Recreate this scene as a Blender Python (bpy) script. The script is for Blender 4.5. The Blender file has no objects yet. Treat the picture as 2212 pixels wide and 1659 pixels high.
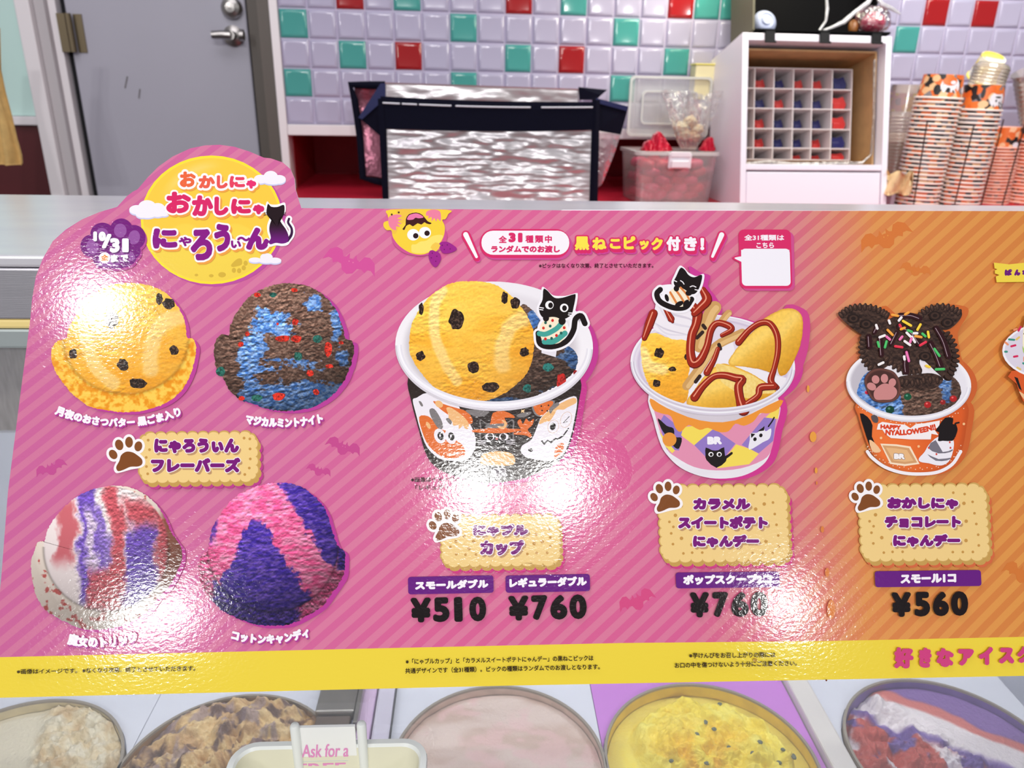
import bpy, bmesh, math, random
import numpy as np
from mathutils import Vector, Matrix
from mathutils.geometry import tessellate_polygon

S = bpy.context.scene
COL = S.collection
random.seed(7)
RNG = np.random.default_rng(11)

# ------------------------------------------------------------------ camera
PITCH, ROLL, YAW = math.radians(20.98), math.radians(1.04), math.radians(-3.02)
FPX, CX, CY = 1650.0, 1106.0, 829.5
CAM = np.array([0.0, 0.0, 1.45])

def _rot(a, ax):
    c, s = math.cos(a), math.sin(a)
    return np.array({'x': [[1, 0, 0], [0, c, -s], [0, s, c]], 'y': [[c, 0, s], [0, 1, 0], [-s, 0, c]],
                     'z': [[c, -s, 0], [s, c, 0], [0, 0, 1]]}[ax])

_M = _rot(ROLL, 'z') @ _rot(PITCH, 'x')
_X = _M @ _rot(YAW, 'y') @ np.array([1, 0, 0.])
_F = _M @ _rot(YAW, 'y') @ np.array([0, 0, 1.])
_D = _M @ np.array([0, 1, 0.])

def c2w(d):
    d = np.asarray(d, float)
    return np.stack([d @ _X, d @ _F, -(d @ _D)], -1)

def ray(px, py):
    px, py = np.asarray(px, float), np.asarray(py, float)
    return c2w(np.stack([(px - CX) / FPX, (py - CY) / FPX, np.ones_like(px + py)], -1))

cam = bpy.data.cameras.new('camera')
camo = bpy.data.objects.new('camera', cam)
COL.objects.link(camo)
_r, _u, _b = c2w([1, 0, 0]), c2w([0, -1, 0]), c2w([0, 0, -1])
camo.matrix_world = Matrix([[_r[0], _u[0], _b[0], CAM[0]], [_r[1], _u[1], _b[1], CAM[1]], [_r[2], _u[2], _b[2], CAM[2]], [0, 0, 0, 1]])
cam.sensor_width = 36.0
cam.lens = FPX / 2212 * 36.0
cam.clip_start = 0.02
cam.dof.use_dof = True
cam.dof.focus_distance = 0.74
cam.dof.aperture_fstop = 6.8
S.camera = camo

# ------------------------------------------------------------------ world, lamps, exposure
S.view_settings.view_transform = 'Standard'
S.view_settings.look = 'None'
S.view_settings.gamma = 1.0
S.view_settings.use_curve_mapping = False
S.view_settings.exposure = 0.0

W = bpy.data.worlds.new('room_light')
S.world = W
W.use_nodes = True
W.node_tree.nodes['Background'].inputs[0].default_value = (0.95, 0.94, 1.0, 1)
W.node_tree.nodes['Background'].inputs[1].default_value = 0.265

def area(name, loc, target, size, energy, color=(1, 1, 1), shape='DISK', size_y=None):
    l = bpy.data.lights.new(name, 'AREA')
    l.shape = shape
    l.size = size
    if size_y: l.size_y = size_y
    l.energy = energy
    l.color = color
    o = bpy.data.objects.new(name, l)
    COL.objects.link(o)
    o.location = loc
    o.rotation_euler = (Vector(target) - Vector(loc)).to_track_quat('-Z', 'Y').to_euler()
    return o

# ceiling downlights of the shop floor behind the viewer (their mirror images are the glints on the laminate)
for i, (x, y, e) in enumerate([(-1.36, -0.81, 8), (0.02, -2.17, 23), (0.46, -2.17, 23), (-2.28, -3.9, 15), (-1.98, -3.8, 15),
                               (2.22, -3.85, 17)]):
    area('downlight', (x, y, 2.7), (x * .4, y * .35, 1.2), 0.16, e, (1, 0.98, 0.96))
# unseen broad light added over the counter to brighten its steel top and the board
area('overhead_fill', (-0.55, 0.75, 2.75), (-0.4, 1.0, 1.0), 1.3, 11, (1.0, 0.97, 1.0), 'RECTANGLE', 0.8)
# warm lamp above the right of the tiled wall
area('cabinet_lamp', (0.62, 1.93, 1.86), (0.52, 2.12, 1.3), 0.35, 2.2, (1.0, 0.93, 0.66), 'RECTANGLE', 0.08)
area('counter_lamp', (1.15, 1.55, 2.2), (1.15, 2.0, 1.3), 0.5, 9.5, (1.0, 0.96, 0.88))
# unseen light added under the freezer case's top to brighten the tubs
area('case_fill', (0.1, 0.90, 1.19), (0.1, 0.72, 0.7), 1.6, 4.7, (0.97, 0.98, 1.0), 'RECTANGLE', 0.04)

# ------------------------------------------------------------------ helpers
def lin(c):
    c = np.asarray(c, float)
    c = c / 255.0
    return np.where(c <= 0.04045, c / 12.92, ((c + 0.055) / 1.055) ** 2.4)

def L4(c):
    r = lin(c)
    return (float(r[0]), float(r[1]), float(r[2]), 1.0)

MATS = {}
def nodes_of(m):
    m.use_nodes = True
    return m.node_tree.nodes, m.node_tree.links

def mat(name, c, rough=0.5, metal=0.0, spec=0.5, noise=0.0, nscale=20.0, bump=0.0, bscale=60.0, trans=0.0, emit=0.0, aniso=None):
    key = (name, tuple(c), rough, metal)
    if key in MATS: return MATS[key]
    m = bpy.data.materials.new(name)
    n, l = nodes_of(m)
    p = n['Principled BSDF']
    p.inputs['Base Color'].default_value = L4(c)
    p.inputs['Roughness'].default_value = rough
    p.inputs['Metallic'].default_value = metal
    p.inputs['Specular IOR Level'].default_value = spec
    p.inputs['Transmission Weight'].default_value = trans
    tc = n.new('ShaderNodeTexCoord')
    src = tc.outputs['Object']
    if aniso:
        mp = n.new('ShaderNodeMapping')
        mp.inputs['Scale'].default_value = aniso
        l.new(src, mp.inputs['Vector'])
        src = mp.outputs['Vector']
    if noise:
        t = n.new('ShaderNodeTexNoise')
        t.inputs['Scale'].default_value = nscale
        t.inputs['Detail'].default_value = 4
        l.new(src, t.inputs['Vector'])
        mx = n.new('ShaderNodeMix')
        mx.data_type = 'RGBA'
        a = [max(0, v * (1 - noise)) for v in c]
        b = [min(255, v * (1 + noise)) for v in c]
        mx.inputs[6].default_value = L4(a)
        mx.inputs[7].default_value = L4(b)
        l.new(t.outputs['Fac'], mx.inputs[0])
        l.new(mx.outputs[2], p.inputs['Base Color'])
    if bump:
        t2 = n.new('ShaderNodeTexNoise')
        t2.inputs['Scale'].default_value = bscale
        t2.inputs['Detail'].default_value = 3
        l.new(src, t2.inputs['Vector'])
        b = n.new('ShaderNodeBump')
        b.inputs['Strength'].default_value = 1.0
        b.inputs['Distance'].default_value = bump
        l.new(t2.outputs['Fac'], b.inputs['Height'])
        l.new(b.outputs['Normal'], p.inputs['Normal'])
    if emit:
        p.inputs['Emission Color'].default_value = L4(c)
        p.inputs['Emission Strength'].default_value = emit
    MATS[key] = m
    return m

def clear_mat(name, tint, alpha, rough=0.1, gloss=0.12, bump=0.0, bscale=40.0):
    """clear plastic or glass: partly transparent, partly diffuse, with a gloss coat"""
    if name in MATS: return MATS[name]
    m = bpy.data.materials.new(name)
    n, l = nodes_of(m)
    p = n['Principled BSDF']
    p.inputs['Base Color'].default_value = L4(tint)
    p.inputs['Roughness'].default_value = rough
    p.inputs['Specular IOR Level'].default_value = 0.5
    tr = n.new('ShaderNodeBsdfTransparent')
    tr.inputs[0].default_value = tuple(0.6 + 0.4 * v for v in L4(tint)[:3]) + (1,)
    gl = n.new('ShaderNodeBsdfGlossy')
    gl.inputs['Roughness'].default_value = rough
    lw = n.new('ShaderNodeFresnel')
    lw.inputs['IOR'].default_value = 1.45
    ma = n.new('ShaderNodeMath')
    ma.operation = 'MULTIPLY_ADD'
    ma.inputs[1].default_value = 1.0
    ma.inputs[2].default_value = gloss * 0.2
    l.new(lw.outputs[0], ma.inputs[0])
    m1 = n.new('ShaderNodeMixShader')
    m1.inputs[0].default_value = alpha
    l.new(tr.outputs[0], m1.inputs[1])
    l.new(p.outputs[0], m1.inputs[2])
    m2 = n.new('ShaderNodeMixShader')
    l.new(ma.outputs[0], m2.inputs[0])
    l.new(m1.outputs[0], m2.inputs[1])
    l.new(gl.outputs[0], m2.inputs[2])
    if bump:
        tc = n.new('ShaderNodeTexCoord')
        t2 = n.new('ShaderNodeTexNoise')
        t2.inputs['Scale'].default_value = bscale
        t2.inputs['Detail'].default_value = 4
        l.new(tc.outputs['Object'], t2.inputs['Vector'])
        b = n.new('ShaderNodeBump')
        b.inputs['Distance'].default_value = bump
        l.new(t2.outputs['Fac'], b.inputs['Height'])
        l.new(b.outputs['Normal'], p.inputs['Normal'])
        l.new(b.outputs['Normal'], gl.inputs['Normal'])
        l.new(b.outputs['Normal'], lw.inputs['Normal'])
    l.new(m2.outputs[0], n['Material Output'].inputs[0])
    MATS[name] = m
    return m

def tag(o, label=None, cat=None, group=None, kind=None):
    if label: o['label'] = label
    if cat: o['category'] = cat
    if group: o['group'] = group
    if kind: o['kind'] = kind
    return o

class Frame:
    """a set of axes in the room (turned about z, perhaps leaning back); meshes are given in these axes"""
    def __init__(s, rz, lean=0.0):
        s.R = Matrix.Rotation(rz, 4, 'Z') @ Matrix.Rotation(-lean, 4, 'X')
        s.rot = s.R.to_euler()
        s.Ri = np.array(s.R.inverted().to_3x3())
    def y(s, px, py, y):
        """picture position -> point on the plane y of these axes"""
        r, c = s.Ri @ ray(px, py), s.Ri @ CAM
        t = (y - c[1]) / r[1]
        return (float(c[0] + r[0] * t), float(y), float(c[2] + r[2] * t))
WF = Frame(math.radians(3.31))      # the back wall and what stands along it
CF = Frame(0.0)                     # the freezer case

def thing(name, base, frame, label, cat, group=None):
    o = bpy.data.objects.new(name, None)
    o.empty_display_size = 0.05
    COL.objects.link(o)
    o.location = frame.R @ Vector(base)
    o.rotation_euler = frame.rot
    o['_b'] = tuple(base)
    tag(o, label, cat, group)
    return o

class MB:
    """collects shapes into one mesh, several material slots"""
    def __init__(s):
        s.v, s.f, s.mi, s.mats, s.cols = [], [], [], [], None
    def slot(s, m):
        if m not in s.mats: s.mats.append(m)
        return s.mats.index(m)
    def add(s, v, f, m):
        o = len(s.v)
        s.v += [tuple(map(float, p)) for p in v]
        s.f += [tuple(i + o for i in q) for q in f]
        k = s.slot(m)
        s.mi += [k] * len(f)
    def box(s, x0, x1, y0, y1, z0, z1, m):
        v = [(x, y, z) for z in (z0, z1) for y in (y0, y1) for x in (x0, x1)]
        s.add(v, [(0, 2, 3, 1), (4, 5, 7, 6), (0, 1, 5, 4), (2, 6, 7, 3), (0, 4, 6, 2), (1, 3, 7, 5)], m)
    def rbox(s, x0, x1, y0, y1, z0, z1, m, r=0.004, seg=2):
        bm = bmesh.new()
        bmesh.ops.create_cube(bm, size=1.0)
        for q in bm.verts:
            q.co = Vector(((x0 + x1) / 2 + q.co.x * (x1 - x0), (y0 + y1) / 2 + q.co.y * (y1 - y0), (z0 + z1) / 2 + q.co.z * (z1 - z0)))
        r = min(r, .45 * min(x1 - x0, y1 - y0, z1 - z0))
        bmesh.ops.bevel(bm, geom=bm.edges[:], offset=r, segments=seg, affect='EDGES', profile=0.5)
        bm.verts.index_update()
        s.add([q.co[:] for q in bm.verts], [[q.index for q in f.verts] for f in bm.faces], m)
        bm.free()
    def lathe(s, prof, m, c=(0, 0, 0), n=32, axis=(0, 0, 1), close=True):
        """prof: (radius, height) list turned about axis through c"""
        ax = Vector(axis).normalized()
        q = Vector((0, 0, 1)).rotation_difference(ax)
        v, f = [], []
        for (r, h) in prof:
            for i in range(n):
                a = 2 * math.pi * i / n
                p = q @ Vector((r * math.cos(a), r * math.sin(a), h))
                v.append((c[0] + p.x, c[1] + p.y, c[2] + p.z))
        for k in range(len(prof) - 1):
            for i in range(n):
                j = (i + 1) % n
                f.append((k * n + i, k * n + j, (k + 1) * n + j, (k + 1) * n + i))
        if close:
            f.append(tuple(range(n))[::-1])
            f.append(tuple((len(prof) - 1) * n + i for i in range(n)))
        s.add(v, f, m)
    def tube(s, pts, r, m, n=8):
        pts = [Vector(p) for p in pts]
        v, f = [], []
        for i, p in enumerate(pts):
            d = (pts[min(i + 1, len(pts) - 1)] - pts[max(i - 1, 0)]).normalized()
            u = d.orthogonal().normalized() if i == 0 else (u - d * u.dot(d)).normalized()
            w = d.cross(u)
            rr = r[i] if isinstance(r, (list, tuple)) else r
            for k in range(n):
                a = 2 * math.pi * k / n
                v.append(p + u * rr * math.cos(a) + w * rr * math.sin(a))
        for i in range(len(pts) - 1):
            for k in range(n):
                f.append((i * n + k, i * n + (k + 1) % n, (i + 1) * n + (k + 1) % n, (i + 1) * n + k))
        f.append(tuple(range(n))[::-1])
        f.append(tuple((len(pts) - 1) * n + k for k in range(n)))
        s.add(v, f, m)
    def slab(s, poly, d, m):
        """poly: list of 3-D points (planar), given thickness by the vector d"""
        n = len(poly)
        p = [Vector(q) for q in poly]
        d = Vector(d)
        tri = tessellate_polygon([p])
        v = p + [q + d for q in p]
        f = [tuple(t) for t in tri] + [tuple(i + n for i in t[::-1]) for t in tri]
        f += [(i, (i + 1) % n, (i + 1) % n + n, i + n) for i in range(n)]
        s.add(v, f, m)
    def sheet(s, P, m, d=None):
        """P: grid (rows x cols x 3) surface; d: thickness vector"""
        P = np.asarray(P, float)
        a, b = P.shape[:2]
        v = P.reshape(-1, 3)
        f = [(i * b + j, i * b + j + 1, (i + 1) * b + j + 1, (i + 1) * b + j) for i in range(a - 1) for j in range(b - 1)]
        if d is None:
            s.add(v, f, m)
            return
        k = a * b
        v2 = np.concatenate([v, v + np.asarray(d, float)])
        f2 = list(f) + [tuple(i + k for i in q[::-1]) for q in f]
        ring = [j for j in range(b)] + [i * b + b - 1 for i in range(1, a)] + [(a - 1) * b + j for j in range(b - 2, -1, -1)] + [i * b for i in range(a - 2, 0, -1)]
        f2 += [(ring[i], ring[(i + 1) % len(ring)], ring[(i + 1) % len(ring)] + k, ring[i] + k) for i in range(len(ring))]
        s.add(v2, f2, m)
    def build(s, name, parent=None, base=None, frame=None, smooth=False, cols=None):
        me = bpy.data.meshes.new(name)
        if parent is not None and base is None: base = tuple(parent['_b'])
        if base is None: base = (0, 0, 0)
        v = np.array(s.v, float).reshape(-1, 3) - np.array(base)
        me.from_pydata(v.tolist(), [], s.f)
        for m in s.mats: me.materials.append(m)
        me.polygons.foreach_set('material_index', s.mi)
        if smooth: me.polygons.foreach_set('use_smooth', [True] * len(me.polygons))
        if cols is not None:
            at = me.color_attributes.new('Col', 'FLOAT_COLOR', 'POINT')
            at.data.foreach_set('color', np.concatenate([cols, np.ones((len(cols), 1))], 1).astype(np.float32).ravel())
        me.update()
        if not smooth: pass
        o = bpy.data.objects.new(name, me)
        COL.objects.link(o)
        if parent is not None:
            o.parent = parent
            o['_b'] = tuple(base)
        else:
            fr = frame or CF
            o.location = fr.R @ Vector(base)
            o.rotation_euler = fr.rot
            o['_b'] = tuple(base)
        return o

def auto_smooth(o, ang=40):
    me = o.data
    me.polygons.foreach_set('use_smooth', [True] * len(me.polygons))
    me.set_sharp_from_angle(angle=math.radians(ang))
    return o

# value noise for printed textures and ice cream surfaces
_P = RNG.random((256, 256))
def vnoise(x, y):
    x, y = np.asarray(x, float), np.asarray(y, float)
    xi, yi = np.floor(x).astype(int), np.floor(y).astype(int)
    fx, fy = x - xi, y - yi
    fx, fy = fx * fx * (3 - 2 * fx), fy * fy * (3 - 2 * fy)
    a, b = _P[xi % 256, yi % 256], _P[(xi + 1) % 256, yi % 256]
    c, d = _P[xi % 256, (yi + 1) % 256], _P[(xi + 1) % 256, (yi + 1) % 256]
    return (a * (1 - fx) + b * fx) * (1 - fy) + (c * (1 - fx) + d * fx) * fy
def fbm(x, y, o=4):
    s, a, t = 0, 1.0, 0
    for k in range(o):
        s = s + a * vnoise(x * 2 ** k + 17.3 * k, y * 2 ** k + 9.1 * k)
        t += a
        a *= 0.55
    return s / t
def mixc(a, b, t):
    t = np.clip(np.asarray(t, float), 0, 1)[..., None]
    return np.asarray(a, float) * (1 - t) + np.asarray(b, float) * t
def sst(a, b, x):
    t = np.clip((x - a) / (b - a), 0, 1)
    return t * t * (3 - 2 * t)
# ================================================================== MENU BOARD
_MB = _rot(math.radians(-.348), 'z') @ _rot(math.radians(-8.217), 'x') @ _rot(math.radians(-3.024), 'y')
BX, BD, BN = c2w(_MB @ np.array([1, 0, 0.])), c2w(_MB @ np.array([0, 1, 0.])), c2w(_MB @ np.array([0, 0, -1.]))
P0 = CAM + ray(1106, 960) * 0.74
def bworld(px, py, off=0.0):
    r = ray(px, py)
    t = ((P0 + BN * off - CAM) @ BN) / (r @ BN)
    return CAM + r * np.asarray(t)[..., None]
B0 = bworld(1106, 1482)
def b(px, py):
    d = bworld(px, py) - B0
    return np.stack([d @ BX, -(d @ BD)], -1)
board = bpy.data.objects.new('menu_board', None)
COL.objects.link(board)
board.empty_display_size = 0.05
board.matrix_world = Matrix([[BX[i], -BD[i], BN[i], B0[i]] for i in range(3)] + [[0, 0, 0, 1]])
board['_b'] = (0, 0, 0)
tag(board, 'glossy pink and orange menu board of ice cream pictures and prices leaning on the case', 'menu board')

def gloss_nodes(m, col_socket=None, color=None):
    """glossy laminate with an orange-peel skin: shared by everything printed on the board"""
    n, l = nodes_of(m)
    p = n['Principled BSDF']
    if color is not None: p.inputs['Base Color'].default_value = L4(color)
    if col_socket is not None: l.new(col_socket, p.inputs['Base Color'])
    p.inputs['Roughness'].default_value = 0.10
    p.inputs['Specular IOR Level'].default_value = 0.5
    tc = n.new('ShaderNodeTexCoord')
    t = n.new('ShaderNodeTexNoise')
    t.inputs['Scale'].default_value = 340.0
    t.inputs['Detail'].default_value = 2.0
    t.inputs['Roughness'].default_value = 0.5
    t.inputs['Distortion'].default_value = 0.4
    mp = n.new('ShaderNodeMapping')
    mp.inputs['Scale'].default_value = (0.7, 1.0, 0.0)
    l.new(tc.outputs['Object'], mp.inputs['Vector'])
    l.new(mp.outputs['Vector'], t.inputs['Vector'])
    bp = n.new('ShaderNodeBump')
    bp.inputs['Strength'].default_value = 1.0
    bp.inputs['Distance'].default_value = 0.000105
    l.new(t.outputs['Fac'], bp.inputs['Height'])
    l.new(bp.outputs['Normal'], p.inputs['Normal'])
    return m
INK = {}
def ink(c):
    c = tuple(int(v) for v in c)
    if c not in INK: INK[c] = gloss_nodes(bpy.data.materials.new('ink_%02x%02x%02x' % c), color=c)
    return INK[c]
def photo_ink():
    if 'photo' not in INK:
        m = bpy.data.materials.new('photo_ink')
        n, l = nodes_of(m)
        a = n.new('ShaderNodeVertexColor')
        a.layer_name = 'Col'
        INK['photo'] = gloss_nodes(m, a.outputs[0])
    return INK['photo']

ZL = [0.00004]
def nz():
    ZL[0] += 0.000006
    return ZL[0]

def smooth_poly(pts, k=6):
    pts = np.asarray(pts, float)
    n = len(pts)
    out = []
    for i in range(n):
        p0, p1, p2, p3 = pts[i - 1], pts[i], pts[(i + 1) % n], pts[(i + 2) % n]
        for j in range(k):
            t = j / k
            out.append(0.5 * ((2 * p1) + (-p0 + p2) * t + (2 * p0 - 5 * p1 + 4 * p2 - p3) * t * t + (-p0 + 3 * p1 - 3 * p2 + p3) * t ** 3))
    return np.array(out)
def smooth_line(pts, k=6):
    pts = np.asarray(pts, float)
    pts = np.vstack([2 * pts[0] - pts[1], pts, 2 * pts[-1] - pts[-2]])
    out = []
    for i in range(1, len(pts) - 2):
        p0, p1, p2, p3 = pts[i - 1], pts[i], pts[i + 1], pts[i + 2]
        for j in range(k):
            t = j / k
            out.append(0.5 * ((2 * p1) + (-p0 + p2) * t + (2 * p0 - 5 * p1 + 4 * p2 - p3) * t * t + (-p0 + 3 * p1 - 3 * p2 + p3) * t ** 3))
    out.append(pts[-2])
    return np.array(out)
def ell(cx, cy, rx, ry, rot=0, n=40, a0=0, a1=2 * math.pi):
    a = np.linspace(a0, a1, n, endpoint=abs(a1 - a0) < 6.28)
    x, y = rx * np.cos(a), ry * np.sin(a)
    c, s = math.cos(rot), math.sin(rot)
    return np.stack([cx + x * c - y * s, cy + x * s + y * c], -1)
def rrect(x0, y0, x1, y1, r, slope=0.0, lean=0.0):
    p = []
    for (cx, cy, a) in ((x1 - r, y1 - r, 0), (x0 + r, y1 - r, 90), (x0 + r, y0 + r, 180), (x1 - r, y0 + r, 270)):
        for k in range(7):
            t = math.radians(a + 15 * k)
            p.append((cx + r * math.cos(t), cy + r * math.sin(t)))
    p = np.array(p)
    mx, my = (x0 + x1) / 2, (y0 + y1) / 2
    q = p.copy()
    q[:, 1] += slope * (p[:, 0] - mx)
    q[:, 0] += lean * (p[:, 1] - my)
    return q
def crop(ox, oy, s):
    """reads positions taken from an enlarged view back into picture positions"""
    return lambda *pts: np.array([(ox + x / s, oy + y / s) for (x, y) in pts])

class Print:
    """flat printed artwork: every shape lies a hair above the one before"""
    def __init__(s):
        s.v, s.f, s.mi, s.mats = [], [], [], []
    def _slot(s, m):
        if m not in s.mats: s.mats.append(m)
        return s.mats.index(m)
    def poly(s, pts, c, smooth=0, z=None):
        pts = smooth_poly(pts, smooth) if smooth else np.asarray(pts, float)
        u = b(pts[:, 0], pts[:, 1])
        z = nz() if z is None else z
        tri = tessellate_polygon([[Vector((p[0], p[1], 0)) for p in u]])
        o = len(s.v)
        s.v += [(p[0], p[1], z) for p in u]
        k = s._slot(ink(c))
        for t in tri:
            a, bb, cc = [u[i] for i in t]
            cr = (bb[0] - a[0]) * (cc[1] - a[1]) - (bb[1] - a[1]) * (cc[0] - a[0])
            t = t if cr > 0 else t[::-1]
            s.f.append(tuple(i + o for i in t))
            s.mi.append(k)
        return s
    def ell(s, cx, cy, rx, ry, c, rot=0, n=40, z=None): return s.poly(ell(cx, cy, rx, ry, rot, n), c, z=z)
    def line(s, pts, w, c, smooth=5, cap=True, z=None):
        """brush stroke; w: width or list of widths"""
        p = smooth_line(pts, smooth) if smooth and len(pts) > 2 else np.asarray(pts, float)
        n = len(p)
        ww = np.interp(np.linspace(0, 1, n), np.linspace(0, 1, len(w)), w) / 2 if isinstance(w, (list, tuple)) else np.full(n, w / 2)
        d = np.gradient(p, axis=0)
        d /= np.linalg.norm(d, axis=1)[:, None] + 1e-9
        nn = np.stack([-d[:, 1], d[:, 0]], -1)
        z = nz() if z is None else z
        s.quadstrip(p + nn * ww[:, None], p - nn * ww[:, None], c, z)
        if cap:
            s.ell(p[0][0], p[0][1], ww[0], ww[0], c, n=14, z=z + 1e-6)
            s.ell(p[-1][0], p[-1][1], ww[-1], ww[-1], c, n=14, z=z + 1e-6)
        return s
    def quadstrip(s, A, B, c, z=None):
        z = nz() if z is None else z
        o = len(s.v)
        a, bb = b(A[:, 0], A[:, 1]), b(B[:, 0], B[:, 1])
        n = len(a)
        s.v += [(p[0], p[1], z) for p in a] + [(p[0], p[1], z) for p in bb]
        k = s._slot(ink(c))
        for i in range(n - 1):
            q = (i, i + 1, n + i + 1, n + i)
            e1, e2 = a[i + 1] - a[i], bb[i] - a[i]
            if e1[0] * e2[1] - e1[1] * e2[0] < 0: q = q[::-1]
            s.f.append(tuple(j + o for j in q))
            s.mi.append(k)
    def glyphs(s, items, c, bold=0.0, outline=(), shadow=None, inset=None):
        """items: (text, x0, y0, x1, y1, height[, sag]) - bottom-left, bottom-right of the lettering box and its height, in picture pixels.
        outline: (radius, colour) from the outermost in; shadow: (dx, dy, radius, colour)"""
        geo = []
        for it in items:
            v, f = glyph(it[0])
            x0, y0, x1, y1, h = it[1:6]
            ins = bold if inset is None else inset
            ins = min(ins, .3 * h, .3 * (x1 - x0))
            x0, x1, y0, y1, h = x0 + ins, x1 - ins, y0 - ins, y1 - ins, h - 2 * ins
            sag = it[6] if len(it) > 6 else 0.0
            lean = it[7] if len(it) > 7 else 0.0
            sx, t = v[:, 0], v[:, 1]
            px = x0 + (x1 - x0) * sx
            py = y0 + (y1 - y0) * sx + sag * 4 * sx * (1 - sx)
            L = math.hypot(x1 - x0, y1 - y0)
            dy = (y1 - y0) / max(x1 - x0, 1e-6) + (sag * 4 * (1 - 2 * sx) / max(x1 - x0, 1e-6))
            q = np.stack([px + (dy + lean) * t * h * .9, py - t * h], -1)
            geo.append((q, f))
        def put(dx, dy, z, col):
            k = s._slot(ink(col))
            for q, f in geo:
                o = len(s.v)
                u = b(q[:, 0] + dx, q[:, 1] + dy)
                s.v += [(p[0], p[1], z) for p in u]
                s.f += [tuple(i + o for i in t) for t in f]
                s.mi += [k] * len(f)
        def fat(r, col, ox=0, oy=0):
            z = nz()
            if r <= 0:
                put(ox, oy, z, col)
                return
            m = 8 if r < 1.6 else (12 if r < 4 else 18)
            for k in range(m):
                a = 2 * math.pi * k / m
                put(ox + r * math.cos(a), oy + r * math.sin(a), z + k * 4e-7, col)
            if r > 2.5:
                for k in range(8):
                    a = 2 * math.pi * k / 8
                    put(ox + r * .5 * math.cos(a), oy + r * .5 * math.sin(a), z + k * 4e-7 + 1e-7, col)
            put(ox, oy, z + m * 4e-7, col)
            ZL[0] = z + m * 4e-7
        if shadow: fat(shadow[2], shadow[3], shadow[0], shadow[1])
        for (r, col) in outline: fat(r + bold, col)
        fat(bold, c)
        return s
    def build(s, name, parent=None):
        me = bpy.data.meshes.new(name)
        me.from_pydata(s.v, [], s.f)
        for m in s.mats: me.materials.append(m)
        me.polygons.foreach_set('material_index', s.mi)
        me.update()
        o = bpy.data.objects.new(name, me)
        COL.objects.link(o)
        o.parent = parent or board
        o['_b'] = (0, 0, 0)
        return o

GL = {}
SERIF = {'on': False}
def glyph(t):
    """lettering outline filled to triangles, scaled to a unit box"""
    if t in GL: return GL[t]
    cu = bpy.data.curves.new('lettering', 'FONT')
    cu.body = t
    cu.resolution_u = 4
    cu.space_character = 1.0
    o = bpy.data.objects.new('lettering', cu)
    COL.objects.link(o)
    dg = bpy.context.evaluated_depsgraph_get()
    me = bpy.data.meshes.new_from_object(o.evaluated_get(dg))
    v = np.array([q.co[:2] for q in me.vertices], float).reshape(-1, 2)
    f = []
    for p in me.polygons:
        i = list(p.vertices)
        a = v[i]
        ar = np.sum(a[:, 0] * np.roll(a[:, 1], -1) - np.roll(a[:, 0], -1) * a[:, 1])
        f.append(tuple(i) if ar > 0 else tuple(i[::-1]))
    lo, hi = v.min(0), v.max(0)
    v = (v - lo) / np.maximum(hi - lo, 1e-6)
    bpy.data.objects.remove(o)
    bpy.data.curves.remove(cu)
    bpy.data.meshes.remove(me)
    GL[t] = (v, f)
    return GL[t]

def resample(pts, step):
    p = np.vstack([pts, pts[:1]])
    d = np.r_[0, np.cumsum(np.linalg.norm(np.diff(p, axis=0), axis=1))]
    n = max(24, int(d[-1] / step))
    t = np.linspace(0, d[-1], n, endpoint=False)
    return np.stack([np.interp(t, d, p[:, 0]), np.interp(t, d, p[:, 1])], -1)

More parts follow.
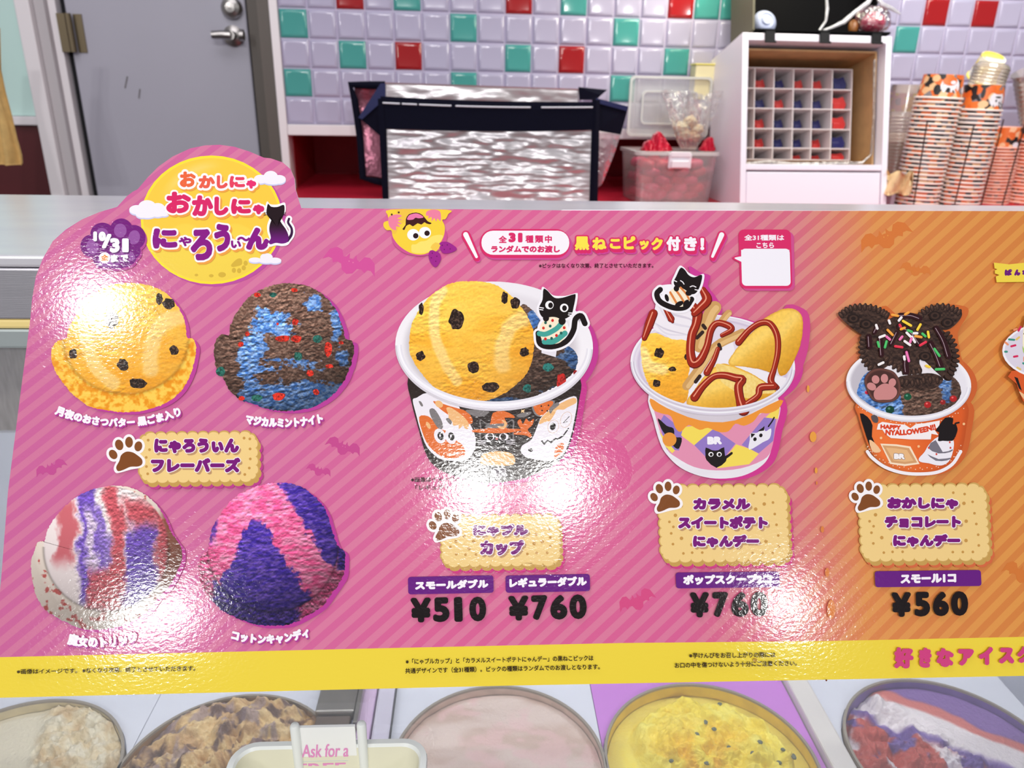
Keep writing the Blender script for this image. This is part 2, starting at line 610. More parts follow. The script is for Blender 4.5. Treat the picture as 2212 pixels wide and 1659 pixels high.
def photo(name, pts, fn, parent=None, smooth=6, step=1.6, jag=0.0, jscale=0.25, center=None):
    """a printed photograph patch: star-shaped outline (picture pixels) filled with fine cells coloured by fn(px, py, edge)"""
    p = smooth_poly(pts, smooth) if smooth else np.asarray(pts, float)
    p = resample(p, step)
    c = np.array(center) if center is not None else p.mean(0)
    if jag:
        d = p - c
        r = np.linalg.norm(d, axis=1)
        nn = fbm(p[:, 0] * jscale, p[:, 1] * jscale, 3) - .5
        p = c + d * (1 + jag * 2 * nn / r)[:, None]
    n = len(p)
    R = np.linalg.norm(p - c, axis=1).max()
    k = max(6, int(R / step))
    t = np.sqrt(np.linspace(0, 1, k + 1))[1:]
    t = np.linspace(0, 1, k + 1)[1:]
    G = c + (p - c)[None] * t[:, None, None]
    P = np.vstack([c[None], G.reshape(-1, 2)])
    edge = np.r_[0, np.repeat(t, n)]
    rgb = lin(np.clip(fn(P[:, 0], P[:, 1], edge), 0, 255))
    u = b(P[:, 0], P[:, 1])
    z = nz()
    V = np.concatenate([u, np.full((len(u), 1), z)], 1)
    j = np.arange(n)
    j2 = (j + 1) % n
    tri = np.stack([np.zeros(n, int), 1 + j2, 1 + j], -1)
    q = []
    for i in range(k - 1):
        a, a2 = 1 + i * n + j, 1 + i * n + j2
        q.append(np.stack([a, a2, a2 + n, a + n], -1))
    q = np.concatenate(q) if q else np.zeros((0, 4), int)
    # orientation so that faces look at the viewer
    e1, e2 = u[1 + 1] - u[0], u[1] - u[0]
    if (u[tri[0][1]] - u[0])[0] * (u[tri[0][2]] - u[0])[1] - (u[tri[0][1]] - u[0])[1] * (u[tri[0][2]] - u[0])[0] < 0: tri = tri[:, ::-1]
    if len(q):
        A = u[q[0]]
        ar = np.sum(A[:, 0] * np.roll(A[:, 1], -1) - np.roll(A[:, 0], -1) * A[:, 1])
        if ar < 0: q = q[:, ::-1]
    me = bpy.data.meshes.new(name)
    me.vertices.add(len(V))
    me.vertices.foreach_set('co', V.ravel())
    me.loops.add(3 * len(tri) + 4 * len(q))
    me.loops.foreach_set('vertex_index', np.r_[tri.ravel(), q.ravel()].astype(np.int32))
    me.polygons.add(len(tri) + len(q))
    me.polygons.foreach_set('loop_start', np.r_[np.arange(len(tri)) * 3, 3 * len(tri) + np.arange(len(q)) * 4].astype(np.int32))
    me.update(calc_edges=True)
    at = me.color_attributes.new('Col', 'FLOAT_COLOR', 'POINT')
    at.data.foreach_set('color', np.concatenate([rgb, np.ones((len(rgb), 1))], 1).astype(np.float32).ravel())
    me.materials.append(photo_ink())
    o = bpy.data.objects.new(name, me)
    COL.objects.link(o)
    o.parent = parent or board
    o['_b'] = (0, 0, 0)
    return o

# ---- the card itself: striped print, white cut edge
OUT = [(-31, 1508), (-12, 1380), (2, 1256), (17, 1064), (41, 875), (66, 685), (69, 648), (77.5, 597), (92, 559.5), (114, 521), (142, 496),
       (177, 474), (215, 458), (253, 447), (263, 436), (275, 423), (287, 414), (297, 409), (304, 401), (320, 382), (342, 360), (373, 338),
       (411, 320.5), (443, 314), (475, 312.7), (506, 317), (538, 327), (570, 340.5), (585, 342), (611, 351), (628, 366), (636, 385),
       (638, 408), (645.5, 433), (651, 449.5), (1000, 452), (1210, 454.4), (2212, 456), (2560, 456.5)]
OUTR = OUT + [(2560, 1452), (2212, 1460), (1100, 1481)]
def stripes():
    m = bpy.data.materials.new('striped_print')
    n, l = nodes_of(m)
    tc = n.new('ShaderNodeTexCoord')
    sx = n.new('ShaderNodeSeparateXYZ')
    l.new(tc.outputs['Object'], sx.inputs[0])
    def M(op, a, bb=None):
        k = n.new('ShaderNodeMath')
        k.operation = op
        for i, q in enumerate((a, bb)):
            if q is None: continue
            if isinstance(q, (int, float)): k.inputs[i].default_value = q
            else: l.new(q, k.inputs[i])
        return k.outputs[0]
    ph = M('MULTIPLY_ADD', sx.outputs[1], -1 / .86)
    n_ = ph.node
    l.new(sx.outputs[0], n_.inputs[2])
    k0 = b(11, 1417)
    off = k0[0] - k0[1] / .86
    ph = M('DIVIDE', M('SUBTRACT', ph, float(off - 0.0198 / 4)), 0.0198)
    st = M('LESS_THAN', M('FRACT', M('ADD', ph, 200.0)), 0.5)
    gx = M('MULTIPLY_ADD', sx.outputs[1], -0.10)
    l.new(sx.outputs[0], gx.node.inputs[2])
    u0, u1 = float(b(0, 960)[0]), float(b(2212, 960)[0])
    gx = M('DIVIDE', M('SUBTRACT', gx, u0 - .022), u1 - u0)
    def ramp(stops):
        r = n.new('ShaderNodeValToRGB')
        e = r.color_ramp.elements
        e[0].position, e[0].color = stops[0][0], L4(stops[0][1])
        e[1].position, e[1].color = stops[-1][0], L4(stops[-1][1])
        for (p, c) in stops[1:-1]:
            q = e.new(p)
            q.color = L4(c)
        l.new(gx, r.inputs[0])
        return r.outputs[0]
    dark = ramp([(0.0, (202, 100, 154)), (.25, (208, 104, 156)), (.42, (218, 100, 150)), (.66, (216, 98, 148)), (.76, (214, 108, 128)), (.84, (220, 134, 76)), (1.0, (216, 132, 64))])
    lite = ramp([(0.0, (208, 118, 156)), (.25, (214, 122, 160)), (.42, (220, 124, 158)), (.66, (218, 122, 156)), (.76, (218, 136, 136)), (.84, (226, 152, 84)), (1.0, (226, 152, 74))])
    mx = n.new('ShaderNodeMix')
    mx.data_type = 'RGBA'
    l.new(st, mx.inputs[0])
    l.new(dark, mx.inputs[6])
    l.new(lite, mx.inputs[7])
    return gloss_nodes(m, mx.outputs[2])
def card():
    p = np.array(OUTR)
    u = b(p[:, 0], p[:, 1])
    m = MB()
    T = 0.0028
    white = mat('card_edge', (240, 238, 242), 0.6)
    tri = tessellate_polygon([[Vector((q[0], q[1], 0)) for q in u]])
    v = [(q[0], q[1], 0) for q in u]
    m.add(v, [t if ((u[t[1]] - u[t[0]])[0] * (u[t[2]] - u[t[0]])[1] - (u[t[1]] - u[t[0]])[1] * (u[t[2]] - u[t[0]])[0]) > 0 else t[::-1] for t in tri], stripes())
    n = len(u)
    m.add(v + [(q[0], q[1], -T) for q in u], [(i, (i + 1) % n, (i + 1) % n + n, i + n) for i in range(n)] + [tuple(n + i for i in t) for t in tri], white)
    return m.build('card', board, base=(0, 0, 0))
card()
def back_card():
    p = np.array([(1206, 454), (1216, 450.5), (1400, 451), (2212, 453.5), (2540, 455), (2540, 620), (1206, 600)])
    u = b(p[:, 0], p[:, 1])
    m = MB()
    m.slab([(q[0], q[1], -0.0034) for q in u], (0, 0, -0.002), mat('white_card', (246, 244, 250), 0.5))
    return m.build('backing_card', board, base=(0, 0, 0))
tag(back_card(), 'plain white card behind the board, only its top edge showing')

YEL = (240, 214, 66)
Print().poly([(-20, 1420), (800, 1400.8), (1340, 1389), (1780, 1384.8), (2212, 1375.6), (2560, 1368), (2560, 1452.5), (2212, 1460), (1100, 1481), (-31, 1508)], YEL).build('yellow_band')

# ---- faint bats, pumpkin
def bat(pr, x0, y0, sx, sy, rot, c, flip=1, eyes=None):
    h = [(0, -.18), (.07, -.16), (.12, -.42), (.2, -.2), (.3, -.15), (.42, -.45), (.62, -.5), (.85, -.3), (1, .3), (.8, .1), (.66, .12), (.6, .3), (.45, .18), (.3, .22), (.2, .5), (0, .62)]
    pts = h + [(-x, y) for (x, y) in h[::-1][1:-1]]
    cr, sr = math.cos(rot), math.sin(rot)
    q = [(x0 + sx * x * cr - sy * y * sr, y0 + sx * x * sr + sy * y * cr) for (x, y) in pts]
    pr.poly(q, c)
    if eyes:
        for e in (-.05, .1):
            pr.ell(x0 + sx * e * cr, y0 + sx * e * sr - sy * .02, sx * .025, sx * .025, eyes, n=12)
for args in [((757, 566, 60, 44, .33), (212, 84, 154), (224, 120, 166)), ((742, 965, 40, 30, .32), (198, 76, 142), (214, 112, 160)),
             ((689, 1016, 28, 20, .3), (200, 78, 144), None), ((110, 1011, 36, 26, -.36), (196, 80, 146), None),
             ((1375, 1297, 42, 36, -.38), (214, 78, 132), None), ((1912, 512, 60, 42, -.38), (218, 122, 58), (230, 150, 70)),
             ((1978, 582, 35, 24, .2), (218, 126, 60), None), ((2210, 1238, 46, 36, .3), (214, 122, 54), None)]:
    pr = Print()
    bat(pr, *args[0], args[1], eyes=args[2])
    pr.build('bat_print')
C = crop(1100, 880, 7.373)
pr = Print()
pr.poly(C((1100, 400), (1180, 360), (1280, 370), (1320, 420), (1260, 440), (1200, 470), (1180, 520), (1230, 570), (1400, 560), (1520, 480), (1640, 480), (1800, 580), (1900, 750), (1950, 950), (1940, 1130), (1850, 1290), (1700, 1330), (1500, 1440), (1250, 1480), (1000, 1400), (900, 1200), (940, 900), (1060, 620)), (216, 90, 146), 4)
for t in (((1465, 720), (1580, 820), (1455, 880)), ((1320, 895), (1410, 945), (1300, 980)), ((1130, 920), (1230, 970), (1150, 1000))):
    pr.poly(C(*t), (220, 124, 160))
pr.poly(C((1220, 1285), (1300, 1180), (1440, 1040), (1510, 1020), (1570, 1050), (1600, 990), (1720, 940), (1730, 990), (1690, 1090), (1560, 1200), (1400, 1270)), (220, 124, 160))
pr.build('pumpkin_print')

# ------------------------------------------------------------ title moon
C = crop(160, 320, 4.424)
pr = Print()
T = lambda q: np.asarray(q)
pr.ell(463, 480, 154, 139, (190, 80, 160))
pr.ell(457, 475, 153, 139, (250, 226, 56))
pr.ell(457, 475, 148, 134, (248, 216, 84), n=60)
pr.build('moon_print')
def moonfn(x, y, e):
    c = mixc((248, 208, 76), (250, 222, 86), sst(470, 560, y))
    hx, hy = (x - 425) / 70, (y - 385) / 45
    hl = np.clip(1 - np.abs(np.hypot((x - 470) / 122, (y - 470) / 112) - 1) / .14, 0, 1) * sst(440, 380, y) * sst(490, 430, x)
    c = mixc(c, (252, 240, 200), hl * .9)
    wv = sst(-3, 3, y - (492 + 9 * np.sin(x / 17.0)))
    c = mixc(mixc((246, 200, 66), c, .35), c, wv * (x < 600))
    cres = sst(-2, 2, np.hypot((x - 440) / 175, (y - 432) / 142) - 1.0) * sst(520, 545, y)
    return mixc(c, (236, 200, 74), cres)
photo('moon_face', ell(457, 475, 147, 133, 0, 60), moonfn, smooth=0, step=2.2)
pr = Print()
G = (214, 178, 64)
pr.poly(C((1505, 1110), (1560, 1060), (1600, 1060), (1605, 1110), (1560, 1130), (1510, 1135)), G, 4)
for (x, y, r) in ((1640, 1100, 20), (1622, 1145, 20), (1578, 1172, 20), (1528, 1168, 20)): pr.poly(ell(*C((x, y))[0], r / 4.4, 24 / 4.4), G)
for (x, y, rx, ry) in ((1170, 1213, 17, 12), (1312, 1220, 22, 15), (1415, 1210, 36, 25)): pr.poly(ell(*C((x, y))[0], rx / 4.4, ry / 4.4), G)
pr.build('moon_crater')
def cloud(pts, parent=None):
    pr = Print()
    for dx, dy, c in ((0, 3, (205, 205, 238)), (0, 0, (243, 238, 246))):
        for (x, y, rx, ry) in pts:
            q = C((x, y))[0]
            pr.ell(q[0] + dx, q[1] + dy, rx / 4.424, ry / 4.424, c, n=26)
    pr.build('cloud_print')
cloud([(600, 590, 72, 45), (700, 560, 85, 62), (800, 575, 70, 50), (700, 620, 100, 50), (800, 620, 70, 40), (860, 625, 50, 28), (650, 630, 60, 38)])
cloud([(1785, 295, 65, 40), (1880, 280, 70, 62), (1960, 300, 65, 42), (1900, 310, 100, 38), (1780, 315, 60, 25)])
cloud([(1730, 1070, 60, 24), (1840, 1045, 60, 40), (1920, 1075, 62, 28), (1840, 1075, 80, 26)])

def chars(rows):
    """rows: (char, x0, y0, x1, y1) boxes in the enlarged view C"""
    out = []
    for (t, x0, y0, x1, y1) in rows:
        p0, p1 = C((x0, y1), (x1, y0))
        out.append((t, p0[0], p0[1], p1[0], p0[1], p0[1] - p1[1]))
    return out
R1 = chars([('お', 1012, 225, 1165, 375), ('か', 1192, 262, 1348, 386), ('し', 1365, 262, 1470, 388), ('に', 1487, 268, 1635, 380), ('ゃ', 1645, 305, 1742, 390)])
R2 = chars([('お', 882, 418, 1120, 625), ('か', 1128, 452, 1332, 652), ('し', 1342, 465, 1478, 645), ('に', 1502, 485, 1692, 632), ('ゃ', 1708, 540, 1820, 636)])
R3 = chars([('に', 752, 768, 990, 962), ('ゃ', 1002, 848, 1125, 940), ('ろ', 1115, 775, 1325, 1075), ('う', 1340, 725, 1495, 992), ('ぃ', 1500, 885, 1598, 958), ('〜', 1560, 848, 1685, 892), ('ん', 1645, 760, 1868, 975)])
pr = Print()
WH = (250, 246, 248)
for R, sh in ((R1, 3), (R2, 4), (R3, 4)):
    pr.glyphs(R, (240, 160, 70), 5.5, shadow=(sh, sh + 1, 6.0, (240, 162, 72)), inset=1.5 if sh == 3 else 2.4)
    pr.glyphs(R, WH, 6.5, inset=1.5 if sh == 3 else 2.4)
for i, it in enumerate(R1): pr.glyphs([it], [(236, 104, 62), (234, 96, 74), (232, 84, 84), (230, 66, 96), (230, 48, 112)][i], 2.3)
for i, it in enumerate(R2): pr.glyphs([it], [(218, 40, 100), (216, 40, 104), (216, 40, 100), (216, 38, 96), (214, 40, 104)][i], 3.4)
for i, it in enumerate(R3): pr.glyphs([it], (136, 22, 132), 4.2 if i in (0, 2, 3, 6) else 1.4)
pr.build('title_text')
# black cat sitting at the right of the title
catp = C((1855, 535), (1885, 562), (1945, 565), (2005, 545), (2013, 600), (2000, 645), (1962, 672), (1985, 720), (2030, 785), (2052, 850), (2040, 900), (1990, 915), (1930, 908), (1880, 922), (1862, 900), (1882, 860), (1868, 790), (1872, 735), (1890, 672), (1856, 655), (1840, 612))
pr = Print()
cc = catp.mean(0)
pr.poly([q + (q - cc) / np.linalg.norm(q - cc) * 5.5 for q in catp], WH, 4)
tail = C((2040, 885), (2078, 830), (2080, 770), (2048, 715), (2056, 678))
pr.line(tail, 14, WH)
pr.line(tail, [7, 6, 5, 5, 5], (58, 24, 66))
pr.build('cat_outline')
photo('cat_print', catp, lambda x, y, e: mixc((34, 18, 24), (112, 26, 124), sst(475, 525, y)), smooth=4, step=2.0, center=C((1945, 760))[0])
pr = Print()
for s_, x in ((-1, 1845), (1, 1995)):
    for k in (-8, 6, 20): pr.line(C((x, 625 + k * .6), (x + s_ * 32, 625 + k)), .9, (24, 16, 20), 0, False)
pr.build('cat_whiskers')

# date badge: purple paw
pr = Print()
PU, PL = (116, 26, 122), (150, 84, 160)
blobs = [(165, 935, 100, 105), (275, 820, 115, 105), (455, 790, 110, 115), (575, 855, 112, 118), (520, 985, 120, 95), (400, 1050, 200, 105), (290, 1040, 110, 110), (380, 900, 200, 150)]
for dx, dy, c in ((3, 5, (180, 72, 150)), (0, 0, PU)):
    z = nz()
    for i, (x, y, rx, ry) in enumerate(blobs):
        q = C((x, y))[0]
        pr.ell(q[0] + dx, q[1] + dy, rx / 4.424, ry / 4.424, c, z=z + i * 5e-7)
for (x, y, rx, ry, r) in ((180, 945, 58, 72, -.1), (270, 830, 62, 65, 0), (445, 790, 60, 66, 0), (578, 855, 55, 68, .2)): pr.poly(ell(*C((x, y))[0], rx / 4.424, ry / 4.424, r), PL)
pr.poly(C((230, 1100), (260, 1030), (380, 1000), (400, 950), (500, 960), (585, 1030), (560, 1080), (460, 1090), (400, 1130), (280, 1135)), PL, 4)
DT = chars([('1', 188, 800, 222, 892), ('0', 238, 800, 308, 892), ('/', 268, 822, 362, 960), ('3', 345, 862, 440, 1000), ('1', 462, 865, 526, 998)])
pr.glyphs(DT, (250, 246, 252), 2.6, shadow=(2.5, 2.5, 3, (90, 16, 100)))
MD = chars([('ま', 352, 1018, 422, 1092), ('で', 448, 1020, 522, 1088)])
pr.glyphs(MD, (250, 246, 252), 1.7, shadow=(2, 2, 2.2, (90, 16, 100)))
q = C((296, 1050))[0]
pr.ell(q[0], q[1], 12.2, 11.8, (250, 246, 250))
pr.glyphs(chars([('金', 262, 1020, 332, 1078)]), (240, 140, 40), .5)
pr.build('date_badge')
# ------------------------------------------------------------ header: random pick offer
CR = (218, 44, 104)
C = crop(1000, 470, 3.687)
pr = Print()
pr.poly(rrect(1041, 502, 1236, 562, 29), (206, 80, 150))
pr.poly(rrect(1036, 495.5, 1231, 558, 30), CR)
pr.poly(rrect(1040, 499, 1229.5, 551, 25), (248, 242, 248))
pr.glyphs(chars([('全', 284, 147, 350, 205), ('種', 497, 143, 562, 204), ('類', 572, 143, 640, 204), ('中', 652, 143, 708, 205)]), CR, .75)
pr.glyphs(chars([('3', 362, 122, 420, 200), ('1', 438, 124, 474, 200)]), CR, 2.2)
pr.glyphs(chars([('ランダムでのお渡し', 224, 224, 772, 282)]), CR, 1.0)
pr.build('offer_bubble')
pr = Print()
hh = chars([(t, x0, y0, x1, y1) for (t, x0, y0, x1, y1) in (('黒', 890, 152, 1005, 262), ('ね', 1028, 160, 1142, 260), ('こ', 1168, 172, 1255, 252), ('ピ', 1278, 150, 1372, 256), ('ッ', 1405, 185, 1480, 258), ('ク', 1498, 162, 1590, 262))])
h2 = chars([('付', 1618, 152, 1730, 268), ('き', 1758, 155, 1862, 268), ('！', 1888, 165, 1920, 262)])
pr.glyphs(hh + h2, CR, 5.0, shadow=(5, 8, 4.5, (206, 70, 150)), inset=1.9)
pr.glyphs(hh + h2, CR, 4.6, shadow=(2, 5, 4.5, CR), inset=1.9)
pr.glyphs(hh, (250, 228, 78), 1.9)
pr.glyphs(h2, (250, 244, 250), 1.9)
pr.build('offer_text')
for (A, B) in (((22, 138), (108, 315)), ((2058, 140), (1985, 312))):
    pr = Print()
    p = C(A, B)
    pr.line(p + np.array([3, 6]), [20, 13], (208, 70, 150), 0)
    pr.line(p + np.array([1, 3]), [20, 14], CR, 0)
    pr.line(p, [18, 12], CR, 0)
    pr.line(p, [11, 6], (250, 246, 250), 0)
    pr.build('slash_mark')
pr = Print()
pr.glyphs([('※ピックはなくなり次第、終了とさせていただきます。', 1164, 579.5, 1411, 579, 10)], (74, 22, 44), .22)
pr.build('offer_note')
# speech bubble, code left out
pr = Print()
pr.poly(rrect(1601, 501, 1715, 629, 13, 0, .02), (208, 80, 142))
pr.poly(rrect(1596, 496.5, 1709, 624, 12, 0, .03), CR)
pr.poly([(1606, 551), (1581, 557), (1592, 566), (1606, 571)], CR, 4)
pr.poly(rrect(1601, 538, 1706, 618, 9, 0, .03), (246, 242, 250))
pr.poly([(1600, 540.5), (1704, 540.5), (1704.5, 555), (1600.6, 555)], (246, 242, 250))
pr.poly([(1608, 555), (1586, 557.5), (1596, 564), (1608, 568)], (246, 242, 250), 4)
pr.glyphs([('全31種類は', 1607, 520.5, 1693, 520.5, 13), ('こちら', 1633, 536.5, 1671, 536.5, 12)], (250, 240, 248), .5)
pr.build('code_bubble')

# yellow cartoon face looking over the top edge, hanging upside down
C = crop(700, 430, 4.424)
pr = Print()
Y1, Y2, Y3 = (246, 210, 62), (248, 226, 110), (242, 196, 70)
pr.ell(906, 512, 60, 42, (206, 84, 148))
pr.poly(C((640, 104), (1180, 106), (1185, 150), (1160, 195), (1130, 205), (1155, 270), (1140, 370), (1080, 460), (1000, 515), (920, 535), (820, 515), (720, 450), (660, 370), (645, 305), (600, 300), (570, 265), (575, 225), (620, 205), (610, 160)), Y1, 4)
pr.poly(C((700, 108), (860, 106), (800, 160), (770, 220), (720, 260), (690, 330), (655, 330), (648, 280), (700, 200)), Y3, 3)
pr.poly(C((835, 480), (840, 440), (880, 435), (920, 410), (980, 400), (1030, 360), (1110, 345), (1135, 370), (1060, 470), (960, 520), (850, 515)), Y2, 4)
pr.poly(C((620, 175), (690, 150), (745, 165), (700, 190), (748, 200), (705, 215), (745, 240), (700, 240), (730, 270), (690, 265), (690, 300), (650, 290), (620, 250)), (238, 130, 160), 3)
pr.poly(C((975, 160), (985, 120), (1050, 104), (1105, 120), (1118, 170), (1112, 215), (1085, 190), (1070, 218), (1055, 185), (1030, 215), (1028, 175), (995, 190), (1000, 165)), (238, 130, 160), 3)
pr.poly(C((750, 290), (780, 250), (782, 200), (810, 150), (880, 132), (940, 155), (990, 215), (1028, 232), (1010, 245), (975, 235), (960, 225), (930, 248), (895, 235), (850, 265), (820, 245), (785, 262), (770, 298)), (66, 24, 26), 2)
pr.poly(C((795, 200), (815, 158), (880, 140), (930, 158), (950, 180), (905, 188), (875, 182), (850, 200)), (236, 120, 170), 3)
for (x, y, px, py) in ((853, 345, 877, 355), (965, 325, 985, 330)):
    q = C((x, y), (px, py))
    pr.ell(q[0][0], q[0][1], 13, 12.4, (250, 248, 250))
    pr.ell(q[1][0], q[1][1], 5.8, 5.8, (44, 20, 24))
pr.poly(C((1100, 430), (1165, 410), (1230, 440), (1270, 485), (1200, 520), (1130, 515)), (160, 38, 140), 4)
pr.poly(C((1010, 500), (1060, 495), (1110, 530), (1115, 590), (1070, 655), (1025, 620), (1000, 560)), (160, 38, 140), 4)
pr.poly(C((1018, 465), (1065, 418), (1112, 445), (1070, 505)), (244, 200, 80), 2)
for p in C((1130, 445), (1178, 442), (1150, 485), (1205, 480), (1035, 520), (1078, 550), (1025, 565), (1068, 598)): pr.ell(p[0], p[1], 1.4, 1.4, (110, 20, 100), n=10)
for p in C((648, 152), (715, 132)): pr.ell(p[0], p[1], 2.2, 2.2, (80, 50, 40), n=10)
pr.build('cartoon_face_print')

# ------------------------------------------------------------ ice cream photographs
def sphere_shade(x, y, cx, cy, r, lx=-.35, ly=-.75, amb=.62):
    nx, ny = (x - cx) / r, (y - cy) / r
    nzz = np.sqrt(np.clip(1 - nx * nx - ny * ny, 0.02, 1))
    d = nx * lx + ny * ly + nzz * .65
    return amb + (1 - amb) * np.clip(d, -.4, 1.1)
def crags(x, y, sx, sy, seed=0, rot=0.0):
    c, s = math.cos(rot), math.sin(rot)
    x, y = x * c + y * s, -x * s + y * c
    h = lambda X, Y: fbm(X * sx + seed, Y * sy + seed * 1.7, 4)
    return (h(x, y + 1.6) - h(x, y - 1.6))

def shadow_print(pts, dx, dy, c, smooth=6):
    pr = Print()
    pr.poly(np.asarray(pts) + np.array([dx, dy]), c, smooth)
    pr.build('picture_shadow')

def speck(pts_r, parent, name, c0=(40, 26, 20), c1=(110, 84, 70), seed=0):
    """dark crumbs inside a photographed scoop"""
    for i, (x, y, rx, ry) in enumerate(pts_r):
        a = np.linspace(0, 2 * math.pi, 15, endpoint=False)
        rr = 1 + .28 * (RNG.random(15) - .5)
        p = np.stack([x + rx * rr * np.cos(a), y + ry * rr * np.sin(a)], -1)
        photo(name, p, lambda X, Y, e: mixc(c0, c1, sst(.5, .72, fbm(X * .35 + i, Y * .35 + seed, 3)) * .9), parent=parent, smooth=3, step=1.3)

def yellow_fn(cx, cy, r, streaks):
    def fn(x, y, e):
        g = fbm(x * .012, y * .03, 3)
        c = mixc((248, 186, 58), (252, 214, 96), sst(.3, .7, g) * .6 + .35 * sst(cy + r * .2, cy - r, y))
        for pts, w in streaks:
            q = smooth_line(pts, 8)
            d = np.full(x.shape, 1e9)
            for k in range(len(q) - 1):
                a, bb = q[k], q[k + 1]
                ab = bb - a
                t = np.clip(((x - a[0]) * ab[0] + (y - a[1]) * ab[1]) / (ab @ ab), 0, 1)
                d = np.minimum(d, np.hypot(x - a[0] - t * ab[0], y - a[1] - t * ab[1]))
            ww = w * (.8 + .5 * fbm(x * .05, y * .05, 2))
            c = mixc(c, (252, 226, 150), (1 - sst(ww * .55, ww * 1.1, d)) * .85)
        k = crags(x, y, .09, .2, 3, -.12) * (.35 + .9 * sst(.4, .62, fbm(x * .016 + 2, y * .02, 2)))
        k3 = fbm(x * .3, y * .34, 3) - .5
        c = c * (1 + np.clip(k, -.3, .3) * .5 + .1 * k3)[..., None] + np.array([0, 6, 10]) * k3[..., None]
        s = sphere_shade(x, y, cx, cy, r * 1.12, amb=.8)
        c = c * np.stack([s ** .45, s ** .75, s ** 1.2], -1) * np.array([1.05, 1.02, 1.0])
        return c
    return fn

# scoop 1: yellow
C = crop(0, 560, 2.765)
o1 = C((400, 470), (420, 400), (500, 270), (570, 205), (640, 165), (750, 145), (880, 155), (1000, 210), (1080, 310), (1112, 400), (1120, 470), (1150, 475), (1175, 520), (1165, 600), (1140, 690), (1090, 780), (1010, 850), (900, 895), (780, 915), (650, 905), (540, 880), (440, 810), (380, 740), (330, 660), (308, 580), (320, 520), (350, 490))
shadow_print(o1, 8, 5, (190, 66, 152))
st1 = [(C((520, 470), (545, 580), (600, 680), (680, 745)), 17), (C((1090, 345), (1000, 370), (935, 440), (905, 560), (900, 660)), 19)]
f1 = yellow_fn(*C((745, 500))[0], 155, st1)
def f1b(x, y, e):
    c = f1(x, y, e)
    q = C((755, 480))[0]
    d = np.hypot((x - q[0]) / 137, (y - q[1]) / 120)
    band = sst(.97, 1.0, d) * (y > q[1] - 10)
    rough = fbm(x * .12, y * .12, 3)
    c = mixc(c, mixc((236, 150, 28), (252, 206, 84), sst(.3, .65, rough)), band)
    gr = np.exp(-((d - .985) / .03) ** 2) * (y > q[1])
    return c * (1 - .16 * gr)[..., None]
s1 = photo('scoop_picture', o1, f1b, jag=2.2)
speck([(*C(p[:2])[0], p[2] / 2.765, p[3] / 2.765) for p in ((1010, 268, 36, 34), (955, 240, 20, 34), (672, 362, 38, 55), (440, 567, 25, 30), (738, 632, 35, 36), (828, 742, 54, 29), (1042, 545, 27, 28))], s1, 'sesame_chip')

# scoop 2: chocolate, blue mint, candy
def choc_fn(cx, cy, r, bluemask, dark=1.0):
    def fn(x, y, e):
        n = fbm(x * .05, y * .09, 4)
        fine = fbm(x * .2, y * .3, 3)
        br = mixc((100, 72, 60), (146, 114, 98), sst(.35, .68, fine))
        bl = mixc((76, 128, 206), (150, 186, 240), sst(.3, .7, fbm(x * .15 + 9, y * .2, 3)))
        m = bluemask(x, y) + (n - .5) * 1.15 + (fine - .5) * .35
        c = mixc(br, bl, sst(.44, .58, m))
        k = crags(x, y, .09, .22, 5, -.2) * (.35 + sst(.38, .6, fbm(x * .02 + 6, y * .025, 2))) + .5 * crags(x, y, .25, .3, 9)
        c = c * (1 + np.clip(k, -.45, .4) * 1.1)[..., None]
        s = sphere_shade(x, y, cx, cy, r * 1.1, amb=.62)
        return c * (s * dark)[..., None] * 1.08
    return fn
o2 = C((1368, 470), (1380, 400), (1430, 300), (1520, 205), (1640, 155), (1740, 148), (1850, 165), (1960, 240), (2020, 330), (2055, 430), (2062, 475), (2105, 490), (2115, 530), (2100, 620), (2085, 660), (2060, 720), (2000, 800), (1920, 860), (1830, 895), (1730, 908), (1600, 895), (1500, 860), (1440, 840), (1370, 780), (1330, 700), (1300, 680), (1285, 600), (1283, 520), (1310, 460), (1340, 450))
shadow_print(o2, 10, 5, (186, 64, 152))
def bm2(x, y):
    X, Y = x * 2.765, (y - 560) * 2.765
    g = lambda a, c_, sx, sy: np.exp(-((X - a) / sx) ** 2 - ((Y - c_) / sy) ** 2)
    v = 1.1 * g(1640, 385, 130, 80) + .5 * g(1850, 620, 200, 40) + .5 * g(1600, 640, 160, 50) + 0 + .95 * g(1520, 520, 70, 90) + .9 * g(1480, 650, 60, 130) + .9 * g(1880, 270, 70, 70) + .95 * g(2010, 380, 36, 150) + .8 * g(2060, 590, 40, 60) + 1.1 * g(1900, 790, 160, 70) + 1.0 * g(1650, 800, 260, 45) + 1.1 * g(1700, 870, 280, 45) + .6 * g(1560, 300, 50, 30)
    return np.clip(v, 0, 1) * .95
f2 = choc_fn(*C((1710, 500))[0], 142, bm2)
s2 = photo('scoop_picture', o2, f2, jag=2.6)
def candies(spec, parent, C):
    for (x, y, rx, ry, col) in spec:
        q = C((x, y))[0]
        s_ = 2.765
        a = np.linspace(0, 2 * math.pi, 11, endpoint=False)
        rr = 1 + .25 * (RNG.random(11) - .5)
        p = np.stack([q[0] + rx / s_ * rr * np.cos(a), q[1] + ry / s_ * rr * np.sin(a)], -1)
        base = (226, 52, 36) if col == 'r' else (46, 112, 98)
        photo('candy_bit', p, lambda X, Y, e: mixc(base, np.array(base) * .6, sst(.4, .75, fbm(X * .3, Y * .3, 2))) + 30 * (fbm(X * .5 + 4, Y * .5, 2) > .66)[..., None], parent=parent, smooth=3, step=1.4)
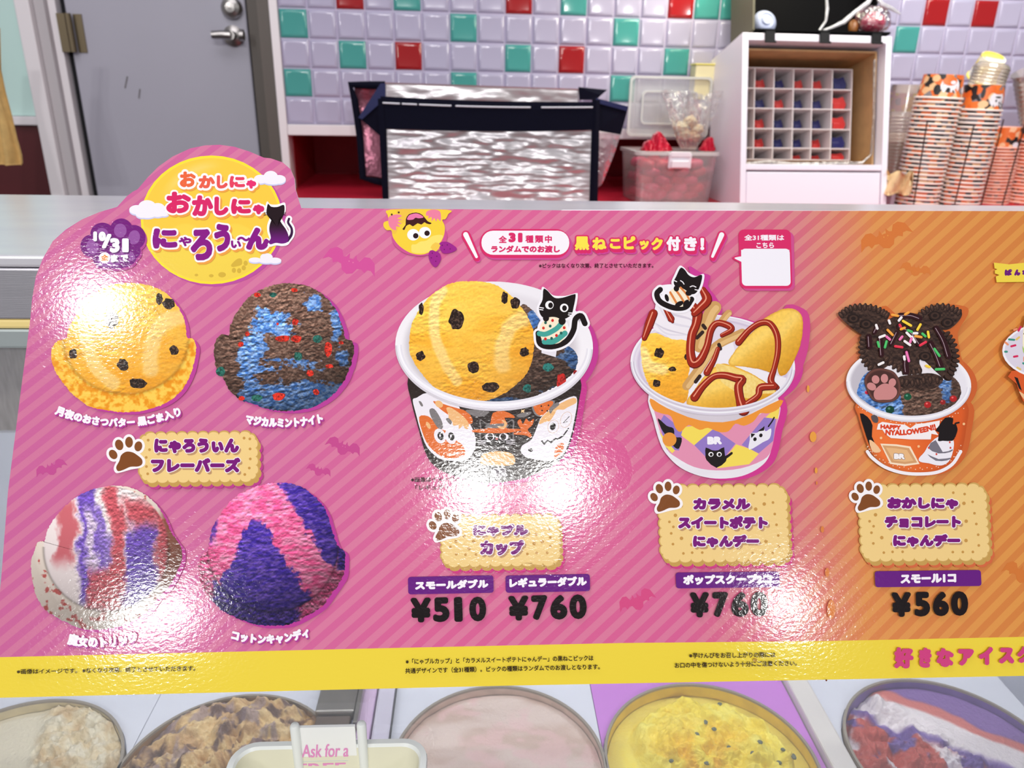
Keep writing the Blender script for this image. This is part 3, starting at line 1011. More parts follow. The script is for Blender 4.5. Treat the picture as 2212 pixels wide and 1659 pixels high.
candies([(1540, 215, 22, 13, 'r'), (1632, 215, 22, 14, 'g'), (1760, 186, 20, 12, 'r'), (1765, 375, 20, 20, 'r'), (1690, 475, 44, 18, 'r'), (1772, 477, 30, 22, 'r'), (1898, 478, 26, 22, 'g'), (1962, 540, 24, 46, 'r'),
         (1782, 580, 24, 26, 'g'), (1440, 510, 18, 14, 'r'), (1668, 820, 38, 24, 'r'), (1535, 830, 34, 20, 'g'), (1890, 795, 18, 18, 'r'), (1855, 682, 22, 20, 'r'), (1445, 832, 18, 14, 'r'), (1322, 672, 28, 26, 'g'), (1480, 448, 14, 14, 'r'), (2040, 500, 14, 10, 'r'), (1970, 640, 24, 12, 'r'), (1660, 388, 8, 8, 'r')], s2, C)

# scoop 3: white, red, purple ribbons
C = crop(0, 1000, 2.765)
o3 = C((272, 470), (290, 400), (345, 310), (430, 225), (520, 172), (620, 143), (730, 138), (830, 165), (920, 230), (980, 310), (1020, 400), (1050, 450), (1085, 500), (1090, 570), (1060, 650), (1010, 740), (950, 800), (880, 890), (760, 960), (640, 990), (500, 990), (380, 940), (280, 880), (220, 790), (200, 700), (190, 600), (205, 540), (225, 480), (255, 465))
shadow_print(o3, 8, 6, (186, 62, 146))
WHc, RD, PUc, BRc = (240, 226, 224), (196, 82, 92), (108, 76, 180), (126, 66, 56)
def f3(x, y, e):
    X, Y = x * 2.765, (y - 1000) * 2.765
    q = 640, 510
    d = np.hypot((X - q[0]) / 375, (Y - q[1]) / 375)
    wb = (fbm(x * .02, y * .014, 3) - .5) * 150 + (fbm(x * .12, y * .08, 3) - .5) * 50
    w = X + wb + .25 * (X - 660) * (1 - Y / 1000.)
    c = np.broadcast_to(np.array(WHc, float), x.shape + (3,)).copy()
    def rib(a, b_, y0, y1, col, k_=1.0, so=26):
        return mixc(c, col, sst(a - so, a + so, w) * (1 - sst(b_ - so, b_ + so, w)) * sst(y0 - 60, y0 + 40, Y + wb * .5) * (1 - sst(y1 - 50, y1 + 60, Y + wb * .5)) * k_)
    c = rib(300, 425, 230, 600, RD, .85)
    c = rib(455, 590, 120, 830, PUc, .95)
    c = rib(505, 560, 300, 640, WHc, .75)
    c = rib(575, 655, 420, 640, PUc, .7)
    c = rib(645, 745, 140, 720, RD, .95)
    c = rib(520, 790, 640, 890, RD, .95)
    c = rib(760, 955, 350, 930, PUc, .95)
    c = rib(765, 960, 240, 350, RD, .95)
    c = rib(955, 1200, 260, 900, RD, .95)
    c = mixc(c, BRc, sst(985, 1015, X) * sst(380, 450, Y))
    k = crags(x, y, .16, .2, 2)
    c = c * (1 + np.clip(k, -.4, .4) * .95 * sst(400, 480, w))[..., None]
    sk = sst(.98, 1.01, d)
    rr = fbm(x * .08, y * .08, 3)
    skc = mixc((242, 226, 212), (200, 84, 80), sst(.6, .68, rr) * .9)
    skc = mixc(skc, (150, 84, 64), sst(940, 1000, X) * .9)
    c = mixc(c, skc, sk)
    return c * sphere_shade(x, y, 232, 1180, 160, amb=.74)[..., None] * 1.05 * (1 - .25 * np.exp(-((d - 1.0) / .02) ** 2) * (Y > 500))[..., None]
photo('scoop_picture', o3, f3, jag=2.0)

# scoop 4: pink and purple
o4 = C((1245, 520), (1262, 420), (1310, 320), (1400, 210), (1520, 145), (1660, 118), (1770, 132), (1870, 190), (1945, 280), (1985, 400), (2015, 490), (2058, 530), (2062, 610), (2050, 680), (1990, 770), (1930, 850), (1850, 905), (1750, 955), (1650, 970), (1540, 965), (1430, 930), (1330, 880), (1270, 820), (1215, 750), (1190, 660), (1195, 580), (1218, 535))
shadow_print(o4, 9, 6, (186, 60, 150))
def f4(x, y, e):
    X, Y = x * 2.765, (y - 1000) * 2.765
    wob = (fbm(x * .04, y * .04, 3) - .5) * 90 + (fbm(x * .15, y * .15, 3) - .5) * 60
    pk = mixc((244, 92, 150), (255, 150, 190), sst(.3, .7, fbm(x * .06, y * .16, 3)))
    pp = mixc((62, 40, 150), (116, 84, 190), sst(.3, .75, fbm(x * .1, y * .2 + 3, 3)))
    tri = np.minimum(X + wob - (1500 - (Y - 350) * .52), (1560 + (Y - 350) * .64) - X - wob)
    tri = np.minimum(tri, Y - 340 + wob * .4)
    ax = 1690 + (Y - 130) * .42 + .00035 * (Y - 130) ** 2
    band = np.minimum(X + wob - ax, ax + 190 - X)
    band = np.where(X > ax + 120, X * 0 + 60, band) * 1.0
    band = np.minimum(X + wob - ax, 640 - Y)
    m = np.maximum(sst(-12, 12, tri), sst(-12, 12, band))
    m = np.maximum(m, sst(1300, 1270, X + wob * .6) * sst(520, 440, Y) * .8)
    d = np.hypot((X - 1630) / 395, (Y - 505) / 388)
    sk = sst(.97, 1.0, d) * (Y > 480)
    ms = sst(1250, 1290, X + wob) * (1 - sst(1760, 1800, X + wob)) * (Y > 700) + sst(2000, 2030, X) * (Y < 640)
    m = np.where(sk > .5, np.clip(ms, 0, 1), m)
    c = mixc(pk, pp, m)
    k = crags(x, y, .09, .2, 8, -.15)
    k2 = crags(x, y, .16, .16, 4)
    c = c * (1 + np.clip(k, -.4, .4) * 1.0 + sk * np.clip(k2, -.4, .4) * 1.6)[..., None]
    return c * sphere_shade(x, y, 590, 1178, 160, amb=.62)[..., None] * 1.06 * (1 - .3 * np.exp(-((d - .985) / .02) ** 2) * (Y > 480))[..., None]
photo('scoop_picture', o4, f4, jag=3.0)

# flavour names
def arc_text(name, t, x0, y0, x1, y1, h, sag, bold):
    pr = Print()
    pr.glyphs([(t, x0, y0, x1, y1, h, sag)], (250, 244, 250), bold, shadow=(2, 3, bold + .6, (176, 60, 150)))
    pr.build(name)
arc_text('flavour_name', '月夜のおさつバター 黒ごま入り', 119, 896, 394, 899, 21, 26, 1.6)
arc_text('flavour_name', 'マジカルミントナイト', 530, 916, 700, 914, 21, 9, 1.7)
arc_text('flavour_name', '魔女のトリック', 146, 1392, 300, 1386, 26, 10, 1.6)
arc_text('flavour_name', 'コットンキャンディ', 499, 1382, 671, 1376, 23, 12, 1.8)

# ------------------------------------------------------------ biscuit signs with paw
def biscuit(x0, y0, x1, y1, nx, ny, slope, lean):
    """scalloped outline"""
    p = []
    def run(ax, ay, bx, by, n, ox, oy):
        for i in range(n):
            for k in range(8):
                t = math.pi * k / 8
                f = (i + .5 - .5 * math.cos(t)) / n
                s_ = math.sin(t)
                L = math.hypot(bx - ax, by - ay) / n * .32
                p.append((ax + (bx - ax) * f + ox * L * s_, ay + (by - ay) * f + oy * L * s_))
    m = 10
    run(x0 + m, y0, x1 - m, y0, nx, 0, -1)
    run(x1 - m, y0, x1, y0 + m, 1, .7, -.7)
    run(x1, y0 + m, x1, y1 - m, ny, 1, 0)
    run(x1, y1 - m, x1 - m, y1, 1, .7, .7)
    run(x1 - m, y1, x0 + m, y1, nx, 0, 1)
    run(x0 + m, y1, x0, y1 - m, 1, -.7, .7)
    run(x0, y1 - m, x0, y0 + m, ny, -1, 0)
    run(x0, y0 + m, x0 + m, y0, 1, -.7, -.7)
    p = np.array(p)
    cx, cy = (x0 + x1) / 2, (y0 + y1) / 2
    q = p.copy()
    q[:, 1] += slope * (p[:, 0] - cx)
    q[:, 0] += lean * (p[:, 1] - cy)
    return q
def paw(pr, cx, cy, s_, lean=0.0, rot=-.15):
    def E_(x, y, rx, ry, r, c, g=0, z=None):
        cr, sr = math.cos(rot), math.sin(rot)
        pr.ell(cx + s_ * (x * cr - y * sr), cy + s_ * (x * sr + y * cr), s_ * rx + g, s_ * ry + g, c, r + rot, 24, z)
    toes = [(-.68, -.08, .2, .26, -.45), (-.3, -.52, .21, .28, -.15), (.22, -.58, .2, .28, .12), (.66, -.3, .2, .26, .35)]
    pad = np.array([(0, -.12), (.3, -.05), (.52, .12), (.74, .38), (.72, .62), (.5, .72), (.1, .68), (-.28, .78), (-.56, .8), (-.62, .58), (-.42, .3), (-.28, .02)])
    cr, sr = math.cos(rot), math.sin(rot)
    P = np.stack([cx + s_ * (pad[:, 0] * cr - pad[:, 1] * sr), cy + s_ * (pad[:, 0] * sr + pad[:, 1] * cr)], -1)
    c0 = P.mean(0)
    z = nz()
    for i, t in enumerate(toes): E_(*t, (250, 244, 246), 5.5, z + i * 5e-7)
    pr.poly([q + (q - c0) / np.linalg.norm(q - c0) * 6 for q in P], (250, 244, 246), 4)
    for t in toes: E_(*t, (134, 78, 38))
    pr.poly(P, (130, 74, 34), 4)
def sign(box, nx, ny, slope, lean, dots, rows, pawp, shade, bold=2.6):
    x0, y0, x1, y1 = box
    pr = Print()
    q = biscuit(x0, y0, x1, y1, nx, ny, slope, lean)
    pr.poly(q + np.array([9, 13]), shade)
    for k in range(0, 3): pr.poly(q + np.array([5 - k * 1.6, 8 - k * 2.6]), (200, 158, 84))
    pr.poly(q, (208, 168, 94))
    pr.poly(biscuit(x0 + 3, y0 + 3, x1 - 2, y1 - 1, nx, ny, slope, lean), (242, 208, 138))
    cx, cy = (x0 + x1) / 2, (y0 + y1) / 2
    for (fx, fy, r) in dots:
        X, Y = x0 + fx * (x1 - x0), y0 + fy * (y1 - y0)
        pr.ell(X + lean * (Y - cy), Y + slope * (X - cx), r, r, (200, 150, 76), n=14)
    pr.build('biscuit_sign')
    pr = Print()
    pr.glyphs(rows, (190, 150, 120), 4.4, shadow=(4, 5, 3.4, (192, 150, 108)), inset=bold)
    pr.glyphs(rows, (250, 244, 246), 4.6, inset=bold)
    pr.glyphs(rows, (122, 22, 120), bold)
    pr.build('sign_text')
    pr = Print()
    paw(pr, *pawp, lean)
    pr.build('paw_print')
D3 = [(.1, .55, 2.9), (.17, .92, 2.9), (.24, .91, 2.9), (.32, .91, 2.9), (.72, .92, 2.9), (.8, .92, 2.9), (.88, .92, 2.9), (.75, .09, 2.9), (.84, .11, 2.9), (.9, .22, 2.9), (.91, .38, 2.9), (.92, .53, 2.9), (.93, .68, 2.9), (.93, .83, 2.9),
      (.12, .39, 3.8), (.07, .48, 2.9), (.08, .64, 2.9), (.16, .71, 3.8), (.09, .79, 2.9), (.24, .8, 3.8), (.83, .24, 3.8), (.76, .31, 3.8), (.84, .49, 3.8), (.83, .76, 3.8), (.17, .26, 3.4)]
DW = [(.05, .5, 3), (.05, .7, 3), (.06, .86, 3), (.95, .12, 3), (.95, .34, 3), (.95, .56, 3), (.94, .76, 3), (.9, .1, 3), (.07, .12, 3), (.16, .12, 3), (.9, .9, 3), (.08, .33, 3)]
C = crop(0, 560, 2.765)
sign((305, 938, 554, 1036), 10, 4, -.012, .02, DW, chars([('にゃろうぃん', 925, 1070, 1432, 1160), ('フレーバーズ', 905, 1185, 1440, 1275)]), (275, 981, 42), (190, 62, 140), 3.0)
C = crop(840, 1000, 3.456)
DM = [(.07, .63, 3), (.12, .79, 3), (.2, .8, 3), (.29, .8, 3), (.12, .51, 3.8), (.27, .52, 3.8), (.23, .67, 3.8), (.73, .8, 3), (.81, .78, 3), (.9, .78, 3), (.93, .64, 3), (.93, .45, 3), (.92, .27, 3), (.86, .54, 3.8), (.79, .58, 3.8), (.81, .38, 3.4), (.19, .4, 3.4)]
sign((955, 1117, 1206, 1217), 10, 5, -.012, .02, DM, chars([('にゃブル', 628, 455, 1040, 545), ('カップ', 680, 575, 1010, 690)]), (961, 1134, 38), (206, 56, 130), 2.8)
C = crop(1320, 1000, 3.457)
sign((1426, 1052, 1697, 1207), 10, 7, -.006, .045, D3, chars([('カラメル', 608, 262, 1035, 350), ('スイートポテト', 495, 395, 1165, 492), ('にゃんデー', 606, 535, 1100, 630)]), (1437, 1073, 37), (206, 60, 130), 2.8)
C = crop(1750, 1000, 3.457)
sign((1857, 1051, 2127, 1205), 10, 7, -.008, .055, D3, chars([('おかしにゃ', 565, 255, 1095, 345), ('チョコレート', 546, 395, 1115, 485), ('にゃんデー', 608, 530, 1110, 625)]), (1869, 1072, 36), (214, 106, 64), 2.8)

# ------------------------------------------------------------ sizes and prices
PB = (104, 26, 128)
def price(bar, label, lab, yen, slope, lean=0.0):
    pr = Print()
    pr.poly(rrect(*bar, 6, slope, lean), PB)
    pr.glyphs([(label, *lab)], (250, 244, 250), 1.7)
    pr.build('size_bar')
    pr = Print()
    for it in yen: pr.glyphs([(it[0], it[1], it[2] + 2, it[3], it[4] + 2, it[5] + 6)], (22, 12, 14), 3.9)
    pr.build('price_text')
def yens(t, x0, y0, x1, y1, h, xs):
    out = []
    for ch, (a, bb) in zip(t, xs):
        f = lambda X: y0 + (y1 - y0) * (X - x0) / (x1 - x0)
        out.append((ch, a, f(a), bb, f(bb), h))
    return out
C = crop(840, 1000, 3.456)
ux = lambda *p: [(840 + a / 3.456, 840 + c / 3.456) for a, c in p]
price((882, 1244, 1066, 1281.5), 'スモールダブル', (897, 1274, 1055, 1270, 20), yens('¥510', 888, 1342, 1052, 1339, 47, ux((165, 318), (332, 455), (490, 552), (602, 728))), -.02, .02)
price((1092, 1241, 1273.5, 1278), 'レギュラーダブル', (1100, 1269, 1267, 1265, 21), yens('¥760', 1098, 1338, 1268, 1334, 47, ux((893, 1045), (1065, 1185), (1205, 1332), (1348, 1476))), -.02, .02)
C = crop(1320, 1000, 3.457)
ux = lambda *p: [(1320 + a / 3.457, 1320 + c / 3.457) for a, c in p]
price((1458.5, 1235, 1681.5, 1269), 'ポップスクープ2コ', (1474, 1263, 1665, 1260.5, 22), yens('¥760', 1490, 1331, 1660, 1329, 48, ux((584, 728), (752, 870), (892, 1022), (1035, 1165))), -.012, .05)
ux = lambda *p: [(1750 + a / 3.457, 1750 + c / 3.457) for a, c in p]
price((1887, 1232, 2115.5, 1266.5), 'スモール1コ', (1942, 1260, 2062, 1257.5, 20), yens('¥560', 1925, 1330, 2088, 1327, 47, ux((598, 745), (768, 885), (905, 1025), (1040, 1168))), -.012, .05)

# small print on the yellow band and under the cup
BK = (44, 28, 20)
pr = Print()
pr.glyphs([('※画像はイメージです。', 40, 1455, 170, 1453, 11), ('※なくなり次第、終了とさせていただきます。', 181, 1453, 424, 1448, 11.5)], BK, .25)
pr.build('small_print')
pr = Print()
pr.glyphs([('※「にゃブルカップ」と「カラメルスイートポテトにゃんデー」の黒ねこピックは', 877, 1434, 1281, 1426, 12), ('共通デザインです（全31種類）。ピックの種類はランダムでのお渡しとなります。', 876, 1454, 1295, 1445, 12)], BK, .25)
pr.build('small_print')
pr = Print()
pr.glyphs([('※芋けんぴをお召し上がりの際には', 1487, 1421, 1673, 1419, 12), ('お口の中を傷つけないよう十分にご注意ください。', 1456, 1442, 1719, 1437, 12)], BK, .25)
pr.build('small_print')
pr = Print()
pr.glyphs([('※画像はイメージです。', 888, 1042, 1010, 1040, 11), ('「レギュラーダブル」', 898, 1059, 1020, 1057, 11)], BK, .25)
pr.build('small_print')
C = crop(1750, 1000, 3.457)
pr = Print()
pr.glyphs(chars([('好', 615, 1372, 760, 1530), ('き', 800, 1375, 895, 1525), ('な', 930, 1378, 1060, 1520), ('ア', 1092, 1385, 1210, 1510), ('イ', 1245, 1368, 1352, 1505), ('ス', 1395, 1375, 1510, 1495), ('ク', 1530, 1365, 1640, 1490)]), (210, 66, 128), 3.4)
pr.build('banner_text')

# yellow torn label at the right edge
C = crop(1720, 450, 4.496)
pr = Print()
pr.poly(C((1902, 535), (2050, 552), (2180, 538), (2600, 530), (2600, 720), (2200, 722), (1928, 726), (1920, 670), (1955, 655), (1912, 640), (1910, 610), (1935, 600), (1908, 590)), (244, 216, 74))
pr.glyphs(chars([('ぱ', 2005, 598, 2078, 662), ('ん', 2098, 600, 2158, 662), ('な', 2175, 600, 2245, 664)]), (110, 24, 120), 1.8)
pr.build('torn_label')

# dried drips and scuffs on the fold of the board
def drip(x, y, rx, ry, c):
    pr = Print()
    pr.poly(ell(x, y, rx, ry), c)
    pr.build('dried_drip')
C = crop(1750, 1000, 3.457)
for (x, y, rx, ry) in ((82, 495, 12, 24), (118, 815, 16, 34), (148, 1090, 30, 72), (38, 60, 8, 14), (40, 150, 6, 14)): drip(*C((x, y))[0], rx / 3.457, ry / 3.457, (222, 132, 66))
C = crop(1320, 560, 3.385)
for (x, y, rx, ry) in ((1432, 950, 10, 26), (1468, 1300, 24, 38), (1490, 1545, 10, 22)): drip(*C((x, y))[0], rx / 3.385, ry / 3.385, (234, 160, 66))
drip(1629, 1424.5, 4.2, 4.2, (184, 144, 50))
drip(1782, 1468, 2, 2, (110, 50, 20))
# ------------------------------------------------------------ photograph of the double cup
C = crop(820, 580, 3.318)
def ring_pts(cx, cy, rx, ry, n=60): return ell(cx, cy, rx, ry, 0, n)
rimo = C(*ell(820, 562, 706, 462, 0.02, 70))
body1 = C((330, 700), (206, 790), (230, 960), (280, 1150), (330, 1320), (400, 1420), (540, 1490), (740, 1535), (900, 1530), (1080, 1490), (1230, 1420), (1330, 1330), (1390, 1160), (1425, 960), (1436, 800), (1300, 700))
pr = Print()
pr.poly(np.vstack([rimo + np.array([12, 6])]), (196, 58, 146))
pr.poly(body1 + np.array([12, 6]), (200, 56, 140), 4)
pr.build('picture_shadow')
cup1 = photo('cup_picture', body1, lambda x, y, e: mixc((40, 30, 28), (54, 42, 38), fbm(x * .3, y * .3, 2)), smooth=4, step=3)
pr = Print()
OR, PE, GY, WT, BKc = (226, 112, 46), (240, 186, 126), (128, 122, 122), (240, 234, 242), (36, 28, 26)
C = crop(880, 860, 5.821)
pr.poly(C((70, 30), (120, 0), (250, -60), (420, 20), (600, 80), (660, 130), (640, 200), (760, 290), (840, 440), (860, 560), (830, 680), (740, 780), (560, 790), (400, 760), (250, 620), (170, 420), (110, 200)), WT, 3)
pr.poly(C((330, 40), (520, 100), (720, 160), (800, 230), (822, 300), (780, 330), (640, 290), (480, 190), (380, 110)), OR, 3)
pr.ell(*C((400, 80))[0], 9, 7, PE, .6)
pr.poly(C((490, 130), (560, 130), (700, 230), (770, 320), (760, 390), (720, 380), (700, 350), (650, 390), (640, 340), (580, 350), (560, 290), (510, 290), (520, 220)), PE, 3)
pr.poly(C((150, 240), (260, 230), (340, 300), (440, 400), (560, 420), (600, 520), (700, 600), (720, 720), (560, 760), (420, 730), (270, 600), (190, 430)), OR, 3)
pr.poly(C((280, 150), (340, 140), (420, 260), (450, 360), (420, 395), (370, 360), (300, 240)), GY, 3)
pr.poly(C((145, 45), (175, 50), (200, 100), (175, 105)), GY, 3)
pr.poly(C((485, 270), (520, 255), (560, 300), (540, 335)), GY, 3)
pr.ell(*C((265, 345))[0], 4, 8, PE, -.5)
for (x, y) in ((410, 480), (545, 485)):
    q = C((x, y))[0]
    pr.ell(q[0], q[1], 12, 16.5, WT, -.35)
    pr.ell(q[0] + 1.5, q[1], 6.4, 9, BKc, -.3)
    pr.ell(q[0] + .5, q[1] - 1, 2, 3, WT)
# little black cat with a witch hat
pr.poly(C((905, 290), (930, 270), (1000, 320), (1240, 310), (1310, 270), (1345, 300), (1335, 400), (1340, 520), (1300, 600), (1120, 640), (940, 590), (905, 480), (915, 380)), GY, 2)
pr.poly(C((918, 300), (940, 290), (1005, 335), (1230, 325), (1300, 290), (1325, 310), (1318, 400), (1320, 510), (1280, 585), (1120, 620), (955, 575), (922, 480), (930, 380)), BKc, 2)
pr.poly(C((820, 430), (850, 395), (1000, 385), (1050, 290), (1075, 190), (1210, 165), (1330, 220), (1340, 255), (1220, 250), (1260, 330), (1250, 385), (1400, 390), (1440, 410), (1300, 435), (1100, 445)), OR, 2)
pr.poly(C((1005, 340), (1240, 320), (1250, 375), (990, 378)), GY, 2)
pr.poly(C((1130, 355), (1200, 360), (1215, 320), (1180, 280), (1235, 295), (1250, 340), (1220, 385), (1170, 390)), PE, 3)
for (x, s_) in ((1035, 1), (1210, -1)):
    q = C((x, 490))[0]
    pr.ell(q[0], q[1], 10, 8, WT)
    pr.ell(q[0] + s_ * 1.0, q[1], 6, 7.6, BKc)
pr.ell(*C((1122, 515))[0], 3, 2.4, (214, 130, 130))
for s_, x in ((-1, 990), (1, 1240)):
    for k in (0, 14, 28): pr.line(C((x, 540 + k), (x + s_ * 110, 535 + k * 1.8)), 1.0, WT, 0, False)
pr.poly(C((960, 700), (1120, 670), (1290, 690), (1350, 760), (1340, 830), (1250, 850), (1060, 850), (930, 830), (920, 760)), PE, 3)
pr.poly(C((1380, 310), (1420, 270), (1450, 330), (1490, 260), (1530, 300), (1585, 265), (1570, 340), (1510, 400), (1555, 460), (1550, 505), (1480, 470), (1340, 460), (1350, 435), (1430, 420)), OR, 3)
pr.poly(C((750, 150), (1000, 165), (1020, 190), (960, 230), (860, 235), (760, 190)), GY, 3)
pr.poly(C((1370, 220), (1440, 190), (1550, 175), (1540, 210), (1460, 245), (1390, 240)), GY, 3)
pr.poly(C((1432, 145), (1445, 155), (1475, 145), (1462, 170), (1470, 190), (1443, 180), (1425, 190), (1430, 168)), (244, 206, 150))
# pale ghost at the right
pr.poly(C((1560, 100), (1650, 70), (1790, 30), (1850, 60), (1760, 200), (1680, 240), (1600, 210)), GY, 3)
pr.poly(C((1580, 100), (1660, 80), (1790, 40), (1830, 70), (1750, 190), (1690, 225), (1620, 200)), OR, 3)
pr.poly(C((1640, 330), (1700, 220), (1900, 60), (2090, -20), (2130, 60), (2090, 300), (2050, 480), (1960, 700), (1800, 790), (1540, 760), (1430, 690), (1440, 600), (1560, 520)), WT, 3)
pr.poly(C((1650, 330), (1700, 230), (1850, 110), (2080, 0), (2120, 60), (2010, 120), (1960, 150), (1880, 150), (1850, 200), (1790, 290), (1740, 300)), PE, 3)
for (x, y, w, h) in ((1830, 360, 11, 14), (1990, 275, 11, 17)):
    q = C((x, y))[0]
    pr.ell(q[0], q[1], w + .8, h + .8, (216, 170, 130), .35)
    pr.ell(q[0], q[1], w, h, WT, .35)
pr.ell(*C((1825, 360))[0], 6, 8, BKc, .3)
pr.line(C((2030, 235), (1955, 315), (2005, 300)), 1.3, BKc, 0)
pr.line(C((1690, 545), (1715, 580), (1760, 535), (1800, 560), (1860, 510), (1890, 520), (1960, 470), (2020, 385)), [4, 4.5, 3, 4.5, 3, 4, 3, 2.5], BKc, 0)
pr.poly(C((1790, 120), (1880, 55), (1905, 90), (1830, 150), (1800, 200), (1780, 175)), GY, 2)
pr.ell(*C((1545, 655))[0], 5, 4, BKc)
pr.poly(C((1870, 600), (1960, 570), (1945, 680), (1860, 760), (1840, 720)), OR, 3)
for (x, y) in ((1680, 105), (1770, 95), (1690, 160), (1755, 165)): pr.ell(*C((x, y))[0], 1.8, 1.8, BKc, n=10)
pr.glyphs([('BR', 1066, 1029, 1094, 1028, 16)], (90, 80, 90), 1.8, outline=((1.6, WT),))
pr.build('cup_artwork', cup1)
C = crop(820, 580, 3.318)
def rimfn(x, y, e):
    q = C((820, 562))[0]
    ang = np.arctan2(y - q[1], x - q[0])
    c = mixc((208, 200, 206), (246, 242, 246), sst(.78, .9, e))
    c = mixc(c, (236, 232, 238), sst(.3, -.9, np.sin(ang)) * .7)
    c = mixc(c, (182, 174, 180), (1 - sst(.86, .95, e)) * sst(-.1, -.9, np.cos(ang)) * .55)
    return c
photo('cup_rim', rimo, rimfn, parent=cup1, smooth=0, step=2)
chocpts = C((1010, 270), (1090, 300), (1170, 400), (1290, 520), (1380, 580), (1415, 640), (1400, 730), (1330, 800), (1200, 880), (1000, 955), (800, 975), (690, 965), (800, 700), (900, 400))
def bmc(x, y):
    X, Y = (x - 820) * 3.318, (y - 580) * 3.318
    g = lambda a, c_, sx, sy: np.exp(-((X - a) / sx) ** 2 - ((Y - c_) / sy) ** 2)
    return np.clip(g(1100, 360, 50, 80) + g(1370, 630, 60, 90) + .8 * g(1230, 885, 80, 30) + g(860, 960, 160, 30) + g(1300, 640, 60, 30) * .6, 0, 1)
cs = photo('scoop_picture', chocpts, choc_fn(1140, 760, 120, bmc, .78), parent=cup1, jag=2)
def candy2(spec):
    for (x, y, rx, ry, base) in spec:
        a = np.linspace(0, 2 * math.pi, 11, endpoint=False)
        rr = 1 + .25 * (RNG.random(11) - .5)
        q = C((x, y))[0]
        photo('candy_bit', np.stack([q[0] + rx / 3.318 * rr * np.cos(a), q[1] + ry / 3.318 * rr * np.sin(a)], -1), lambda X, Y, e: mixc(base, np.array(base) * .6, sst(.4, .75, fbm(X * .3, Y * .3, 2))), parent=cs, smooth=3, step=1.4)
candy2([(1207, 712, 40, 28, (50, 130, 122)), (1055, 862, 30, 30, (44, 122, 112)), (1300, 815, 34, 60, (206, 44, 38)), (1400, 750, 14, 20, (176, 40, 40))])
ys = C((215, 590), (225, 430), (280, 310), (380, 190), (520, 110), (660, 97), (790, 110), (900, 165), (1000, 265), (1070, 370), (1106, 490), (1095, 640), (1050, 760), (960, 850), (860, 915), (720, 958), (560, 940), (400, 860), (290, 740), (235, 650))
y1 = photo('scoop_picture', ys, yellow_fn(*C((660, 530))[0], 140, [(C((450, 160), (395, 270), (400, 480), (460, 660), (560, 810)), 13), (C((1030, 370), (930, 430), (880, 560), (880, 700)), 19)]), parent=cup1, jag=1.6)
speck([(*C(p[:2])[0], p[2] / 3.318, p[3] / 3.318) for p in ((970, 255, 34, 44), (895, 218, 24, 42), (550, 370, 52, 74), (300, 298, 18, 44), (295, 632, 32, 36), (672, 713, 42, 42), (795, 853, 66, 36), (1036, 602, 32, 34))], y1, 'sesame_chip')
# front half of the rim
def half_rim(name, cx, cy, rx, ry, w, fn, C, parent, rot=0.02, a0=.02, a1=math.pi - .02):
    a = np.linspace(a0, a1, 60)
    o = ell(cx, cy, rx, ry, rot, 60, a0, a1)
    i = ell(cx, cy - w * .1, rx - w * .75, ry - w * 1.0, rot, 60, a0, a1)
    pr = Print()
    A, B = C(*o), C(*i)
    for k in range(4):
        t0, t1 = k / 4, (k + 1) / 4
        pr.quadstrip(A * (1 - t0) + B * t0, A * (1 - t1) + B * t1, fn[k])
    return pr.build(name, parent)
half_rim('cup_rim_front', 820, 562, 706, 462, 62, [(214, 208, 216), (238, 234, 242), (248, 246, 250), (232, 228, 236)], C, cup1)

def pick_cat(C, s_, head, eyes, ears, ball, stripes_, dots, tailp, smile, post, name, extra=None):
    """die-cut card pick: black cat hugging a ball"""
    pr = Print()
    ww = 17 / s_
    z = nz()
    hp, bp_, tp = C(*head), C(*ball), C(*tailp)
    if post is not None: pr.poly(C(*post), (232, 226, 234))
    if extra is not None: pr.poly(C(*extra), (246, 242, 248), 4)
    for q in (hp, bp_):
        sp = smooth_poly(q, 4)
        c0 = sp.mean(0)
        pr.poly([v + (v - c0) / np.linalg.norm(v - c0) * ww for v in sp], (246, 242, 248))
    pr.line(tp, 62 / s_ + ww * .6, (246, 242, 248))
    pr.line(tp, 40 / s_, (24, 14, 14))
    pr.poly(hp, (24, 14, 14), 4)
    pr.poly(bp_, (248, 234, 206), 4)
    for st, w, col in stripes_: pr.line(C(*st), w / s_, col)
    for (x, y, c) in dots: pr.ell(*C((x, y))[0], 10 / s_, 11 / s_, c, n=12)
    for (x, y, rx, ry, r) in ears: pr.ell(*C((x, y))[0], rx / s_, ry / s_, (24, 14, 14), r)
    for e in eyes:
        q = C(e[:2])[0]
        pr.ell(q[0], q[1], 30 / s_, 30 / s_, (248, 246, 248))
        pr.ell(q[0] + e[2] / s_, q[1] + 2 / s_, 17 / s_, 20 / s_, (24, 14, 14))
    for sm in smile: pr.line(C(*sm), 7 / s_, (244, 240, 244))
    pr.build(name, None)
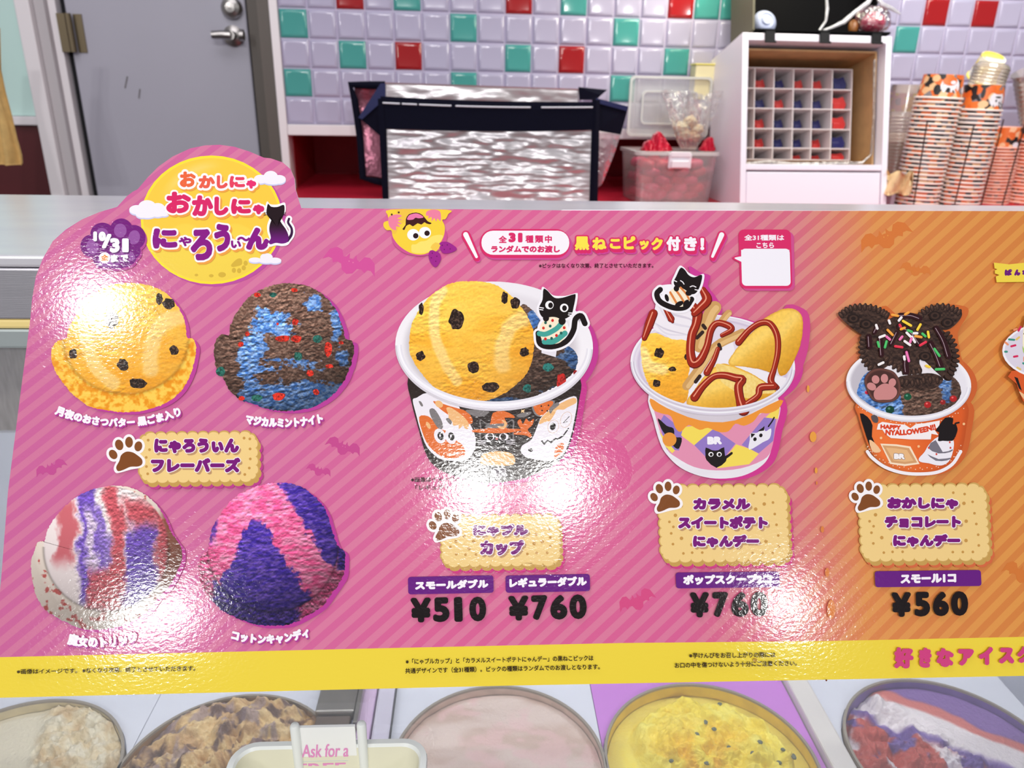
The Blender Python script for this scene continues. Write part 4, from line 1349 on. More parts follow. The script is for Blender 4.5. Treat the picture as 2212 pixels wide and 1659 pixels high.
pick_cat(C, 3.318, [(1172, 155), (1200, 165), (1250, 215), (1310, 215), (1385, 192), (1402, 200), (1388, 280), (1368, 340), (1300, 375), (1220, 372), (1160, 350), (1140, 290), (1165, 230)],
         [(1215, 268, 8), (1320, 288, 2)], [(1190, 362, 22, 24, 0), (1305, 382, 26, 28, 0)],
         [(1145, 450), (1160, 395), (1215, 355), (1280, 362), (1330, 410), (1335, 480), (1290, 535), (1225, 545), (1165, 520)],
         [([(1142, 472), (1190, 475), (1260, 440), (1300, 400)], 36, (70, 164, 152)), ([(1180, 530), (1250, 525), (1325, 470)], 40, (70, 164, 152))],
         [(1237, 378, (214, 40, 36)), (1187, 394, (34, 96, 86)), (1172, 432, (214, 60, 46)), (1220, 418, (34, 96, 86)), (1320, 430, (214, 40, 36)), (1265, 485, (214, 40, 36)), (1298, 468, (34, 96, 86)), (1186, 510, (214, 40, 36)), (1230, 506, (34, 96, 86))],
         [(1135, 470), (1150, 545), (1230, 565), (1330, 530), (1385, 450), (1400, 370), (1440, 345), (1468, 400)], [[(1145, 285), (1172, 290)], [(1145, 300), (1168, 303)], [(1352, 325), (1380, 325)], [(1350, 338), (1378, 342)]],
         [(1160, 560), (1270, 565), (1260, 640), (1158, 610)], 'cat_pick_picture')

# ------------------------------------------------------------ photograph of the sweet potato sundae
C = crop(1320, 560, 3.385)
body2 = C((420, 900), (268, 1000), (304, 1180), (350, 1340), (400, 1430), (500, 1525), (640, 1585), (790, 1605), (950, 1585), (1080, 1520), (1150, 1430), (1190, 1250), (1222, 1050), (1050, 900))
pr = Print()
pr.poly(C(*ell(775, 760, 620, 350, .1, 60)), (206, 60, 146))
pr.poly(body2 + np.array([15, 4]), (208, 58, 142), 4)
pr.poly(C((560, 60), (640, 100), (720, 130), (700, 200), (770, 300), (800, 400), (640, 420), (600, 200)), (204, 60, 150), 3)
pr.poly(C((1240, 380), (1400, 370), (1445, 480), (1420, 700), (1350, 860), (1240, 900)), (208, 70, 140), 4)
pr.build('picture_shadow')
cup2 = photo('cup_picture', body2, lambda x, y, e: mixc((206, 196, 206), (240, 236, 242), sst(.4, .8, e) * .7 + .3 * fbm(x * .02, y * .1, 2)), smooth=4, step=3)
pr = Print()
VI, PK2, YE2, OG = (148, 122, 196), (226, 146, 176), (244, 218, 92), (238, 150, 56)
pr.poly(C((290, 1030), (340, 1100), (560, 1190), (760, 1215), (1000, 1180), (1215, 1060), (1190, 1250), (1160, 1400), (1100, 1470), (940, 1530), (760, 1545), (600, 1520), (470, 1450), (400, 1390), (350, 1260)), PK2, 3)
pr.poly(C((380, 1140), (520, 1255), (490, 1400), (400, 1390), (345, 1200)), VI)
pr.poly(C((745, 1240), (900, 1350), (760, 1525), (600, 1360)), VI)
pr.poly(C((1110, 1160), (1195, 1170), (1175, 1330), (1070, 1420), (945, 1360)), VI)
pr.poly(C((520, 1230), (640, 1215), (740, 1240), (600, 1362), (505, 1290)), YE2)
pr.poly(C((905, 1355), (1010, 1390), (1070, 1425), (1000, 1500), (765, 1530)), YE2)
pr.poly(C((1150, 1130), (1222, 1080), (1210, 1170), (1120, 1160)), YE2)
pr.poly(C((345, 1260), (400, 1330), (460, 1400), (440, 1420), (390, 1370)), YE2)
pr.poly(C((280, 1020), (400, 1090), (640, 1180), (900, 1180), (1225, 1030), (1215, 1095), (1140, 1130), (1080, 1130), (1030, 1190), (960, 1220), (900, 1205), (850, 1260), (780, 1265), (700, 1235), (640, 1250), (560, 1215), (500, 1265), (460, 1230), (430, 1150), (360, 1130), (300, 1100)), OG, 3)
BKC = (30, 22, 22)
pr.poly(C((684, 1378), (730, 1398), (775, 1398), (818, 1376), (825, 1440), (870, 1410), (880, 1425), (835, 1460), (830, 1480), (762, 1526), (690, 1470), (682, 1430)), BKC, 2)
for x in (722, 782):
    q = C((x, 1428))[0]
    pr.ell(q[0], q[1], 5.4, 5, (250, 248, 250))
    pr.ell(q[0] + .4, q[1] + .4, 3.2, 3.4, BKC)
pr.poly(C((335, 1165), (400, 1220), (450, 1240), (460, 1300), (510, 1310), (490, 1385), (450, 1370), (400, 1300), (360, 1240)), BKC, 3)
pr.ell(*C((420, 1320))[0], 15, 15, (232, 150, 60), .3)
pr.poly(C((1010, 1275), (1060, 1270), (1100, 1230), (1120, 1260), (1160, 1240), (1150, 1310), (1100, 1340), (1000, 1395), (1005, 1320)), (236, 232, 240), 3)
pr.poly(C((1060, 1262), (1112, 1222), (1108, 1255)), BKC)
pr.poly(C((1012, 1275), (1045, 1280), (1015, 1310)), BKC)
pr.line(C((1140, 1225), (1165, 1190), (1182, 1160)), 3, BKC)
for (x, y) in ((1042, 1318), (1085, 1290)): pr.ell(*C((x, y))[0], 3.6, 4.2, BKC, .3)
pr.glyphs([('BR', 1320 + 695 / 3.385, 560 + 1357 / 3.385, 1320 + 802 / 3.385, 560 + 1355 / 3.385, 17)], (244, 240, 248), 1.9)
pr.build('cup_artwork', cup2)
rim2 = C(*ell(735, 778, 600, 366, .05, 70))
def rim2fn(x, y, e):
    c = mixc((226, 214, 228), (244, 240, 246), sst(.9, .99, e))
    return mixc(c, (196, 180, 206), np.exp(-((e - .9) / .02) ** 2) * .7 + np.exp(-((e - .96) / .012) ** 2) * .5)
photo('cup_rim', rim2, rim2fn, parent=cup2, smooth=0, step=2)
cream = C((300, 430), (320, 330), (310, 240), (350, 200), (480, 190), (600, 210), (700, 290), (640, 420), (760, 640), (850, 560), (900, 700), (860, 760), (1000, 790), (1220, 860), (1270, 880), (1190, 960), (900, 900), (700, 900), (540, 1030), (520, 930), (560, 780), (430, 590), (310, 520))
pr = Print()
pr.poly(cream, (240, 234, 240), 4)
for k, c in ((0, (214, 206, 218)), (1, (226, 220, 230))):
    pr.line(C((330, 330), (420, 400 + 60 * k), (560, 440 + 60 * k), (600, 470 + 40 * k)), [2, 5, 2], c)
    pr.line(C((310, 470), (400, 520 + 30 * k), (560, 560)), [2, 4, 2], c)
pr.poly(C((560, 780), (640, 760), (700, 830), (600, 900), (540, 1020), (530, 960)), (232, 226, 236), 3)
pr.build('whipped_cream', cup2)
ys2 = C((215, 610), (260, 560), (320, 545), (440, 590), (540, 600), (580, 700), (560, 850), (560, 960), (530, 1050), (420, 1050), (320, 1000), (250, 880), (215, 740))
y2 = photo('scoop_picture', ys2, yellow_fn(*C((400, 820))[0], 95, [(C((220, 680), (270, 780), (370, 810)), 14)]), parent=cup2, jag=1.5)
speck([(*C(p[:2])[0], p[2] / 3.385, p[3] / 3.385) for p in ((345, 690, 36, 36), (440, 808, 30, 18), (325, 912, 30, 28), (540, 720, 12, 20))], y2, 'sesame_chip')
def potato(pts, cx, cy, dirv, flat=False):
    def fn(x, y, e):
        t = ((x - cx) * dirv[0] + (y - cy) * dirv[1]) / 60
        c = mixc((214, 150, 36), (252, 206, 92), sst(-1.0, .8, -t))
        c = mixc(c, (255, 224, 130), np.exp(-((t + .35) / .22) ** 2) * .45)
        c = c * (1 + .12 * (fbm(x * .2, y * .2, 3) - .5))[..., None]
        return mixc(c, (200, 130, 30), sst(.9, 1.0, e) * .45)
    return photo('sweet_potato', C(*pts), fn, parent=cup2, jag=1.0)
potato([(1090, 470), (1140, 420), (1250, 370), (1340, 375), (1385, 430), (1390, 520), (1370, 640), (1310, 780), (1260, 850), (1210, 830), (1200, 640), (1160, 520)], 1320 + 1260 / 3.385, 560 + 620 / 3.385, (.75, .65))
potato([(850, 770), (900, 670), (1000, 560), (1090, 490), (1160, 500), (1200, 600), (1205, 720), (1180, 830), (1080, 810), (960, 790)], 1320 + 1050 / 3.385, 560 + 690 / 3.385, (.6, .8))
potato([(545, 1060), (600, 960), (700, 830), (800, 770), (900, 790), (1050, 860), (1200, 970), (1150, 1030), (1000, 1090), (850, 1125), (680, 1110)], 1320 + 850 / 3.385, 560 + 980 / 3.385, (.3, .95))
photo('sweet_potato_inside', C((760, 770), (860, 790), (960, 830), (1050, 870), (1190, 970), (1100, 990), (980, 1020), (880, 960), (800, 900), (770, 840)), lambda x, y, e: mixc((236, 196, 100), (252, 228, 150), fbm(x * .25, y * .25, 3)), parent=cup2, jag=1.2)
pr = Print()
CA, CAD = (160, 40, 20), (104, 22, 14)
for pts, w in (([(640, 640), (680, 500), (720, 400), (750, 360)], 96), ([(545, 930), (640, 800), (760, 640), (950, 545)], 64), ([(800, 460), (830, 420), (850, 400)], 50)):
    pr.line(C(*pts), w / 3.385, (206, 158, 96))
    pr.line(C(*[(x + 10, y + 4) for x, y in pts]), w * .45 / 3.385, (228, 186, 124))
for pts in ([(620, 580), (660, 540)], [(700, 560), (690, 600)], [(640, 860), (610, 900)], [(780, 630), (790, 660)], [(665, 490), (680, 510)]): pr.line(C(*pts), 8, (52, 34, 30), 0)
pr.build('crunchy_stick', cup2)
pr = Print()
for pts, w in (([(590, 350), (620, 400), (610, 480), (580, 560), (570, 680), (590, 760), (640, 740), (690, 640), (720, 520), (770, 470), (850, 490), (870, 520), (800, 560)], [50, 60, 50, 50, 50, 60, 50, 40, 40, 36, 40, 30, 24]),
               ([(300, 400), (270, 480), (235, 580)], [50, 50, 30]), ([(390, 370), (430, 440), (440, 460)], [26, 40, 18]),
               ([(660, 230), (690, 300), (640, 360), (600, 400)], [40, 60, 50, 40]),
               ([(920, 610), (1000, 520), (1080, 470), (1150, 475), (1200, 560), (1205, 680), (1180, 800), (1155, 890), (1200, 940)], [40, 34, 34, 36, 36, 34, 30, 40, 30]),
               ([(600, 1010), (660, 930), (740, 860), (820, 850), (900, 870), (950, 880), (920, 930), (930, 1020), (955, 1100)], [50, 40, 36, 40, 46, 44, 50, 50, 70]),
               ([(1180, 930), (1080, 940), (1060, 1000), (980, 1060)], [40, 44, 34, 36]), ([(770, 660), (740, 740), (690, 830)], [26, 30, 40])):
    p = C(*pts)
    ww = [q * 1.3 / 3.385 for q in w]
    pr.line(p + np.array([.8, 1.2]), ww, CAD)
    pr.line(p, [q * .86 for q in ww], CA)
    pr.line(p + np.array([-1.2, -1.5]), [q * .14 for q in ww], (236, 150, 120))
pr.build('caramel_sauce', cup2)
half_rim('cup_rim_front', 735, 778, 600, 366, 50, [(216, 208, 222), (240, 238, 244), (206, 196, 210), (232, 228, 238)], C, cup2, .05)
pick_cat(C, 3.385, [(500, 72), (530, 85), (560, 125), (600, 140), (650, 122), (656, 150), (635, 220), (600, 262), (540, 255), (480, 225), (450, 180), (470, 130)],
         [], [(470, 222, 20, 22, 0), (560, 255, 24, 20, 0), (400, 290, 14, 28, -.3), (490, 335, 34, 18, -.5), (540, 330, 18, 30, .6)],
         [(415, 260), (440, 225), (490, 215), (545, 240), (570, 290), (550, 335), (500, 355), (450, 335), (418, 300)],
         [([(425, 250), (460, 310), (480, 345)], 16, (222, 132, 66)), ([(460, 225), (500, 280), (530, 330)], 16, (222, 132, 66)), ([(500, 215), (540, 260), (562, 300)], 14, (222, 132, 66))], [],
         [(352, 230), (328, 260), (345, 310), (400, 345), (470, 365), (540, 355), (580, 300)], [[(500, 165), (515, 175), (525, 190)], [(570, 210), (590, 203), (612, 212)], [(455, 165), (472, 172)], [(605, 230), (628, 235)]], None, 'cat_pick_picture',
         [(312, 290), (320, 225), (360, 205), (440, 200), (480, 330), (560, 370), (480, 378), (380, 360), (330, 330)])

# ------------------------------------------------------------ photograph of the chocolate cookie sundae
C = crop(1750, 540, 3.318)
body3 = C((450, 1040), (312, 1110), (332, 1200), (370, 1330), (420, 1450), (500, 1530), (640, 1595), (760, 1612), (900, 1595), (1010, 1530), (1070, 1430), (1100, 1280), (1108, 1110), (950, 1040))
pr = Print()
pr.poly(C(*ell(735, 960, 444, 270, .06, 60)) , (206, 98, 48))
pr.poly(body3 + np.array([12, 2]), (206, 98, 46), 4)
pr.poly(C((500, 410), (580, 450), (620, 480), (740, 470), (900, 400), (1090, 410), (1112, 470), (1040, 600), (1060, 760), (1040, 900), (400, 900), (400, 600)), (208, 106, 50), 3)
pr.build('picture_shadow')
cup3 = photo('cup_picture', body3, lambda x, y, e: mixc((222, 94, 38), (240, 118, 54), sst(2040, 1920, x)) * (1 - .12 * sst(.85, 1, e))[..., None], smooth=4, step=3)
pr = Print()
p = C((395, 1430), (430, 1475), (520, 1540), (640, 1580), (770, 1590), (900, 1575), (1000, 1520), (1060, 1430))
pr.line(p + np.array([0, 5]), 7, (246, 240, 244))
for k in range(34):
    t = k / 33
    q = smooth_line(p, 8)
    w_ = q[int(t * (len(q) - 1))]
    pr.ell(w_[0], w_[1] - 5 - 3 * (k % 2), 1.1, 1.1, (250, 226, 200), n=8)
tl = smooth_line(C((330, 1130), (450, 1190), (600, 1240), (760, 1255), (920, 1235), (1080, 1150)), 8)
for k in range(34):
    w_ = tl[int(k / 33 * (len(tl) - 1))]
    pr.ell(w_[0], w_[1] - 3 * (k % 2), 1.1, 1.1, (250, 226, 200), n=8)
pr.poly(C((470, 1250), (500, 1235), (590, 1250), (660, 1255), (700, 1280), (740, 1250), (800, 1245), (910, 1225), (905, 1270), (870, 1290), (900, 1330), (850, 1320), (845, 1360), (700, 1360), (560, 1350), (520, 1320), (500, 1290), (460, 1290)), (248, 240, 240))
pr.glyphs([('HAPPY', 1750 + 485 / 3.318, 540 + 1285 / 3.318, 1750 + 632 / 3.318, 540 + 1292 / 3.318, 10), ('NYALLOWEEN!!', 1750 + 520 / 3.318, 540 + 1330 / 3.318, 1750 + 885 / 3.318, 540 + 1290 / 3.318, 12.5, 5)], (220, 70, 36), 1.1)
pr.poly(C((485, 1390), (600, 1395), (700, 1410), (765, 1535), (660, 1550), (555, 1535)), (250, 226, 196), 1)
pr.poly(C((500, 1402), (600, 1408), (690, 1422), (748, 1525), (660, 1536), (565, 1524)), (214, 160, 110), 1)
pr.poly(C((525, 1418), (600, 1424), (675, 1436), (722, 1512), (660, 1520), (580, 1510)), (234, 184, 130), 1)
pr.glyphs([('BR', 1750 + 582 / 3.318, 540 + 1500 / 3.318, 1750 + 660 / 3.318, 540 + 1502 / 3.318, 12)], (250, 244, 244), 1.3, outline=((1.0, (130, 110, 110)),))
BKC = (26, 18, 20)
pr.poly(C((800, 1450), (830, 1400), (900, 1340), (990, 1350), (1010, 1400), (985, 1500), (940, 1540), (890, 1545), (830, 1530), (770, 1520), (760, 1495)), (240, 236, 244), 3)
pr.poly(C((825, 1420), (880, 1365), (930, 1450), (1000, 1430), (985, 1450), (900, 1460)), (120, 116, 128), 2)
pr.poly(C((820, 1465), (900, 1500), (990, 1490), (960, 1510), (880, 1512)), (120, 116, 128), 2)
pr.poly(C((905, 1260), (950, 1205), (1005, 1210), (1000, 1250), (1030, 1260), (1020, 1330), (1000, 1370), (930, 1370), (895, 1370), (905, 1310), (880, 1300)), BKC, 2)
pr.line(C((1015, 1340), (1030, 1290), (1020, 1250), (1045, 1240)), 3.5, BKC)
pr.poly(C((340, 1175), (395, 1200), (430, 1260), (425, 1340), (470, 1440), (430, 1440), (400, 1380), (370, 1290)), BKC, 2)
pr.poly(C((405, 1365), (440, 1380), (490, 1440), (460, 1455), (425, 1440)), (244, 196, 150), 2)
pr.poly(C((420, 1195), (450, 1185), (470, 1210), (465, 1240), (435, 1235)), (90, 80, 84), 3)
for (x, y) in ((758, 1410), (490, 1350), (1080, 1250)): pr.ell(*C((x, y))[0], 3.2, 3.2, (250, 196, 140), n=5)
for (x, y) in ((980, 1380), (985, 1420), (885, 1465), (830, 1420)): pr.ell(*C((x, y))[0], 2, 2.4, (214, 70, 60), n=10)
pr.build('cup_artwork', cup3)
rim3 = C(*ell(687, 965, 446, 272, .05, 70))
photo('cup_rim', rim3, lambda x, y, e: mixc(mixc((196, 190, 200), (236, 232, 240), sst(1880, 1990, x)), (246, 243, 248), sst(.9, .97, e)), parent=cup3, smooth=0, step=2)
ice = C((320, 1010), (400, 880), (620, 900), (900, 920), (1010, 920), (1060, 1000), (1040, 1080), (960, 1140), (820, 1190), (640, 1190), (480, 1150), (350, 1070))
def bm3(x, y):
    X, Y = (x - 1750) * 3.318, (y - 540) * 3.318
    return np.maximum(sst(650, 600, X + (Y - 1000) * -.15), np.exp(-((X - 960) / 50) ** 2 - ((Y - 990) / 130) ** 2)) * .98
i3 = photo('scoop_picture', ice, choc_fn(1955, 850, 120, bm3, .95), parent=cup3, jag=1.5)
for (x, y, r, c) in ((680, 1056, 28, (20, 84, 56)), (553, 1148, 32, (16, 66, 48)), (822, 1113, 26, (176, 36, 36)), (930, 1095, 20, (150, 36, 36)), (1005, 1070, 26, (180, 34, 36)), (390, 1025, 16, (206, 50, 76))):
    pr = Print()
    pr.ell(*C((x, y))[0], r / 3.318, r * .9 / 3.318, c, n=12)
    pr.ell(*C((x - 6, y - 8))[0], r * .3 / 3.318, r * .25 / 3.318, tuple(min(255, q + 70) for q in c), n=10)
    pr.build('candy_bit', i3)
half_rim('cup_rim_front', 687, 965, 446, 272, 42, [(218, 212, 222), (240, 237, 244), (250, 248, 252), (230, 226, 236)], C, cup3, .05)
# the cookies, cut like ears and a face
CK, CKD, CKL = (66, 46, 38), (38, 25, 22), (98, 72, 60)
def cookie(pts, arc, n, parent):
    def fn(x, y, e):
        k = crags(x, y, .12, .12, 6)
        return mixc(CKD, CKL, .42 + np.clip(k, -.4, .4) * 1.8)
    o = photo('chocolate_cookie', C(*pts), fn, parent=parent, smooth=4, step=2)
    pr = Print()
    q = smooth_line(C(*arc), 10)
    for k in range(n):
        i = int(k / (n - 1) * (len(q) - 2))
        d = q[i + 1] - q[i]
        a = math.atan2(d[1], d[0])
        pr.ell(q[i][0], q[i][1], 4.4, 8.2, CKD, a)
        pr.ell(q[i][0] - .6, q[i][1] - .6, 3.3, 7.0, CK, a)
        pr.ell(q[i][0] - 1.2, q[i][1] - 2, 1.4, 3.6, CKL, a)
    pr.build('cookie_edge', o)
    return o
wc = Print()
wc.poly(C((520, 640), (600, 660), (780, 740), (860, 820), (930, 900), (930, 940), (720, 990), (620, 960), (500, 850), (560, 800)), (238, 232, 238), 3)
wc.build('whipped_cream', cup3)
cookie([(355, 610), (450, 560), (620, 470), (740, 480), (900, 560), (1000, 660), (1030, 790), (1000, 920), (950, 940), (860, 850), (760, 780), (640, 760), (520, 850), (420, 870), (350, 780), (340, 680)], [(365, 640), (352, 720), (372, 800), (420, 855)], 8, cup3)
cookie([(190, 470), (260, 420), (380, 402), (480, 430), (545, 480), (500, 540), (400, 620), (345, 610), (250, 540)], [(205, 475), (260, 432), (340, 416), (430, 424), (500, 455), (535, 480)], 13, cup3)
cookie([(740, 500), (800, 440), (900, 400), (1000, 420), (1065, 455), (1040, 520), (960, 580), (860, 560)], [(760, 490), (810, 440), (900, 415), (990, 425), (1050, 460)], 11, cup3)
cookie([(490, 750), (580, 720), (720, 700), (830, 720), (760, 800), (780, 880), (680, 895), (560, 830)], [(530, 790), (600, 850), (690, 885), (770, 870)], 8, cup3)
cookie([(610, 920), (720, 900), (850, 890), (930, 930), (880, 990), (800, 1010), (720, 1000), (640, 990)], [(640, 950), (720, 960), (800, 940), (900, 940)], 7, cup3)
pr = Print()
q = smooth_line(C((955, 610), (1000, 680), (1020, 780), (1000, 860), (955, 930)), 8)
for k in range(11):
    i = int(k / 10 * (len(q) - 2))
    d = q[i + 1] - q[i]
    a = math.atan2(d[1], d[0])
    pr.ell(q[i][0], q[i][1], 4.4, 8.4, CKD, a)
    pr.ell(q[i][0], q[i][1] - .8, 3.3, 7, CK, a)
pr.build('cookie_edge', cup3)
for cx_, cy_ in ((380, 540), (290, 500), (800, 770), (870, 480), (960, 530)):
    pr = Print()
    pr.ell(*C((cx_, cy_))[0], 13, 10, CKD)
    pr.ell(*C((cx_, cy_))[0], 9, 7, CK)
    pr.ell(*C((cx_, cy_))[0], 5, 4, CKD)
    pr.build('cookie_pattern', cup3)
pr = Print()
SA, SAL = (48, 14, 20), (176, 150, 160)
for pts, w in (([(400, 630), (405, 700)], 40), ([(880, 570), (930, 660), (965, 770)], 40), ([(840, 680), (880, 760), (910, 840)], 44), ([(670, 740), (660, 820), (665, 880)], 44), ([(600, 600), (560, 680)], 30), ([(460, 560), (440, 600)], 30), ([(620, 480), (700, 480), (760, 500)], 40), ([(480, 640), (490, 760)], 34), ([(620, 560), (700, 600), (760, 680)], 46)):
    pr.line(C(*pts), w / 3.318, SA)
    pr.line(C(*[(x - 6, y) for x, y in pts]), 1.3, SAL)
pr.build('chocolate_sauce', cup3)
SPR = [(585, 478, 60, 10, 'o'), (545, 525, 30, 70, 'w'), (670, 535, 90, 30, 'y'), (455, 560, 36, 70, 'w'), (622, 552, 20, 60, 'r'), (550, 600, 70, 45, 'o'), (640, 572, 40, -20, 'o'), (755, 562, 60, -60, 'y'), (690, 590, 40, 20, 'g'), (730, 606, 34, 0, 'w'), (790, 618, 40, 40, 'g'), (822, 615, 54, 80, 'y'), (493, 628, 54, -20, 'w'), (536, 640, 44, 40, 'p'), (627, 640, 36, -50, 'p'), (685, 620, 70, 45, 'w'), (715, 650, 60, 60, 'w'), (672, 676, 66, 35, 'w'), (750, 630, 60, 10, 'o'), (783, 680, 66, -30, 'r'), (466, 685, 46, 75, 'g'), (518, 685, 60, -75, 'g'), (610, 702, 70, 8, 'r'), (882, 742, 84, 55, 'g'), (674, 772, 90, 75, 'p'), (650, 782, 30, 80, 'w'), (484, 822, 50, -25, 'w'), (903, 862, 80, -2, 'g'), (818, 842, 34, 20, 'y'), (696, 656, 40, -70, 'p'), (620, 505, 40, -50, 'w'), (668, 465, 40, -30, 'o')]
SC = {'o': (244, 160, 60), 'w': (246, 238, 238), 'y': (250, 208, 60), 'r': (228, 50, 74), 'g': (72, 186, 98), 'p': (240, 116, 176)}
for (x, y, l, a, c) in SPR:
    pr = Print()
    t = math.radians(a)
    dx, dy = math.cos(t) * l * .36, math.sin(t) * l * .36
    pr.line(C((x - dx, y - dy), (x + dx, y + dy)), 18 / 3.318, SC[c], 0)
    pr.line(C((x - dx, y - dy - 4), (x + dx, y + dy - 4)), 4 / 3.318, tuple(min(255, q + 30) for q in SC[c]), 0, False)
    pr.build('sprinkle', cup3)
def pawfn(x, y, e): return mixc((74, 44, 40), (110, 68, 60), sst(.82, .92, e) * (1 - sst(.95, 1, e)))
pw = photo('chocolate_paw', C((365, 940), (400, 880), (460, 855), (520, 860), (580, 885), (618, 950), (622, 1030), (590, 1080), (520, 1100), (440, 1090), (395, 1040)), pawfn, parent=cup3, step=2)
pr = Print()
for (x, y, rx, ry, r) in ((416, 985, 34, 26, .5), (445, 935, 27, 30, -.3), (508, 928, 26, 32, 0), (564, 957, 26, 30, .3)): pr.ell(*C((x, y))[0], rx / 3.318, ry / 3.318, (206, 138, 136), r)
pr.poly(C((432, 1050), (440, 1010), (490, 968), (540, 968), (590, 1000), (595, 1040), (560, 1075), (500, 1080), (450, 1078)), (204, 136, 134), 4)
pr.build('pink_pad', pw)

# the fourth sundae, cut off by the picture's edge
C = crop(2080, 540, 3.95)
pr = Print()
pr.poly(C((380, 1040), (420, 1150), (460, 1260), (520, 1330), (800, 1420), (1100, 1330), (1200, 1040)), (220, 92, 40), 2)
pr.poly(C((400, 1090), (430, 1100), (465, 1210), (440, 1190)), (30, 22, 22))
pr.poly(C((440, 1215), (470, 1230), (520, 1270), (520, 1300), (480, 1280)), (240, 190, 140), 2)
pr.poly(C((490, 1165), (520, 1150), (600, 1160), (600, 1200), (510, 1195)), (246, 240, 240), 2)
pr.build('cup_picture')
pr = Print()
pr.ell(*C((800, 870))[0], 127, 66, (246, 243, 248))
pr.ell(*C((800, 870))[0], 122, 62, (222, 214, 228))
for i, (x, y, l, a, c) in enumerate([(378, 776, 60, 5, 'g'), (335, 808, 40, 40, 'o'), (392, 828, 50, -15, 'r'), (330, 878, 20, 0, 'g'), (412, 918, 40, -10, 'r'), (445, 685, 50, -60, 'r'), (410, 690, 30, -20, 'o'), (495, 985, 60, 25, 'g'), (438, 1020, 40, 30, 'y'), (430, 765, 40, -40, 'y'), (485, 940, 40, 90, 'o')]):
    t = math.radians(a)
    dx, dy = math.cos(t) * l * .36, math.sin(t) * l * .36
    col = {'g': (66, 150, 130), 'o': (240, 150, 110), 'r': (214, 40, 90), 'y': (230, 196, 110)}[c]
    pr.line(C((x - dx, y - dy), (x + dx, y + dy)), 4.5, col, 0)
pr.poly(C((470, 830), (500, 850), (560, 830), (560, 920), (500, 910), (475, 880)), (176, 206, 110), 2)
pr.poly(C((470, 800), (490, 600), (520, 560), (600, 550), (700, 600), (720, 800), (600, 900), (500, 870)), (250, 240, 206), 3)
pr.poly(C((475, 730), (492, 700), (490, 640), (515, 585), (600, 570), (680, 620), (690, 760), (600, 830), (510, 810), (500, 740)), (98, 62, 44), 2)
pr.build('sundae_picture')
# ================================================================== THE ROOM (back wall frame)
cW, sW = math.cos(math.radians(3.31)), math.sin(math.radians(3.31))
def wy(px, py, y):
    """picture position -> point on the plane y of the wall frame, in wall frame axes"""
    r = ray(px, py)
    rx, ry = r[0] * cW + r[1] * sW, -r[0] * sW + r[1] * cW
    t = y / ry
    return (float(rx * t), float(y), float(CAM[2] + r[2] * t))
def wz(px, py, z):
    r = ray(px, py)
    t = (z - CAM[2]) / r[2]
    return (float((r[0] * cW + r[1] * sW) * t), float((-r[0] * sW + r[1] * cW) * t), float(z))
def cyp(px, py, y):
    r = ray(px, py)
    t = y / r[1]
    return (float(r[0] * t), float(y), float(CAM[2] + r[2] * t))
def cz(px, py, z):
    r = ray(px, py)
    t = (z - CAM[2]) / r[2]
    return (float(r[0] * t), float(r[1] * t), float(z))

YW = 2.12                # tiled wall
PITCHX = 0.0             # tile pitch, from the tile joints
g0, g1 = wy(671, 130, YW)[0], wy(1207, 90, YW)[0]
PX = (g1 - g0) / 9.0
TX0 = g0 - PX
zr = [wy(940, 27, YW)[2], wy(940, 91, YW)[2], wy(940, 154, YW)[2]]
PZ = (zr[0] - zr[2]) / 2
TZ0 = zr[1]
white_t = mat('white_glaze', (182, 177, 203), 0.12, spec=0.6)
teal_t = mat('teal_glaze', (74, 158, 152), 0.12, spec=0.6)
red_t = mat('red_glaze', (160, 26, 30), 0.12, spec=0.6)
grout = mat('grout', (196, 188, 212), 0.8)
TEAL = {(0, 0), (4, 1), (2, -1), (0, -2), (6, 0), (10, 1), (6, -2), (8, -1), (12, 0), (12, -2), (14, -1), (15, 1), (16, 1), (23, 0), (21, 1), (19, -1), (25, 2)}
RED = {(2, 1), (8, 1), (4, -1), (10, -1), (14, 1), (26, 1), (20, -1), (24, 1)}
m = MB()
XR = TX0 + 33 * PX
Z_TRIM = wy(640, 268, YW)[2]
m.box(TX0 + .0006, XR, YW, YW + .05, Z_TRIM, TZ0 + 5 * PZ, grout)
def tile(i, j, mt):
    x0, x1 = TX0 + i * PX + .0015, TX0 + (i + 1) * PX - .0015
    z1 = TZ0 + (j + 1) * PZ - .0015
    z0 = z1 - PZ + .003
    z0 = max(z0, Z_TRIM + .001)
    if z1 - z0 < .01: return
    v, f = [], []
    prof = [(0, 0), (.001, .0022), (.0045, .0052), (.008, .0062), (.0095, .006)]
    rings = []
    for (d, h) in prof:
        rings.append([(x0 + d, YW - h, z0 + d), (x1 - d, YW - h, z0 + d), (x1 - d, YW - h, z1 - d), (x0 + d, YW - h, z1 - d)])
    for r in rings: v += r
    for k in range(len(prof) - 1):
        for q in range(4):
            f.append((k * 4 + q, k * 4 + (q + 1) % 4, k * 4 + 4 + (q + 1) % 4, k * 4 + 4 + q))
    n = (len(prof) - 1) * 4
    f.append((n, n + 1, n + 2, n + 3))
    m.add(v, f, mt)
for i in range(33):
    for j in range(-5, 4):
        if (i, j) in TEAL: tile(i, j, teal_t)
        elif (i, j) in RED: tile(i, j, red_t)
        else: tile(i, j, white_t)
wb = m.build('wall_back', frame=WF, base=(0, YW, 1.0))
auto_smooth(wb, 25)
tag(wb, 'back wall of glossy square tiles, mostly white with scattered teal and red ones', 'wall', kind='structure')

